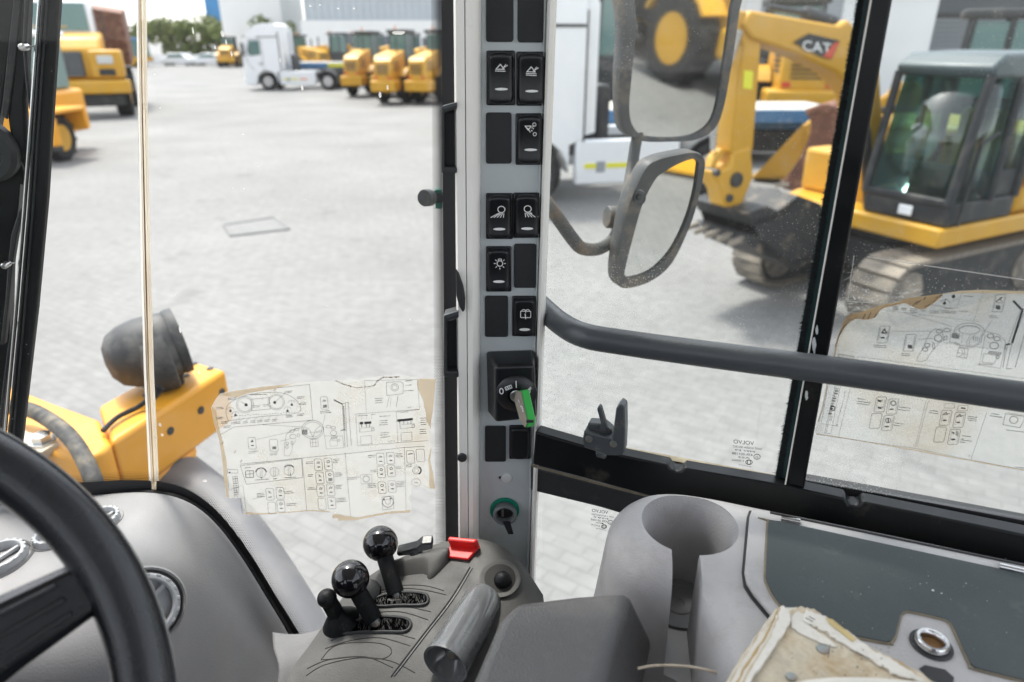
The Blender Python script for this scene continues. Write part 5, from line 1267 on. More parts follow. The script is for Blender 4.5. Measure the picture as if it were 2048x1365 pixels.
mb = MB(); mb.sphere(a0, .0106, 28, 16, sc=(1, 1, .95)); mb.build('knob', 'rubber', sk_)
mb = MB(); mb.lathe([(.010, .014), (.0105, .018), (.0098, (a0-b0).length-.004), (.0075, (a0-b0).length)], b0, ax, 6); mb.build('grip', 'rubber', sk_, bevel=.0008)
mb = MB(); mb.lathe([(.022, -.004), (.0215, .0), (.013, .010), (.0085, .016)], b0, (ax+hit(KB, 682, 1244)[1]).normalized(), 28); mb.build('rubber_cone', 'rubber', sk_)
# small dark cup behind the near knob
k2 = thing('spare_knob', onk(740, 1180), 'round dark knob half hidden behind the near ball lever', 'knob')
mb = MB(); mb.lathe([(.013, -.004), (.014, .004), (.012, .013), (.006, .016), (.0001, .016)], onk(738, 1186), (0.2, -.5, .85), 24); mb.build('cap', 'frame_grey', k2)
# red switch
rs = thing('red_switch', onk(928, 1110), 'bright red flip switch on the far corner of the console', 'switch')
A, B_, C_, D_ = onk(892, 1118, .001), onk(938, 1124, .001), onk(962, 1096, .001), onk(905, 1090, .001)
n_ = (B_-A).cross(D_-A).normalized(); n_ = n_ if n_.z > 0 else -n_
mb = MB(); mb.prism([A, B_, C_, D_], n_*.004); mb.build('base_plate', 'red', rs, bevel=.0012)
mb = MB(); mb.prism([D_+n_*.003+(A-D_)*.30, C_+n_*.003+(B_-C_)*.30, C_+n_*.003, D_+n_*.003], n_*.0125); mb.build('flap', 'red', rs, bevel=.002)
# switch lever on the shoulder
sl = thing('toggle_lever', onk(828, 1122), 'flat black toggle lever on the far edge of the console', 'lever')
mb = MB(); pts = [PD(792, 1108, .812), PD(832, 1098, .808), PD(842, 1089, .806), PD(864, 1087, .806), PD(866, 1099, .804), PD(846, 1104, .804), PD(834, 1110, .806), PD(796, 1114, .810)]
mb.prism(pts, V((0, .012, .003))); mb.build('paddle', 'switch_black', sl, bevel=.0015, fixn=True)
mb = MB(); mb.tube([PD(832, 1107, .812), PD(836, 1126, .806)], .008, 12); mb.build('pivot', 'switch_black', sl)
# raised shoulder behind the levers
mb = MB(); f0 = [onk(770, 1162), onk(846, 1150), onk(858, 1160), onk(874, 1150), onk(896, 1128)]
bk0 = [onk(786, 1136), onk(850, 1120), onk(862, 1116), onk(880, 1112), onk(898, 1112)]
rows = [[p-V((0, 0, .004)) for p in f0], [p+V((0, .010, .010)) for p in f0[:2]]+[p+V((0, .006, .006)) for p in f0[2:]], [p+V((0, 0, .010)) for p in bk0], [p+V((0, .02, -.01)) for p in bk0]]
mb.grid(spline_grid(rows, 3)); mb.build('shoulder', 'dark_plastic', con, solid=.002, ang=70)
# wrist grip: a clear-coated tube with open cupped end
g0, g1 = PD(972, 1192, .760), PD(890, 1330, .678)
ax = (g1-g0).normalized(); ln = (g1-g0).length
gp = thing('wrist_grip', g1, 'smooth grey tube grip lying along the console beside the armrest', 'grip')
mb = MB(); mb.lathe([(.010, -.004), (.019, .002), (.0215, .012), (.0225, ln*.5), (.0235, ln-.012), (.0245, ln-.003), (.0242, ln), (.0215, ln-.001), (.019, ln-.010), (.012, ln-.018), (.0001, ln-.020)], g0, ax, 36); mb.build('tube', 'grip_clear', gp)
mb = MB(); mb.lathe([(.006, ln-.0205), (.006, ln-.014), (.0045, ln-.012), (.0001, ln-.012)], g0, ax, 20); mb.build('screw_head', 'shaft', gp)
# dimple with round button
h_, n_ = hit(KB, 1000, 1158)
dm = thing('push_button', h_, 'round black push button in an oval recess on the console corner', 'button')
mb = MB(); mb.lathe([(.023, -.001), (.0235, .0015), (.021, .0018), (.0165, -.0005+.001), (.0001, .0008)], h_+n_*.0004, n_, 36, sx=1.0); mb.build('recess', 'dark_plastic', dm)
mb = MB(); mb.lathe([(.0175, .0012), (.0001, .0014)], h_+n_*.0006, n_, 32); mb.build('recess_shade', 'groove', dm)  # darker disc standing in for shade in the recess
hb, nb = hit(KB, 1005, 1164); mb = MB(); mb.sphere(hb+nb*.004, .0098, 28, 16); mb.build('button_head', 'rubber', dm)

# ---- armrest
ZA = H-.445
ar = thing('armrest', PZ(1100, 1400, ZA-.07), 'dark grained armrest block at the bottom of the view', 'armrest')
topq = [PZ(998, 1236, ZA), PZ(1034, 1200, ZA), PZ(1150, 1186, ZA), PZ(1258, 1177, ZA), PZ(1202, 1365, ZA), PZ(1165, 1490, ZA), PZ(895, 1490, ZA), PZ(940, 1370, ZA)]
botq = [p+V((0, .0, -.075)) for p in topq]
botq[3] = PZ(1312, 1286, ZA-.06); botq[4] = PZ(1292, 1372, ZA-.07); botq[5] = PZ(1270, 1500, ZA-.075)
n = len(topq); mb = MB()
mb.add(topq+botq, [tuple(range(n)), tuple(range(2*n-1, n-1, -1))]+[(i, (i+1) % n, (i+1) % n+n, i+n) for i in range(n)])
mb.build('pad', 'arm_plastic', ar, bevel=.010, seg=5, fixn=True, ang=50)
mb = MB(); mb.tube([PZ(1060, 1330, ZA-.07), PZ(1060, 1330, ZA-.30)], .03, 16); mb.build('bracket', 'frame_grey', ar)

# light grey trim between dashboard and console
tp = thing('trim_panel', PD(585, 1320, .80), 'light grey plastic trim between the dashboard and the lever console', 'trim')
mb = MB(); rows = [[PD(545, 1268, .84), PD(590, 1272, .83), PD(640, 1262, .82), PD(668, 1232, .83)], [PD(548, 1300, .80), PD(580, 1300, .79), PD(612, 1296, .775), PD(650, 1262, .79)], [PD(560, 1345, .76), PD(575, 1340, .755), PD(596, 1330, .745), PD(625, 1296, .76)], [PD(545, 1420, .74), PD(562, 1420, .73), PD(575, 1410, .725), PD(590, 1400, .72)]]
mb.grid(spline_grid(rows, 4)); mb.build('panel', 'trim_grey', tp, solid=.004, ang=70)

# ================================================================ right-hand wall of the cab
DW = V((.93, -.36, 0)).normalized(); NW = V((-.36, -.93, 0)).normalized()     # along the wall / into the cab
W0 = V((.035, .705, H))
def PWL(px, py, off=0.0): return PP(px, py, W0+NW*off, NW)
def wslab(pts, off, th, name, mat, parent, bevel=0, smooth=True):
    """piece of the wall: outline seen on the plane off metres inside the glass line, th thick outwards"""
    mb = MB(); mb.prism([PWL(x, y, off) for x, y in pts], -NW*th); return mb.build(name, mat, parent, bevel=bevel, fixn=True, smooth=smooth)
def lineY(p, q, x): return p[1]+(q[1]-p[1])*(x-p[0])/(q[0]-p[0])
sw_r = thing('side_window_frame', PWL(1500, 1100), 'black side window frame with notched sill rail and upright mullion', 'window frame')
# upper sill rail (two lengths with notches), lower rail
u0 = [(1070, 864), (1100, 873), (1200, 902), (1336, 931), (1341, 939), (1349, 944), (1362, 944), (1370, 936), (1374, 938), (1560, 970), (1690, 998), (1697, 1011), (1716, 1013), (1726, 1004), (2250, 1112)]
l0 = [(2250, 1195), (1700, 1078), (1500, 1040), (1330, 1002), (1200, 966), (1065, 930)]
wslab(u0+l0, .030, .018, 'sill_rail', 'black_paint', sw_r, .002)
wslab([(1070, 858), (1200, 895), (1560, 962), (1600, 972), (1600, 990), (1350, 950), (1180, 912), (1070, 885)], .006, .010, 'glazing_channel', 'seal_dirty', sw_r)
wslab([(1600, 958), (1750, 985), (2250, 1080), (2250, 1118), (1740, 1012), (1600, 985)], .006, .012, 'glazing_channel', 'print_black', sw_r)
wslab([(1060, 932), (1200, 969), (1340, 1006), (1520, 1044), (1520, 1090), (1300, 1046), (1200, 1016), (1060, 982)], .012, .020, 'lower_rail', 'frame_grey', sw_r, .003)
mb = MB(); mb.tube([PWL(x, y, .022) for x, y in ((1062, 931), (1200, 968), (1340, 1004), (1420, 1022))], .0016, 6); mb.build('dust_line', 'seal_dirty', sw_r)
# mullion bar and brush seal
wslab([(1748, -140), (1812, -140), (1785, 0), (1606, 990), (1570, 985), (1738, 0)], .026, .020, 'mullion', 'black_paint', sw_r, .002)
mb = MB(); mb.tube([PWL(x, y, .0275) for x, y in ((1768, -140), (1742, 0), (1568, 985))], .0007, 6); mb.build('mullion_edge', 'seal_light', sw_r)
wslab([(1738, -140), (1760, -140), (1738, 0), (1572, 978), (1548, 972), (1716, 0)], .016, .004, 'seal_carrier', 'seal_green', sw_r)
fz = MB()
for i in range(7000):
    y = random.uniform(-60, 965); xb = 1716+(1548-1716)*y/972+random.uniform(-1, 9)
    l = random.uniform(2, 9)*(.75+.25*sin(y*.09)*sin(y*.031)); a = PWL(xb+5, y, .0168); b = PWL(xb-l*random.uniform(.3, 1), y+random.uniform(-4, 5), .0168+random.uniform(-.002, .003)); w = V((0, 0, .00022))
    fz.add([a-w, a+w, b+w*.4, b-w*.4], [(0, 1, 2, 3)])
o = fz.build('brush_seal', 'brush', sw_r, smooth=False); o['kind'] = 'stuff'
# chipped paint on the mullion
mb = MB()
for (x, y, sx, sy) in ((1628, 690, 5, 22), (1634, 660, 3, 12), (1622, 740, 4, 10), (1613, 792, 4, 12)):
    n = 11; c = [(x+sx*cos(2*pi*i/n)*random.uniform(.5, 1.1), y+sy*sin(2*pi*i/n)*random.uniform(.6, 1.1)) for i in range(n)]
    mb.add([PWL(p[0], p[1], .0268) for p in c], [tuple(range(n))])
mb.build('chipped_paint', 'lens_grey', sw_r, smooth=False)

def pane(pts, off, name, label, mat='side_glass'):
    r = thing(name, PWL(*pts[-1], off), label, 'window')
    wslab(pts, off, .004, 'pane', mat, r, smooth=False); return r
pn1 = pane([(1096, -140), (1760, -140), (1735, 0), (1566, 980), (1350, 945), (1200, 910), (1070, 875)], .0035, 'side_window', 'dusty sliding side window pane between the corner post and the mullion')
pn2 = pane([(1790, -140), (2300, -140), (2300, 1082), (1740, 985), (1600, 960), (1775, 0)], .0105, 'side_window', 'dusty side window pane behind the mullion with an instruction sheet stuck on')
pn3 = pane([(1058, 975), (1200, 1008), (1300, 1038), (1520, 1082), (1520, 1500), (1045, 1500)], .001, 'lower_window', 'low window pane below the sill rail beside the corner post')

# etched maker's marks on the panes (read from outside)
def marks(par, off, x, y, s, slope, second):
    d = Draw(lambda a, b: PWL(a, b, off))
    d.text('VOLVO', x, y, 8*s, slope=slope, mirror=True, width=41*s)
    d.text(second[0], x-1*s, y+8*s, 4.2*s, slope=slope, mirror=True, width=58*s)
    d.text(second[1], x+3*s, y+15*s, 3.6*s, slope=slope, mirror=True, width=40*s)
    d.text(second[2], x-3*s, y+22*s, 5.0*s, slope=slope, mirror=True, width=42*s)
    d.text(second[3], x+9*s, y+29*s, 3.2*s, slope=slope, mirror=True, width=24*s)
    d.text(second[4], x-3*s, y+35*s, 3.8*s, slope=slope, mirror=True, width=24*s)
    d.ell(x+47*s, y+27*s, 6.5*s, 5*s, 1.2, n=16); d.text('E2', x+43.5*s, y+29.5*s, 4.4*s, mirror=True, slope=slope)
    d.ell(x+31*s, y+38*s, 6.5*s, 4.6*s, 1.4, n=16); d.ell(x+31*s, y+38*s, 3*s, 4.6*s, 1.2, n=12)
    for k in range(8): d.line([(x+(12+3.2*k)*s, y+(42+.6*k)*s), (x+(12+3.2*k)*s, y+(43.4+.6*k)*s)], 1)
    d.mb.build('etched_mark', 'print_black', par, smooth=False)
marks(pn1, .0045, 1467, 887, 1.0, .10, ('SAINT GOBAIN SEKURIT', 'M97 E9', '43R-001188', 'AS2', 'E 000064'))
marks(pn3, .002, 1184, 1024, .78, .14, ('LOF LAMINATED', 'M97', '43R-001069', 'E', 'DOT'))

# window catch
wc = thing('window_catch', PWL(1210, 912, .034), 'dark grey plastic window catch with two prongs on the sill', 'catch')
def cslab(pts, off, th, name, mat='catch_grey', bevel=.0015): return wslab(pts, off, th, name, mat, wc, bevel)
cslab([(1168, 862), (1182, 868), (1224, 878), (1232, 818), (1240, 808), (1249, 815), (1250, 862), (1248, 906), (1242, 912), (1216, 912), (1168, 896), (1165, 880)], .048, .016, 'body')
cslab([(1176, 847), (1206, 849), (1222, 862), (1224, 880), (1170, 870)], .040, .014, 'shoulder')
cslab([(1194, 818), (1198, 812), (1202, 818), (1214, 860), (1208, 866), (1196, 864), (1202, 850), (1194, 822)], .044, .008, 'lever_prong')
for x, y in ((1178, 878), (1227, 888)):
    mb = MB(); mb.lathe([(.0042, 0), (.0042, .0008), (.003, .0008), (.0022, -.001), (.0001, -.001)], PWL(x, y, .0482), NW, 16); mb.build('screw', 'shaft', wc)
cslab([(1190, 905), (1212, 912), (1210, 920), (1192, 915)], .040, .008, 'foot')

# grab rail along the window
grp = [(1058, 588), (1092, 622), (1125, 650), (1170, 672), (1250, 686), (1400, 707), (1600, 733), (1800, 760), (2050, 795), (2300, 830)]
gr_ = thing('grab_rail', PWL(1250, 686, .06), 'grey tubular grab rail running across the side window', 'rail')
mb = MB(); mb.tube(spline([PWL(x, y, .052 if x > 1160 else .052-(1160-x)*.0011) for x, y in grp], 6), .0128, 20); mb.build('tube', 'rail_grey', gr_)
mb = MB(); mb.tube([PWL(2300, 830, .052), PWL(2300, 830, .0)], .0142, 16); mb.build('end_mount', 'rail_grey', gr_)

# ================================================================ side console with cup holder
ZC = H-.430
sc_ = thing('side_console', PZ(1600, 1200, ZC-.30), 'light grey side console with cup holder and hinged storage lid', 'console')
outl = [(1262, 1004), (1300, 986), (1352, 983), (1420, 992), (1520, 1012), (1750, 1058), (2100, 1132), (2350, 1190), (2350, 1600), (1900, 1560), (1600, 1480), (1500, 1330), (1455, 1225), (1412, 1165), (1350, 1138), (1288, 1118), (1248, 1080), (1240, 1034)]
ring0 = spline([PZ(x, y, ZC) for x, y in outl], 3, closed=True)
def offset(ring, d):
    n = len(ring); out = []
    for i in range(n):
        t = (ring[(i+1) % n]-ring[i-1]); t.z = 0; t.normalize(); out.append(ring[i]+V((-t.y, t.x, 0))*d)
    return out
# outline runs clockwise seen from above -> left normal points outwards
sgn = 1
ar_ = sum(ring0[i].x*ring0[(i+1) % len(ring0)].y-ring0[(i+1) % len(ring0)].x*ring0[i].y for i in range(len(ring0)))
sgn = 1 if ar_ < 0 else -1
rings = []
for (o_, dz) in ((-.014, 0), (-.007, -.0007), (0, -.004), (.006, -.010), (.010, -.018), (.012, -.030), (.020, -.10), (.035, -.22), (.042, -.34)):
    r_ = offset(ring0, sgn*o_); rings.append([p+V((0, 0, dz)) for p in r_])
mb = MB(); n = len(ring0); vs = [p for r in rings for p in r]
fs = [tuple(range(n))] + [(i*n+k, i*n+(k+1) % n, (i+1)*n+(k+1) % n, (i+1)*n+k) for i in range(len(rings)-1) for k in range(n)]+[tuple(range(len(rings)*n-1, (len(rings)-1)*n-1, -1))]
mb.add(vs, fs); body = mb.build('console_body', 'console_grey', sc_, fixn=True, ang=50)
cc = PZ(1379, 1046, ZC); RC = .0430
def cutter(m):
    ob = m.build('cut', 'console_grey', fixn=True, origin=(0, 0, 0)); return ob
m1 = MB(); m1.lathe([(RC*.86, -.105), (RC*.90, -.06), (RC, -.008), (RC+.003, -.002), (RC+.004, .03)], cc, (0, 0, 1), 48)
sl_dir = (PZ(1345, 1290, ZC-.118)-cc); sl_dir.z = 0; sl_dir = V((-.16, -1, 0)).normalized(); sl_n = V((-sl_dir.y, sl_dir.x, 0))
hw = .0125
m2 = MB(); prof = [(0, .03), (.16, .03), (.16, -.110), (.085, -.106), (.0, -.1045)]
m2.prism([cc+V((-.007, 0, 0))+sl_dir*a+V((0, 0, z))-sl_n*hw for a, z in prof], sl_n*2*hw)
cuts = [cutter(m1), cutter(m2)]
for c_ in cuts:
    md = body.modifiers.new('cut', 'BOOLEAN'); md.object = c_; md.operation = 'DIFFERENCE'; md.solver = 'EXACT'
dg = bpy.context.evaluated_depsgraph_get(); dg.update()
nm = bpy.data.meshes.new_from_object(body.evaluated_get(dg)); body.modifiers.clear(); body.data = nm
nm.shade_smooth(); nm.set_sharp_from_angle(angle=radians(45))
for c_ in cuts: bpy.data.objects.remove(c_)
md = body.modifiers.new('bevel', 'BEVEL'); md.width = .0015; md.segments = 2; md.limit_method = 'ANGLE'; md.angle_limit = radians(45)
# floor of the cup holder
mb = MB(); mb.lathe([(RC*.80, .0), (RC*.78, .0025), (RC*.62, .0025), (RC*.60, .001), (RC*.36, .001), (RC*.34, .0022), (RC*.14, .0022), (RC*.12, .0008), (.0001, .0008)], cc+V((0, 0, -.1045)), (0, 0, 1), 40); mb.build('cup_floor', 'cup_grey', sc_)
# lid, rim gap, mat, latch
def zslab(pts, z, th, name, mat, par, bevel=.0012):
    mb = MB(); mb.prism([PZ(x, y, z) for x, y in pts], (0, 0, th)); return mb.build(name, mat, par, bevel=bevel, fixn=True)
lidp = [(1503, 1026), (1498, 1040), (1488, 1150), (1492, 1172), (1506, 1194), (1546, 1242), (1600, 1300), (1660, 1400), (1700, 1520), (2300, 1650), (2300, 1196), (2100, 1148), (1720, 1069), (1540, 1030)]
zslab([(x+(-5 if x < 1560 else 0), y+(3 if y > 1170 else -3)) for x, y in lidp], ZC+.0003, .0010, 'lid_gap', 'print_black', sc_, 0)
lid = zslab(lidp, ZC+.0014, .0050, 'storage_lid', 'console_grey', sc_, .0016)
ZL = ZC+.0064
matp = [(1538, 1043), (1534, 1060), (1530, 1150), (1534, 1172), (1552, 1204), (1590, 1246), (1612, 1256), (1770, 1288), (1782, 1286), (1790, 1276), (1800, 1236), (1806, 1228), (1818, 1225), (1880, 1239), (1896, 1246), (1906, 1260), (1938, 1330), (1950, 1340), (2060, 1368), (2260, 1418), (2260, 1200), (2050, 1152), (1560, 1046)]
zslab(matp, ZL-.0008, .0022, 'rubber_mat', 'mat_green', lid, .0006)
gap = spline([V((x, y, 0)) for x, y in matp], 3, closed=True)
mb = MB(); pts = [PZ(p.x, p.y, ZL+.0003) for p in gap]; mb.tube(pts+[pts[0]], .0011, 6, caps=False); mb.build('mat_edge', 'seal_dirty', lid)
for x0, y0, x1, y1 in ((1562, 1036, 1600, 1044), (1998, 1132, 2046, 1143)):
    mb = MB(); mb.tube([PZ(x0, y0, ZL+.002), PZ(x1, y1, ZL+.002)], .0030, 12); mb.build('hinge_pin', 'chrome', lid)
mb = MB(); mb.tube([PZ(1540, 1026, ZL), PZ(1720, 1063, ZL), PZ(2100, 1142, ZL), PZ(2300, 1188, ZL)], .0016, 6); mb.build('hinge_line', 'print_black', lid)
lc = PZ(1862, 1291, ZL)
mb = MB(); mb.lathe([(.0150, .0002), (.0150, .0012), (.0128, .0012), (.0125, .0006)], lc, (0, 0, 1), 36); mb.build('latch_well', 'frame_grey', lid)
mb = MB(); mb.lathe([(.0118, .0), (.0118, .005), (.0108, .0065), (.0088, .0065), (.0078, .0045), (.0075, .001), (.0001, .001)], lc, (0, 0, 1), 40); la = mb.build('latch_ring', 'chrome', lid)
mb = MB(); mb.lathe([(.0001, .0014), (.0072, .0014), (.0072, .0016), (.0001, .0017)], lc, (0, 0, 1), 24); mb.build('latch_hole', 'rust_brown', la)
zslab([(1838, 1338), (1850, 1331), (1890, 1340), (1908, 1356), (1905, 1372), (1860, 1362)], ZL+.0003, .0004, 'finger_hole', 'print_black', lid, 0)
# scuffs
mb = MB()
for i in range(60):
    x, y = random.uniform(1560, 2040), random.uniform(1090, 1300); r = random.uniform(.2, .7)
    c0 = PZ(x, y, ZL+.0016); k = .00045*r; mb.add([c0+V((k*random.uniform(.5, 1.5)*cos(a), k*sin(a), 0)) for a in [2*pi*j/6 for j in range(6)]], [(0, 1, 2, 3, 4, 5)])
for (x, y, r) in ((1866, 1181, 3), (1883, 1187, 1.6), (1840, 1168, 1), (1932, 1167, 1.2)):
    c0 = PZ(x, y, ZL+.0016); mb.add([c0+V((r*.00045*random.uniform(.6, 1.4)*cos(a), r*.00035*sin(a), 0)) for a in [2*pi*j/7 for j in range(7)]], [tuple(range(7))])
o = mb.build('paint_flecks', 'print_white', lid, smooth=False); o['kind'] = 'stuff'

# ---- torn manual
bk = thing('worn_manual', PZ(1560, 1360, ZC+.01), 'torn stained white manual lying on the side console', 'book')
zb = ZC+.008
def rag(pts, amp, k=7):
    out = []
    for i in range(len(pts)-1):
        a, b = V((*pts[i], 0)), V((*pts[i+1], 0))
        for j in range(k):
            p = a+(b-a)*(j/k); out.append((p.x+random.uniform(-amp, amp), p.y+random.uniform(-amp, amp)))
    out.append(pts[-1]); return out
# page block: stacked leaves, each with its own ragged edge
for i in range(9):
    z = zb+.0024*i; sh = i*1.2
    left = rag([(1548+i*2, 1224-i*.4), (1520+i*1.5, 1262), (1485+i, 1312), (1435+i*1.2, 1400)], 1.6, 5)
    rightp = rag([(1640+i*2, 1400), (1790, 1385), (1870-sh, 1385), (1750-sh, 1312), (1690-sh, 1272), (1640-sh, 1240), (1590, 1222-i*.3)], 2.0, 4)
    zslab(left+rightp, z, .0021, 'leaf', 'book_white' if i % 3 else 'book_paper', bk, 0)
zt = zb+.0024*9
cov = rag([(1572, 1232), (1582, 1222), (1600, 1217), (1628, 1222), (1660, 1248), (1700, 1268), (1726, 1290), (1790, 1322), (1866, 1366), (1900, 1400)], 2.4, 6)+rag([(1900, 1400), (1470, 1400), (1500, 1350), (1540, 1296), (1562, 1258)], 2.4, 6)
zslab(cov, zt+.0004, .0016, 'cover', 'book_paper', bk, .0004)
# frayed page edges along the spine, one strip behind the other
for k in range(5):
    o_ = k*7.0
    zslab(rag([(1564-o_*.3, 1214+k*1.5), (1578-o_*.25, 1226), (1580-o_*.5, 1246), (1568-o_*.6, 1268), (1538-o_*.8, 1312), (1508-o_*.9, 1355), (1484-o_, 1400)], 1.8, 5)+rag([(1484-o_, 1400), (1474-o_, 1400), (1500-o_*.8, 1345), (1538-o_*.7, 1285), (1556-o_*.4, 1240), (1560-o_*.3, 1220)], 1.8, 5), zt+.0034-.0016*k, .0017, 'frayed_edge', ('book_white', 'book_paper', 'book_white', 'book_stain', 'book_white')[k], bk, .0003)
zslab(rag([(1612, 1224), (1650, 1236), (1700, 1270), (1745, 1303), (1800, 1333), (1850, 1366)], 2.2, 7)+rag([(1850, 1366), (1790, 1352), (1735, 1320), (1685, 1290), (1645, 1262), (1604, 1244)], 2.6, 7), zt+.0022, .0016, 'torn_flap', 'book_white', bk, .0004)
zslab(rag([(1580, 1234), (1596, 1226), (1610, 1230), (1606, 1246), (1640, 1268), (1676, 1296), (1640, 1290), (1600, 1268), (1582, 1256)], 1.6, 4), zt+.0021, .0010, 'torn_flap', 'book_white', bk, .0003)
zslab(rag([(1652, 1236), (1664, 1241), (1712, 1279), (1706, 1284), (1660, 1250)], .8, 3), zt+.0040, .0008, 'yellow_tab', 'book_yellow', bk, 0)
def patch(cx_, cy_, rx, ry, mat, z):
    n = 22; zslab([(cx_+rx*cos(2*pi*i/n)*random.uniform(.6, 1.15), cy_+ry*sin(2*pi*i/n)*random.uniform(.6, 1.15)) for i in range(n)], z, .0003, 'stain', mat, bk, 0)
for i in range(26): patch(random.uniform(1540, 1780), random.uniform(1290, 1362), random.uniform(.6, 2.2), random.uniform(.5, 1.4), 'print_grey', zt+.0040)
for (a_, b_) in (((1611, 1236), (1626, 1244)), ((1618, 1233), (1630, 1240)), ((1660, 1290), (1656, 1316)), ((1700, 1300), (1740, 1318))):
    mb = MB(); mb.tube([PZ(*a_, zt+.004), PZ(*b_, zt+.004)], .0003, 5); mb.build('crease', 'print_grey', bk)
mb = MB(); cur = [[PZ(x, y, zt+dz) for x, y, dz in r] for r in [[(1560, 1372, .004), (1620, 1362, .008), (1700, 1360, .010), (1800, 1366, .009), (1900, 1378, .006), (1960, 1400, .003)], [(1580, 1378, .012), (1640, 1366, .016), (1720, 1362, .018), (1820, 1368, .016), (1910, 1382, .010), (1970, 1405, .005)], [(1560, 1440, .010), (1640, 1440, .012), (1720, 1440, .014), (1820, 1440, .012), (1910, 1440, .008), (1970, 1450, .004)]]]
mb.grid(spline_grid(cur, 4)); mb.build('curled_page', 'book_white', bk, solid=.0008, ang=80)
mb = MB(); mb.lathe([(.0045, 0), (.0042, .0008), (.0001, .001)], PZ(1645, 1299, zt+.002), (0, 0, 1), 16); mb.build('rivet', 'shaft', bk)
mb = MB(); mb.lathe([(.0038, 0), (.0035, .0015), (.0001, .002)], PZ(1582, 1356, zt+.002), (0, 0, 1), 14); mb.build('rivet', 'shaft', bk)
# thin cable
cb = thing('cable', PZ(1360, 1337, ZC-.02), 'thin pale cable with a metal end beside the worn manual', 'cable')
mb = MB(); mb.tube(spline([PD(1275, 1338, .56), PD(1310, 1332, .563), PD(1370, 1333, .56), PD(1420, 1342, .553), PD(1450, 1352, .548)], 5), .0012, 8); mb.build('wire', 'seal_beige', cb)
mb = MB(); mb.tube([PD(1438, 1348, .549), PD(1458, 1352, .547)], .0028, 10); mb.build('ferrule', 'steel', cb)

# ================================================================ mirrors outside
def mirror(name, label, outer, glass, p0, nrm, depth, shrink, r_):
    t = thing(name, p0, label, 'mirror', 'mirrors on the outside bracket')
    n_ = V(nrm).normalized()
    def q(x, y, o=0): return PP(x, y, p0+n_*o, n_)
    o1 = spline([q(*p) for p in outer], 5, closed=True); c = sum(o1, V((0, 0, 0)))/len(o1)
    gl = spline([q(*p) for p in glass], 5, closed=True)
    m = len(o1); mb = MB()
    # shell: rim ring, outer wall curving back, closed back
    rings = [[p*1 for p in gl]]
    gl_n = gl
    layers = [[p-n_*.004 for p in gl_n], [p+n_*.0 for p in gl_n]]
    rr2 = []
    # match outer points to the glass points by angle order (same count)
    k = len(gl_n)
    rr2.append([p-n_*.006 for p in gl_n]); rr2.append([p+n_*.001 for p in gl_n])
    rr2.append([c+(p-c)*.985+n_*.004 for p in o1]); rr2.append([p+n_*.0 for p in o1]); rr2.append([c+(p-c)*1.0-n_*depth*.4 for p in o1]); rr2.append([c+(p-c)*shrink-n_*depth*.85 for p in o1]); rr2.append([c+(p-c)*shrink*.7-n_*depth for p in o1])
    vs = [p for r in rr2 for p in r]; L = len(rr2)
    fs = [(i*m+a, i*m+(a+1) % m, (i+1)*m+(a+1) % m, (i+1)*m+a) for i in range(L-1) for a in range(m)]+[tuple((L-1)*m+a for a in range(m))]
    mb.add(vs, fs); mb.build('housing', 'mirror_case', t, fixn=True, ang=50)
    mb = MB(); g2 = [p-n_*.003 for p in gl_n]
    mb.add(g2, [tuple(range(k))] if (g2[1]-g2[0]).cross(g2[2]-g2[1]).dot(n_) > 0 else [tuple(range(k-1, -1, -1))]); mb.build('mirror_glass', 'mirror_glass', t, smooth=False)
    return t
big = mirror('door_mirror', 'tall rectangular rear-view mirror in a weathered housing outside the side window',
    [(1254, -90), (1244, 60), (1238, 160), (1240, 235), (1252, 268), (1286, 283), (1340, 284), (1392, 280), (1428, 258), (1446, 215), (1462, 130), (1478, 20), (1488, -90)],
    [(1284, -90), (1272, 60), (1262, 160), (1258, 215), (1264, 250), (1286, 271), (1340, 276), (1385, 270), (1416, 250), (1432, 215), (1447, 130), (1462, 20), (1472, -90)],
    PD(1355, 120, 1.22), (.40, -.905, -.105), .055, .80, 0)
sml = mirror('wide_angle_mirror', 'smaller rounded rear-view mirror below the tall one, showing bare paving',
    [(1286, 338), (1312, 318), (1350, 308), (1384, 303), (1402, 310), (1408, 330), (1396, 390), (1378, 450), (1342, 525), (1300, 562), (1252, 577), (1234, 566), (1230, 540), (1238, 480), (1254, 410)],
    [(1308, 362), (1326, 345), (1356, 328), (1384, 318), (1396, 324), (1396, 338), (1388, 390), (1370, 448), (1340, 505), (1302, 542), (1262, 556), (1250, 552), (1250, 536), (1264, 480), (1284, 410)],
    PD(1320, 440, 1.12), (.46, -.84, -.10), .05, .75, 0)
mb = MB(); h0 = PD(1280, 395, 1.06); mb.lathe([(.012, 0), (.011, .003), (.006, .003), (.0055, .001), (.0001, .001)], h0, (-.75, -.6, .1), 20); mb.build('pivot_cap', 'frame_grey', sml)
ma_ = thing('mirror_bracket', PD(1165, 500, 1.06), 'rusty bent tube carrying the two outside mirrors', 'bracket')
mb = MB(); mb.tube(spline([PD(1040, 340, 1.0), PD(1100, 415, 1.02), PD(1148, 482, 1.06), PD(1168, 498, 1.08), PD(1200, 497, 1.12), (PD(1228, 476, 1.16)), PD(1240, 440, 1.18), PD(1258, 370, 1.235), PD(1272, 285, 1.265), PD(1282, 250, 1.275), PD(1320, 80, 1.28)], 6), .0105, 14); mb.build('tube', 'tube_rusty', ma_)
mb = MB(); a_ = PD(1213, 434, 1.15); mb.lathe([(.017, 0), (.019, .003), (.019, .045), (.016, .05), (.0001, .05)], a_, (.96, .25, -.12), 20); mb.build('clamp', 'tube_rusty', ma_)

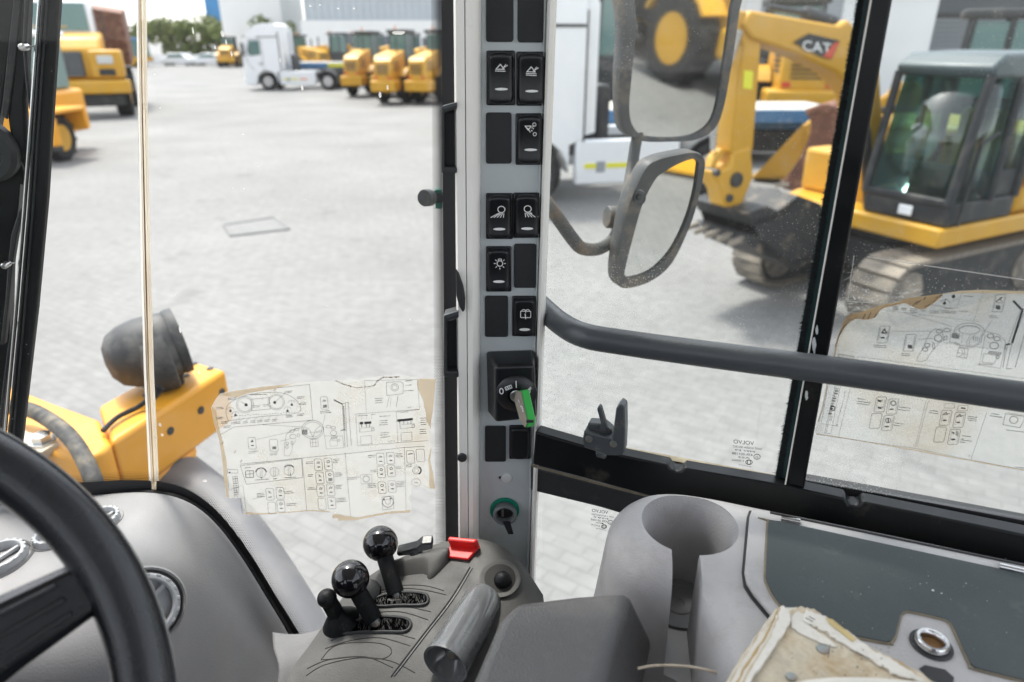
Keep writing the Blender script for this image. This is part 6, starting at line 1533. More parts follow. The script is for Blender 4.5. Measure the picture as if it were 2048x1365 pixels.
# ================================================================ loader's own front end
ZF = 2.02
fr_ = thing('loader_front_frame', PZ(250, 885, ZF-.6), 'orange yellow lamp bracket of the loader seen through the windscreen', 'bracket')
def zq(pts, z, dz, name, mat, par, bevel=.012):
    mb = MB(); mb.prism([PZ(x, y, z) for x, y in pts], (0, 0, dz)); return mb.build(name, mat, par, bevel=bevel, fixn=True, seg=3)
arm_ = zq([(196, 812), (262, 775), (380, 720), (452, 740), (222, 886)], ZF, -.15, 'bracket_arm', 'volvo_yellow', fr_)
mb = MB(); a0, a1 = PZ(222, 886, ZF), PZ(452, 740, ZF); dirn = (a1-a0)
low_ = [a0+V((0, 0, -.15)), a0+dirn*.62+V((0, 0, -.15)), a0+dirn*.25+V((0, 0, -.42)), a0+V((0, 0, -.6))]
mb.prism(low_, V((-.18, .10, 0))); mb.build('gusset', 'volvo_yellow', fr_, bevel=.01, fixn=True)
zq([(-80, 745), (30, 775), (100, 802), (198, 838), (224, 888), (205, 905), (165, 920), (-80, 860)], ZF-.004, -.10, 'cross_beam', 'volvo_yellow', fr_)
zq([(-80, 850), (150, 905), (224, 890), (190, 935), (-80, 935)], ZF-.12, -.5, 'lower_beam', 'volvo_yellow', fr_)
bp_ = zq([(20, 852), (40, 856), (118, 884), (70, 912), (20, 925)], ZF+.006, -.02, 'mounting_plate', 'seal_beige', fr_, .003)
mb = MB(); bc = PZ(86, 884, ZF+.006); mb.lathe([(.030, 0), (.030, .004), (.020, .004), (.020, .018), (.0001, .018)], bc, (0, 0, 1), 6); mb.build('bolt', 'steel', fr_)
mb = MB(); mb.tube(spline([PD(-20, 812, 1.52), PD(50, 818, 1.50), PD(95, 838, 1.46), PD(140, 875, 1.40), PD(172, 925, 1.34), PD(196, 990, 1.30), PD(205, 1050, 1.28)], 6), .0165, 14); mb.build('hose', 'hose_black', fr_)
for x, y in ((388, 728), (420, 738), (372, 752)):
    mb = MB(); mb.lathe([(.009, 0), (.009, .0015), (.0001, .0015)], PZ(x, y, ZF+.0005), (0, 0, 1), 12); mb.build('bolt_hole', 'print_black', fr_)
nrm_side = V((dirn.y, -dirn.x, 0)).normalized()
for (k_, dz) in ((.92, -.05), (.70, -.06), (.42, -.06)):
    mb = MB(); mb.lathe([(.010, 0), (.010, .002), (.0001, .002)], a0+dirn*k_+V((0, 0, dz))+nrm_side*.0005, nrm_side, 12); mb.build('bolt_hole', 'print_black', fr_)
mb = MB(); mb.tube(spline([PZ(206, 862, ZF+.008), PZ(235, 835, ZF+.012), PZ(275, 815, ZF+.012), PZ(300, 795, ZF+.03), PZ(315, 775, ZF+.05)], 5), .0058, 10); mb.build('lamp_cable', 'rubber', fr_)
mb = MB(); mb.tube([PZ(296, 798, ZF+.03), PZ(318, 772, ZF+.055)], .015, 12); mb.build('cable_plug', 'rubber', fr_)
# lamp
lp = thing('work_lamp', PZ(345, 765, ZF), 'dark grey work lamp standing on the orange bracket', 'lamp')
cl = PD(300, 700, 1.66); ax = V((.80, .55, .12)).normalized()
mb = MB(); mb.lathe([(.0001, -.100), (.036, -.096), (.062, -.080), (.078, -.050), (.083, -.012), (.082, .024), (.078, .052), (.075, .056)], cl, ax, 36, ref=(0, 0, 1)); mb.build('housing', 'lamp_grey', lp, ang=60)
mb = MB(); mb.lathe([(.080, .051), (.083, .060), (.082, .074), (.074, .075)], cl, ax, 36); lr = mb.build('lens_ring', 'lamp_grey', lp)
mb = MB(); mb.lathe([(.074, .067), (.05, .077), (.0001, .080)], cl, ax, 32); mb.build('lens', 'lamp_lens', lp)
mb = MB(); mb.lathe([(.056, -.056), (.089, -.028), (.091, .024), (.086, .027)], cl+V((.012, 0, -.018)), ax, 32); mb.build('cowl', 'lamp_grey', lp)
st = PZ(345, 768, ZF); mb = MB(); mb.tube([st, st+V((0, 0, .05)), cl+V((.03, .02, -.07))], [.028, .026, .03], 14); mb.build('stem', 'rubber', lp)
# grey front mudguard
fg = thing('front_mudguard', PD(520, 1150, 1.55), 'pale grey curved mudguard of the loader below the windscreen', 'mudguard')
rows = [[PD(x, y, z) for x, y, z in r] for r in [
    [(230, 935, 1.66), (290, 912, 1.69), (350, 900, 1.72), (392, 918, 1.74), (400, 930, 1.74)],
    [(270, 1000, 1.56), (335, 962, 1.60), (400, 942, 1.63), (452, 966, 1.66), (462, 982, 1.66)],
    [(320, 1080, 1.46), (390, 1030, 1.51), (460, 1004, 1.54), (512, 1032, 1.57), (522, 1050, 1.57)],
    [(370, 1165, 1.37), (440, 1108, 1.42), (512, 1080, 1.46), (566, 1108, 1.49), (576, 1126, 1.49)],
    [(420, 1250, 1.30), (490, 1195, 1.34), (562, 1165, 1.38), (616, 1188, 1.41), (626, 1206, 1.41)],
    [(460, 1340, 1.24), (535, 1285, 1.28), (606, 1252, 1.32), (662, 1270, 1.35), (672, 1288, 1.35)],
    [(500, 1420, 1.20), (570, 1370, 1.24), (645, 1340, 1.27), (700, 1352, 1.31), (710, 1370, 1.31)],
]]
mb = MB(); mb.grid(spline_grid(rows, 5)); mb.build('guard', 'fender_grey', fg, solid=.012, ang=80)
edge_ = spline([r[-1]+V((0, 0, -.004)) for r in rows], 6); mb = MB(); mb.grid([edge_, [p+V((.01, -.01, -.05)) for p in edge_], [p+V((-.02, .02, -.12)) for p in edge_]]); mb.build('guard_lip', 'fender_grey', fg, solid=.004)

# ================================================================ instruction sheet on the windscreen
s1 = thing('instruction_sheet', PY(650, 1040, YW-.004), 'stained torn instruction sheet with control diagrams stuck on the windscreen', 'sheet', 'instruction sheets')
Z1 = 4.014
def z1(x, y): return (400+x/Z1, 720+y/Z1)
out1 = [(165, 270), (300, 240), (500, 215), (780, 185), (1090, 165), (1330, 150), (1470, 130), (1640, 128), (1760, 148), (1895, 155), (1888, 230), (1870, 420), (1850, 560), (1860, 700), (1850, 800), (1872, 900), (1888, 1035), (1840, 1040), (1790, 1010), (1700, 1025), (1680, 1120), (1695, 1180), (1692, 1225), (1500, 1240), (1260, 1290), (1110, 1295), (1105, 1275), (1060, 1270), (1058, 1240), (1110, 1215), (1040, 1225), (900, 1215), (690, 1230), (500, 1245), (365, 1243), (355, 1200), (330, 1110), (210, 1110), (190, 950), (175, 800), (150, 640), (105, 480), (90, 380), (130, 310)]
def ragz(pts, amp, k=5):
    out = []
    for i in range(len(pts)):
        a, b = pts[i], pts[(i+1) % len(pts)]
        for j in range(k): out.append((a[0]+(b[0]-a[0])*j/k+random.uniform(-amp, amp), a[1]+(b[1]-a[1])*j/k+random.uniform(-amp, amp)))
    return out
ro1 = ragz(out1, 2.5, 4)
mb = MB(); mb.prism([PY(*z1(*p), YW-.0035) for p in ro1], (0, .0004, 0)); sh = mb.build('film', 'film', s1, smooth=False, fixn=True)
def m1_(x, y): return PY(*z1(x, y), YW-.0040)
# browned edges
st_ = Draw(m1_)
def stain(pts): st_.fill(ragz(pts, 2.5, 3))
stain([(165, 272), (300, 243), (500, 218), (770, 188), (620, 228), (420, 262), (300, 300), (240, 300)])
stain([(92, 380), (130, 400), (150, 520), (180, 650), (210, 800), (222, 960), (235, 1108), (212, 1108), (192, 950), (177, 800), (152, 640), (107, 480)])
stain([(1060, 1242), (1110, 1240), (1260, 1268), (1500, 1222), (1690, 1205), (1690, 1223), (1500, 1238), (1260, 1288), (1112, 1293), (1107, 1273), (1062, 1268)])
stain([(365, 1222), (500, 1232), (690, 1222), (900, 1206), (1040, 1216), (1040, 1224), (900, 1213), (690, 1229), (500, 1243), (366, 1241)])
stain([(1760, 150), (1893, 157), (1886, 230), (1868, 420), (1848, 560), (1820, 480), (1790, 330), (1740, 200)])
stain([(1858, 700), (1849, 800), (1870, 900), (1886, 1033), (1840, 1035), (1842, 900), (1830, 800)])
st_.mb.build('browned_edge', 'film_tan', sh, smooth=False)
rs_ = Draw(m1_)
for i in range(90):
    t = random.random(); path = [(1090, 168), (1150, 195), (1250, 225), (1340, 218), (1400, 205), (1430, 165), (1470, 140), (1560, 142), (1600, 135)]
    k = t*(len(path)-1); i0 = min(int(k), len(path)-2); u = k-i0; x = path[i0][0]*(1-u)+path[i0+1][0]*u; y = path[i0][1]*(1-u)+path[i0+1][1]*u
    rs_.disc(x+random.uniform(-4, 4), y+random.uniform(-3, 5), random.uniform(1.5, 5.5), random.uniform(1.5, 4), 7)
rs_.line([(1090, 168), (1150, 195), (1250, 225), (1340, 218), (1400, 205), (1430, 165), (1470, 140), (1600, 135)], 3)
for p in ((280, 740), (290, 300), (600, 240), (180, 670), (330, 815)): rs_.line([(p[0]-6, p[1]+8), (p[0]+7, p[1]-9)], 5)
rs_.mb.build('rust_marks', 'rust_brown', sh, smooth=False)
d = Draw(lambda x, y: PY(*z1(x, y), YW-.0044))
W_ = 3.0
d.line([(160, 605), (270, 540), (905, 485), (880, 198), (620, 225)], W_)
d.line(spline2 := [(p.x, p.y) for p in spline([V((x, y, 0)) for x, y in ((225, 490), (208, 400), (255, 335), (390, 280), (560, 262), (690, 275), (785, 340), (785, 425), (500, 455), (225, 490))], 4)], W_)
for (x, y, r) in ((360, 360, 70), (360, 360, 58), (612, 340, 66), (612, 340, 56)): d.ell(x, y, r, r*.95, 2.6, n=28)
d.line([(410, 318), (555, 303), (565, 395), (415, 410)], W_, True)
for (x, y, r) in ((370, 362, 13), (600, 343, 12), (245, 411, 10), (285, 445, 10), (737, 361, 10), (703, 411, 10)): d.disc(x, y, r)
d.line([(328, 335), (370, 362)], 3); d.line([(600, 343), (680, 270)], 2.6)
for (x, y) in ((243, 408), (285, 442), (735, 352), (702, 405)): d.ell(x, y, 30, 27, 2.4, 190, 340, 10); d.line([(x, y-20), (x, y)], 2.6)
for k in range(24):
    x = 250+22*k; d.line([(x, 452-(x-250)*.06+random.uniform(-6, 6)), (x+random.uniform(4, 11), 452-(x-250)*.06+random.uniform(-6, 6))], 4)
d.scrib(400, 283, 150, 1, slope=-.05, t=2.4); d.scrib(420, 370, 70, 2, slope=-.1, t=1.6); d.scrib(505, 362, 40, 2, slope=-.1, t=1.6)
for k, x in enumerate((250, 290, 345, 405, 460, 520, 580)): d.scrib(x, 505-k*4, 42, 2, slope=-.08, t=2.0, dy=11); d.line([(x+20, 500-k*4), (x+70-k*4, 470-k*4)], 1.6)
for (x, y) in ((130, 385), (130, 465), (170, 500), (190, 535), (225, 310), (680, 255), (780, 300), (800, 350), (690, 450), (780, 438)): d.scrib(x, y, 60, 2, slope=-.08, t=2.0, dy=11)
# steering wheel and pedals sketch
d.ell(905, 560, 88, 74, 3.2, n=36); d.ell(905, 560, 74, 60, 2.4, n=36); d.line([(842, 540), (880, 560), (905, 622)], 3); d.line([(965, 530), (930, 560), (905, 622)], 3); d.line([(870, 585), (945, 580)], 2.4)
d.line([(885, 640), (948, 635), (950, 694), (888, 700)], 2.6, True); d.line([(905, 640), (905, 698)], 2.4); d.line([(928, 638), (930, 696)], 2.4); d.line([(886, 665), (949, 662)], 2.2)
d.line([(815, 545), (740, 565), (692, 600), (678, 690), (676, 765), (690, 772), (718, 770), (738, 735), (742, 695), (770, 640)], 2.6)
for (x, y, rx, ry) in ((737, 573, 19, 10), (776, 560, 19, 10), (746, 616, 25, 18), (700, 672, 11, 11), (698, 700, 11, 11), (738, 668, 7, 16), (1030, 537, 19, 11), (1070, 546, 19, 11), (1072, 588, 25, 21)): d.ell(x, y, rx, ry, 3.0, n=18)
d.rr(790, 606, 9, 12, 3, 2.6)
for k in range(5): d.line([(820, 568+7*k), (860, 565+7*k)], 4.5)
d.line([(818, 563), (860, 560), (862, 598), (820, 601)], 2.4, True)
for k in range(4): d.line([(935+12*k, 572-3*k), (938+12*k, 590-3*k)], 3)
d.line([(985, 535), (1000, 610), (1015, 716), (1155, 706), (1145, 612), (1000, 612)], 2.4)
for k in range(4): d.line([(1050+14*k, 640-2*k), (1060+14*k, 622-2*k)], 5)
d.rr(1115, 646, 9, 8, 2, 3); d.line([(1040, 650), (1100, 646), (1105, 690), (1045, 694)], 2, True)
d.line([(1075, 322), (1142, 356)], 9); d.line([(1142, 350), (1165, 702)], 3); d.line([(1165, 345), (1184, 700)], 3); d.line([(1190, 340), (1215, 690)], 3); d.line([(1142, 356), (1190, 340)], 2.4)
for k in range(12): d.line([(1146+1.2*k, 370+17*k), (1156+1.2*k, 380+17*k)], 6)
d.line([(1130, 568), (1162, 560)], 6)
for a in (((455, 640), (720, 580)), ((640, 655), (728, 633)), ((1005, 440), (985, 530)), ((480, 520), (830, 540))): d.line(a, 2.2)
def rk(x, y, icon=1, hx=31, hy=47, bar_=True):
    d.rr(x, y, hx, hy, 12, 2.8, sk=-.08)
    if icon == 1:
        d.line([(x-13, y-14), (x-2, y-26), (x+4, y-16), (x+13, y-24)], 4); d.line([(x-14, y-10), (x+12, y-12)], 2.6)
    if icon == 2: d.ell(x, y-18, 11, 9, 4.5, n=12)
    if icon == 3: d.fill([(x-12, y-8), (x+1, y-30), (x+12, y-10)])
    if icon == 4: d.line([(x-14, y-24), (x+2, y-20), (x-8, y-12), (x+10, y-10)], 4)
    if bar_: d.disc(x+3, y+18, 14, 4.5, 10)
def hatch(x, y):
    for k in range(4): d.line([(x-14, y-9+6*k), (x+15, y-11+6*k)], 4.5)
rk(418, 670, 3); rk(592, 686, 0, 33, 48, False); hatch(596, 708); rk(998, 347, 1, 29, 50, False); hatch(1003, 374)
for (x, y, ic) in ((950, 843, 1), (1030, 836, 2), (962, 948, 4), (970, 1052, 1), (1050, 1045, 1), (1058, 1150, 4), (1448, 797, 1), (1530, 790, 1), (1455, 900, 2), (1535, 892, 2), (1462, 1027, 2), (1542, 1018, 2), (643, 1072, 2), (650, 1175, 2)): rk(x, y, ic)
rk(1042, 940, 2, bar_=False); hatch(1046, 962); rk(980, 1158, 0, bar_=False); rk(577, 1190, 0, bar_=False); rk(562, 1080, 4, bar_=False); d.line([(550, 1105), (575, 1100)], 6)
rk(1690, 780, 0, 31, 50, False); d.line([(1672, 758), (1705, 754)], 7); rk(1770, 768, 0, 33, 50, False)
d.line([(325, 850), (815, 795), (826, 945), (372, 1000), (345, 920)], W_, True); d.line([(325, 838), (1165, 755), (1640, 705), (1800, 695)], W_)
for a in (((820, 790), (858, 1215)), ((1165, 750), (1210, 1262)), ((1640, 705), (1655, 1210)), ((1320, 165), (1335, 420)), ((345, 1010), (372, 1235)), ((325, 1110), (340, 1235))): d.line(a, 2.4)
d.line([(1320, 168), (1745, 158), (1762, 398), (1250, 436), (1265, 692), (1590, 666), (1575, 420)], 2.4); d.line([(1575, 420), (1760, 400)], 2.4); d.line([(1590, 666), (1830, 650)], 2.4)
for (x, y, r) in ((490, 908, 38), (598, 900, 36), (715, 888, 40)): d.ell(x, y, r, r, 2.6, n=24); d.line([(x-8, y-r), (x-5, y+r)], 2.4); d.line([(x+8, y-r), (x+8, y+r)], 2.4)
d.ell(490, 908, 44, 40, 7, 190, 350, 14); d.ell(715, 880, 42, 34, 8, 215, 325, 10); d.line([(725, 910), (730, 945)], 3); d.disc(494, 948, 6)
d.rr(398, 918, 32, 27, 6, 5); d.line([(368, 920), (428, 914)], 4); d.line([(400, 893), (402, 943)], 3)
for (x, y, w) in ((360, 868, 50), (440, 966, 110), (590, 956, 30), (680, 948, 110)): d.scrib(x, y, w, 1, slope=-.07, t=2.2)
# joystick and lever boxes
d.line([(1495, 182), (1610, 176), (1632, 190), (1630, 272), (1500, 288)], 3, True); d.ell(1563, 222, 31, 29, 3, n=20); d.ell(1563, 222, 20, 18, 2.4, n=16); d.line([(1520, 290), (1500, 382)], 2.6); d.line([(1590, 286), (1575, 382)], 2.6); d.line([(1535, 300), (1525, 380)], 2)
for k, x in enumerate((1288, 1325, 1352)): d.line([(x, 510-2*k), (x+16, 508-2*k)], 20); d.line([(x+10, 518), (x+10, 540)], 5)
for k, x in enumerate((1598, 1630, 1662, 1688)): d.line([(x-8, 488-3*k), (x+14, 486-3*k)], 20); d.line([(x+6, 496), (x+6, 516)], 5)
for ox, oy in ((0, 0), (325, -28)):
    d.line([(1275, 505+oy), (1282+ox, 585+oy)] if not ox else [(1600, 480), (1605, 560)], 2.2)
    d.line([(1285+ox, 550+oy), (1415+ox-20, 540+oy), (1418+ox-20, 570+oy), (1285+ox, 582+oy)], 2.2, True); d.line([(1288+ox, 615+oy), (1375+ox, 608+oy), (1378+ox, 674+oy), (1292+ox, 682+oy)], 2.2, True)
    d.rr(1392+ox-5, 560+oy, 10, 10, 3, 3)
for (x, y, w, r) in ((1270, 450, 70, 1), (1375, 440, 35, 1), (1440, 455, 90, 1), (1440, 490, 70, 3), (1450, 588, 70, 3), (1405, 312, 70, 3), (1650, 170, 60, 1), (1650, 205, 45, 1), (1640, 250, 90, 1), (1610, 422, 80, 1), (1770, 470, 55, 4), (1765, 560, 60, 3)): d.scrib(x, y, w, r, slope=-.06, t=2.0, dy=17)
for x, y in ((1300, 440), (1340, 438), (1380, 436)): d.line([(x, y), (x-4, y+40)], 1.6)
d.text('ALT: 1', 1665, 390, 13, slope=-.06); d.text('ALT: 3', 1512, 662, 13, slope=-.06)
d.ell(1738, 888, 32, 29, 3, n=20); d.ell(1738, 888, 38, 34, 8, -60, 60, 10); d.ell(1738, 888, 18, 16, 2, n=14); d.ell(1735, 985, 38, 30, 2.6, n=20); d.scrib(1718, 987, 34, 1, t=2.6)
d.line([(1460, 1102), (1552, 1092), (1556, 1196), (1466, 1204)], 2.4, True); d.ell(1508, 1140, 44, 44, 4, n=24); d.ell(1508, 1140, 22, 20, 2.4, n=14); d.disc(1478, 1122, 7); d.disc(1530, 1115, 7)
d.line([(1288, 926), (1378, 918), (1382, 990), (1294, 998)], 2.4, True); d.ell(1334, 957, 26, 24, 4, n=18)
for (x, y, w, r) in ((390, 738, 72, 2), (562, 752, 68, 2), (965, 415, 88, 2), (850, 822, 66, 2), (1068, 800, 50, 3), (868, 925, 46, 2), (1082, 910, 60, 3), (865, 1030, 70, 2), (1090, 1010, 50, 3), (1095, 1115, 92, 3), (455, 1075, 70, 3), (675, 1060, 82, 2), (695, 1158, 80, 2), (1350, 770, 62, 2), (1570, 755, 62, 3), (1368, 888, 50, 2), (1572, 862, 50, 2), (1345, 1000, 82, 3), (1578, 980, 62, 4), (1185, 948, 98, 2), (1655, 846, 50, 2)): d.scrib(x, y, w, r, slope=-.07, t=2.0, dy=13)
d.line([(420, 1120), (520, 1095)], 2); d.rr(262, 896, 42, 14, 4, 3, 0); d.disc(238, 905, 7)
for q_ in range(9): d.line([(262+2*q_, 940+18*q_), (298+1.5*q_, 936+18*q_)], 5.5 if q_ % 2 else 3)
d.line([(262, 935), (278, 1105)], 2.4); d.line([(282, 932), (298, 1103)], 2.4); d.line([(300, 930), (312, 1050)], 2.4); d.line([(225, 940), (232, 1045), (335, 1012)], 2)
d.mb.build('printed_diagram', 'print_grey', sh, smooth=False)

# ================================================================ instruction sheet on the side window
OF = .0150
s2 = thing('instruction_sheet', PWL(1640, 870, OF), 'large instruction sheet with a curled brown top edge on the side window', 'sheet', 'instruction sheets')
def q6(x, y): return (1640+x/5.02, 570+y/5.02)
def q7(x, y): return (1620+x/4.785, 740+y/4.785)
top6 = [(130, 740), (150, 620), (180, 510), (225, 400), (275, 320), (400, 280), (560, 225), (700, 190), (870, 145), (1000, 120), (1200, 95), (1400, 62), (1600, 52), (1850, 58), (2100, 70), (3000, 150)]
low7 = [(3200, 1130), (2100, 985), (1700, 905), (1000, 775), (600, 700), (220, 640), (60, 618), (48, 595), (70, 500), (110, 380), (150, 200), (160, 130)]
poly = [q6(*p) for p in top6]+[q7(*p) for p in low7]
mb = MB(); mb.prism([PWL(x, y, OF) for x, y in poly], -NW*.0004); sh2 = mb.build('film', 'film_clear', s2, smooth=False, fixn=True)
d = Draw(lambda x, y: PWL(x, y, OF+.0004))
class D6(Draw): pass
def mk(zm, sc): return Draw(lambda x, y: PWL(*zm(x, y), OF+.0006))
# curled, browned top edge as a folded strip standing off the glass
mb = MB()
f_a = [(150, 620), (190, 500), (270, 318), (400, 280), (560, 225), (640, 200), (760, 180), (870, 140), (1000, 122), (1150, 100), (1240, 90)]
f_b = [(190, 500), (240, 420), (350, 345), (470, 350), (560, 320), (610, 240), (740, 200), (860, 185), (920, 215), (1050, 245), (1160, 140)]
ra = [PWL(*q6(*p), OF+.0010) for p in f_a]; rb_ = [PWL(*q6(*p), OF+.0055) for p in f_b]; rm_ = [(a+b)/2+NW*.0040 for a, b in zip(ra, rb_)]
mb.grid(spline_grid([ra, rm_, rb_], 3)); fold = mb.build('curled_edge', 'film_tan', sh2, ang=80, solid=.0003)
d6 = Draw(lambda x, y: PWL(*q6(x, y), OF+.0075))
for (a, b) in (((430, 345), (455, 295)), ((480, 345), (510, 280)), ((545, 330), (570, 290)), ((930, 210), (980, 165)), ((960, 200), (1010, 155)), ((1040, 150), (1060, 125)), ((1050, 225), (1105, 195)), ((1165, 130), (1230, 100))): d6.line([a, b], 7)
d6.mb.build('back_print', 'print_black', fold, smooth=False)
de = Draw(lambda x, y: PWL(x, y, OF+.0005))
ed = [q6(1240, 92), q6(1400, 62), q6(1600, 52), q6(1850, 58), q6(2100, 70), q6(2100, 95), q6(1850, 88), q6(1600, 84), q6(1400, 88)]
de.fill(ed); de.mb.build('browned_edge', 'film_tan', sh2, smooth=False); de = Draw(lambda x, y: PWL(x, y, OF+.0005)); lf = [q6(130, 740), q6(150, 620), q6(180, 510), q6(195, 510), q6(170, 640), q6(145, 745)]; de.fill(lf)
de.mb.build('browned_edge', 'film_tan', sh2, smooth=False); de = Draw(lambda x, y: PWL(x, y, OF+.0005)); de.fill([q7(160, 130), q7(172, 130), q7(125, 380), q7(85, 500), q7(70, 500), q7(110, 380)]); de.mb.build('browned_edge', 'film_tan', sh2, smooth=False); de = Draw(lambda x, y: PWL(x, y, OF+.0005)); de.fill([q7(60, 618), q7(220, 640), q7(1000, 775), q7(1700, 905), q7(2300, 1010), q7(2300, 1000), q7(1700, 893), q7(1000, 765), q7(220, 630), q7(60, 608)])
de.mb.build('browned_edge', 'film_tan', sh2, smooth=False)
d = mk(q6, 5.02); W6 = 3.2
def rk6(d, x, y, hx, hy, sk, icon, w=4):
    d.rr(x, y, hx, hy, 14, w, sk=sk); d.line([(x-hx+12-sk*-hy*.7, y-hy*.7), (x-hx+12-sk*hy*.7, y+hy*.7)], w*.7); d.line([(x+hx-12-sk*-hy*.7, y-hy*.7), (x+hx-12-sk*hy*.7, y+hy*.7)], w*.7)
    if icon == 'haz': d.line([(x-18, y-18), (x+10, y-55), (x+32, y-14)], 11, True); d.disc(x-10, y+32, 24, 8)
    if icon == 'hat':
        for k in range(4): d.line([(x-16, y+24+9*k), (x+24, y+28+9*k)], 8)
    if icon == 'arm': d.line([(x-30, y-15), (x+5, y-42), (x+30, y-20)], 8); d.line([(x+10, y-45), (x+30, y-60)], 12); d.line([(x-30, y-8), (x+28, y-2)], 5); 
rk6(d, 638, 500, 52, 84, .20, 'haz'); rk6(d, 900, 582, 52, 84, .20, 'hat'); rk6(d, 1798, 185, 52, 86, .22, 'arm')
for k in range(4): d.line([(1768, 210+10*k), (1808, 214+10*k)], 9)
for (x, y, w, r) in ((535, 605, 140, 2), (815, 690, 100, 2), (1700, 310, 90, 2), (730, 215, 60, 3), (815, 235, 60, 2), (905, 240, 75, 3), (1010, 260, 60, 1), (1100, 262, 100, 2), (1220, 260, 180, 2), (1390, 265, 100, 1), (1440, 112, 110, 1), (430, 775, 60, 1), (400, 798, 220, 1), (1590, 795, 150, 1)): d.scrib(x, y, w, r, slope=.06, t=2.6, dy=17)
d.line([(712, 467), (1120, 467)], W6); d.line([(978, 548), (1150, 537)], W6); d.line([(860, 285), (1330, 420)], W6); d.line([(1730, 350), (1645, 480)], W6); d.line([(600, 250), (1600, 370)], 2.2); d.line([(1640, 60), (1540, 375)], 2.4)
d.ell(1255, 190, 50, 42, 4, 200, 350, 12); d.disc(1250, 186, 16); d.line([(1250, 186), (1262, 140)], 5); d.disc(1340, 118, 18); d.line([(1340, 118), (1352, 90)], 5); d.line([(1420, 90), (1375, 230), (1250, 240)], 2.6); d.line([(1420, 130), (1330, 160)], 2.4)
for k in range(9): d.line([(1120+25*k, 190+6*k+random.uniform(-8, 8)), (1132+25*k, 200+6*k)], 5)
# dashboard sketch
d.line([(1180, 590), (1240, 560), (1230, 470), (1160, 440), (1110, 475), (1065, 560), (1020, 660), (975, 735), (975, 765), (1020, 772), (1070, 755), (1100, 700), (1150, 640), (1185, 600)], W6+.6)
for (x, y, rx, ry) in ((1200, 466, 32, 19), (1275, 455, 32, 19), (1187, 536, 38, 34), (1077, 607, 25, 19), (1057, 650, 25, 18), (1712, 514, 32, 21), (1778, 542, 32, 21), (1748, 612, 44, 33)): d.ell(x, y, rx, ry, 6, n=22)
d.ell(1140, 612, 12, 30, 5, n=14); d.rr(1260, 534, 14, 18, 5, 5, .15)
d.ell(1500, 470, 150, 86, 4.5, 140, 400, 36); d.ell(1500, 478, 130, 70, 3, 150, 390, 30); d.ell(1500, 455, 105, 40, 3.4, n=28); d.ell(1480, 545, 130, 75, 4, 20, 160, 22); d.ell(1480, 545, 145, 88, 3.4, 20, 160, 22)
d.line([(1430, 490), (1420, 590)], 3); d.line([(1510, 500), (1470, 580), (1480, 615)], 3.4); d.line([(1560, 500), (1500, 560), (1500, 610)], 3.4); d.line([(1320, 430), (1300, 575), (1400, 590)], 3.4); d.line([(1660, 500), (1600, 800)], 3); d.line([(1240, 580), (1700, 640)], 2.6); d.line([(1860, 600), (1840, 820)], 3)
for k in range(6): d.line([(1330+12*k, 490+2*k), (1326+12*k, 530+2*k)], 8)
for k in range(5): d.line([(1545+20*k, 520+3*k), (1538+20*k, 560+3*k)], 5)
d.line([(1330, 485), (1405, 490), (1398, 535), (1325, 530)], 3.6, True); d.line([(1395, 630), (1490, 645), (1470, 740), (1370, 720)], 4.4, True); d.line([(1415, 640), (1440, 700), (1395, 725)], 3.6); d.line([(1380, 680), (1480, 700)], 3.6); d.line([(1450, 640), (1450, 735)], 3.4); d.line([(1395, 590), (1410, 640)], 3)
d.line([(1660, 470), (1800, 500), (1860, 570), (1865, 650)], 3.4); d.line([(1645, 690), (1790, 710), (1750, 790), (1630, 780)], 4, True)
for k in range(6): d.line([(1690+22*k, 690+3*k), (1710+22*k, 665+3*k)], 9)
d.ell(1783, 724, 18, 16, 6, n=14); d.line([(1570, 800), (1810, 840), (1860, 600)], 2.8)
d.line([(1945, 165), (2015, 240)], 22); d.line([(2035, 245), (1930, 580)], 22); d.line([(2010, 250), (1880, 620), (1835, 830)], 4); d.line([(2060, 250), (1925, 600), (1870, 845)], 4); d.line([(2100, 330), (1960, 830)], 5); d.line([(1870, 845), (1925, 840)], 4); d.line([(1870, 600), (1910, 595)], 14)
d.line([(185, 700), (335, 722), (325, 768), (175, 748)], 4.5, True)
for k in range(3): d.ell(228+37*k, 732+5*k, 13, 12, 4, n=12)
d.disc(198, 728, 12, 8); d.line([(170, 690), (345, 715), (340, 790)], 2); d.line([(380, 720), (2100, 950)], 2.6); d.line([(380, 720), (365, 800)], 2.6)
d.line([(400, 800), (405, 765), (440, 758), (1130, 870), (1155, 885), (1140, 935)], 3.6); d.line([(1185, 845), (1165, 935)], 2.6); d.line([(1790, 925), (1760, 1020)], 2.6); d.ell(985, 905, 45, 22, 10, 190, 350, 12); d.line([(785, 850), (775, 870)], 6); d.line([(800, 852), (792, 872)], 6)
rk6(d, 1390, 955, 46, 60, .2, None); d.line([(1360, 935), (1400, 940), (1410, 955)], 12); rk6(d, 1525, 975, 46, 60, .2, None); d.line([(1500, 965), (1540, 955)], 12); d.scrib(1190, 905, 130, 1, slope=.1, t=2.6); d.scrib(1600, 975, 130, 1, slope=.1, t=2.6)
d.mb.build('printed_diagram', 'print_black', sh2, smooth=False)
d = mk(q7, 4.785)
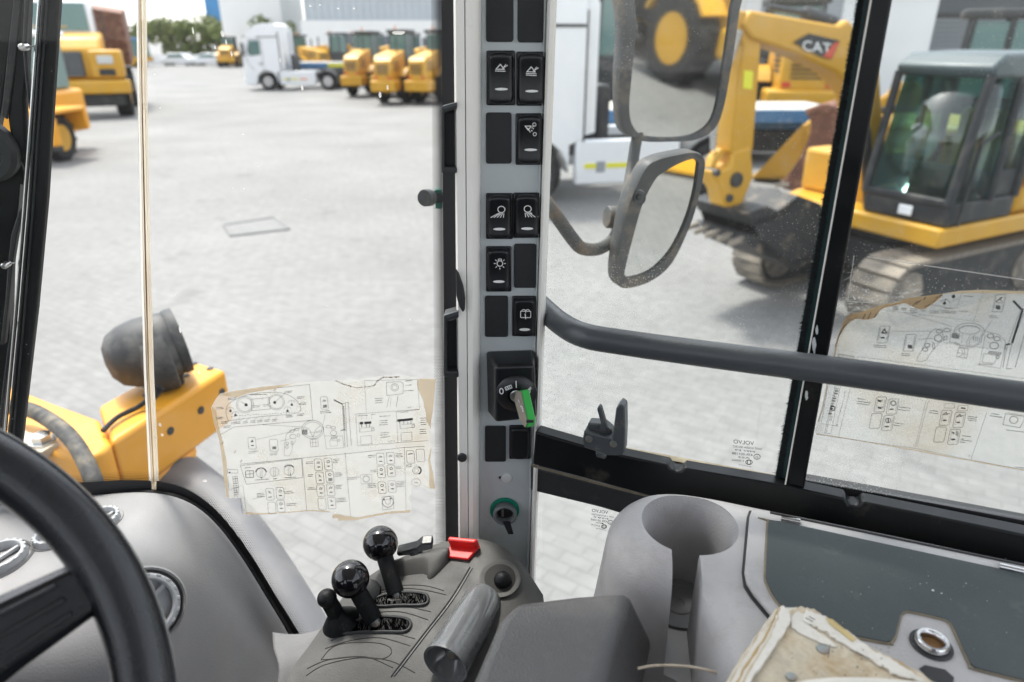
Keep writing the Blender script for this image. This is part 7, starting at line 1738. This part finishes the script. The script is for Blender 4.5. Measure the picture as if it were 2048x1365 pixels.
def rk7(x, y, icon): 
    d.rr(x, y, 50, 72, 16, 4, sk=.20)
    if icon:
        d.line([(x-34+12, y-52), (x-34-10, y+50)], 2.6); d.line([(x+36+10, y-50), (x+36-10, y+52)], 2.6)
    if icon == 'o': d.ell(x+8, y-32, 24, 22, 8, n=16); d.disc(x-8, y+26, 22, 7)
    if icon == 'b': d.ell(x+4, y-24, 24, 22, 6, n=16); d.line([(x+4, y-40), (x+4, y-8)], 10); d.disc(x-10, y+34, 22, 7)
    if icon == 'a': d.line([(x-26, y-28), (x+6, y-54), (x+12, y-36), (x+36, y-42)], 7); d.line([(x-24, y-30), (x+22, y-34)], 5); d.disc(x-10, y+24, 22, 7)
    if icon == 'c': d.line([(x-24, y-46), (x+4, y-38), (x-8, y-28)], 8); d.ell(x+28, y-46, 9, 9, 5, n=10); d.ell(x+28, y-22, 9, 9, 5, n=10); d.disc(x-8, y+24, 24, 8)
    if icon == 'l': 
        for yy in (-36, 30): d.line([(x-18, y+yy), (x+4, y+yy+4)], 18); d.line([(x+14, y+yy-8), (x+24, y+yy), (x+12, y+yy+8)], 4)
rk7(672, 332, 'l'); rk7(790, 352, 'o'); rk7(628, 490, None); rk7(745, 510, 'b'); rk7(1298, 460, 'a'); rk7(1428, 480, 'a'); rk7(1245, 620, None); rk7(1378, 642, 'c')
d.rr(1336, 345, 48, 22, 8, 3, .2); d.rr(1462, 368, 48, 26, 8, 3, .2); d.line([(1450, 365), (1485, 370)], 12)
for (x, y, w, r) in ((455, 275, 95, 1), (450, 300, 150, 1), (450, 322, 150, 1), (848, 355, 110, 1), (842, 380, 125, 1), (808, 508, 130, 1), (802, 530, 80, 1), (1145, 388, 90, 1), (1140, 410, 100, 1), (1510, 445, 85, 3), (1455, 630, 90, 1), (1450, 660, 20, 1), (1440, 670, 130, 1), (1435, 690, 60, 1), (1735, 420, 80, 1), (1720, 440, 120, 1), (1875, 575, 250, 1), (1965, 930, 130, 1)): d.scrib(x, y, w, r, slope=.13, t=2.6, dy=18)
for (a, b) in (((385, 180), (275, 628)), ((1110, 300), (1002, 752)), ((1130, 310), (1020, 740)), ((1692, 405), (1540, 860)), ((240, 155), (140, 605)), ((290, 160), (200, 610)), ((140, 605), (200, 612)), ((250, 160), (155, 600)), ((345, 200), (250, 540)), ((170, 160), (110, 500)), ((110, 515), (270, 540))): d.line([a, b], 2.8)
for k in range(11):
    x, y = 262-7.2*k, 175+24*k; d.line([(x-14, y), (x+16, y+5)], 9 if k % 3 else 3); d.line([(x-12, y+10), (x+10, y+13)], 4)
d.ell(205, 452, 10, 9, 3, n=10); d.ell(198, 480, 10, 10, 3, n=10); d.line([(205, 350), (240, 356), (232, 390), (198, 384)], 8, True)
d.line([(1890, 410), (2080, 445)], 3); d.line([(1870, 420), (1845, 525), (2010, 555), (2060, 450)], 4, True); d.ell(1950, 480, 40, 34, 5, n=20)
for t_, x, y in (('1', 982, 735), ('2', 1515, 833), ('2', 318, 228), ('3', 282, 402), ('4', 250, 535)): d.text(t_, x, y, 18, slope=.13, lean=.25)
d.line([(60, 620), (1000, 752), (1540, 862), (2200, 985)], 2)
d.mb.build('printed_diagram', 'print_black', sh2, smooth=False)
# pale scraped glue left above the sheet
gs = Draw(lambda x, y: PWL(x, y, .0125))
for i in range(110):
    x, y = random.uniform(1650, 1830), 0; y = 620-(x-1650)*.18+random.gauss(0, 18); l = random.uniform(6, 32); a = random.uniform(-.5, .25)
    gs.line([(x, y), (x+l, y+l*a)], random.uniform(.4, 1.8))
o = gs.mb.build('glue_scrapes', 'film_smear', pn2, smooth=False); o['kind'] = 'stuff'
gl_ = Draw(lambda x, y: PWL(x, y, .0127)); gl_.line([(1735, 514), (1840, 530)], 1.4); gl_.line([(1848, 531), (2048, 560)], 1.4); gl_.line([(1708, 512), (1696, 600)], 1.2); gl_.line([(1696, 603), (1745, 606)], 1.2)
gl_.mb.build('film_edge', 'seal_light', pn2, smooth=False)
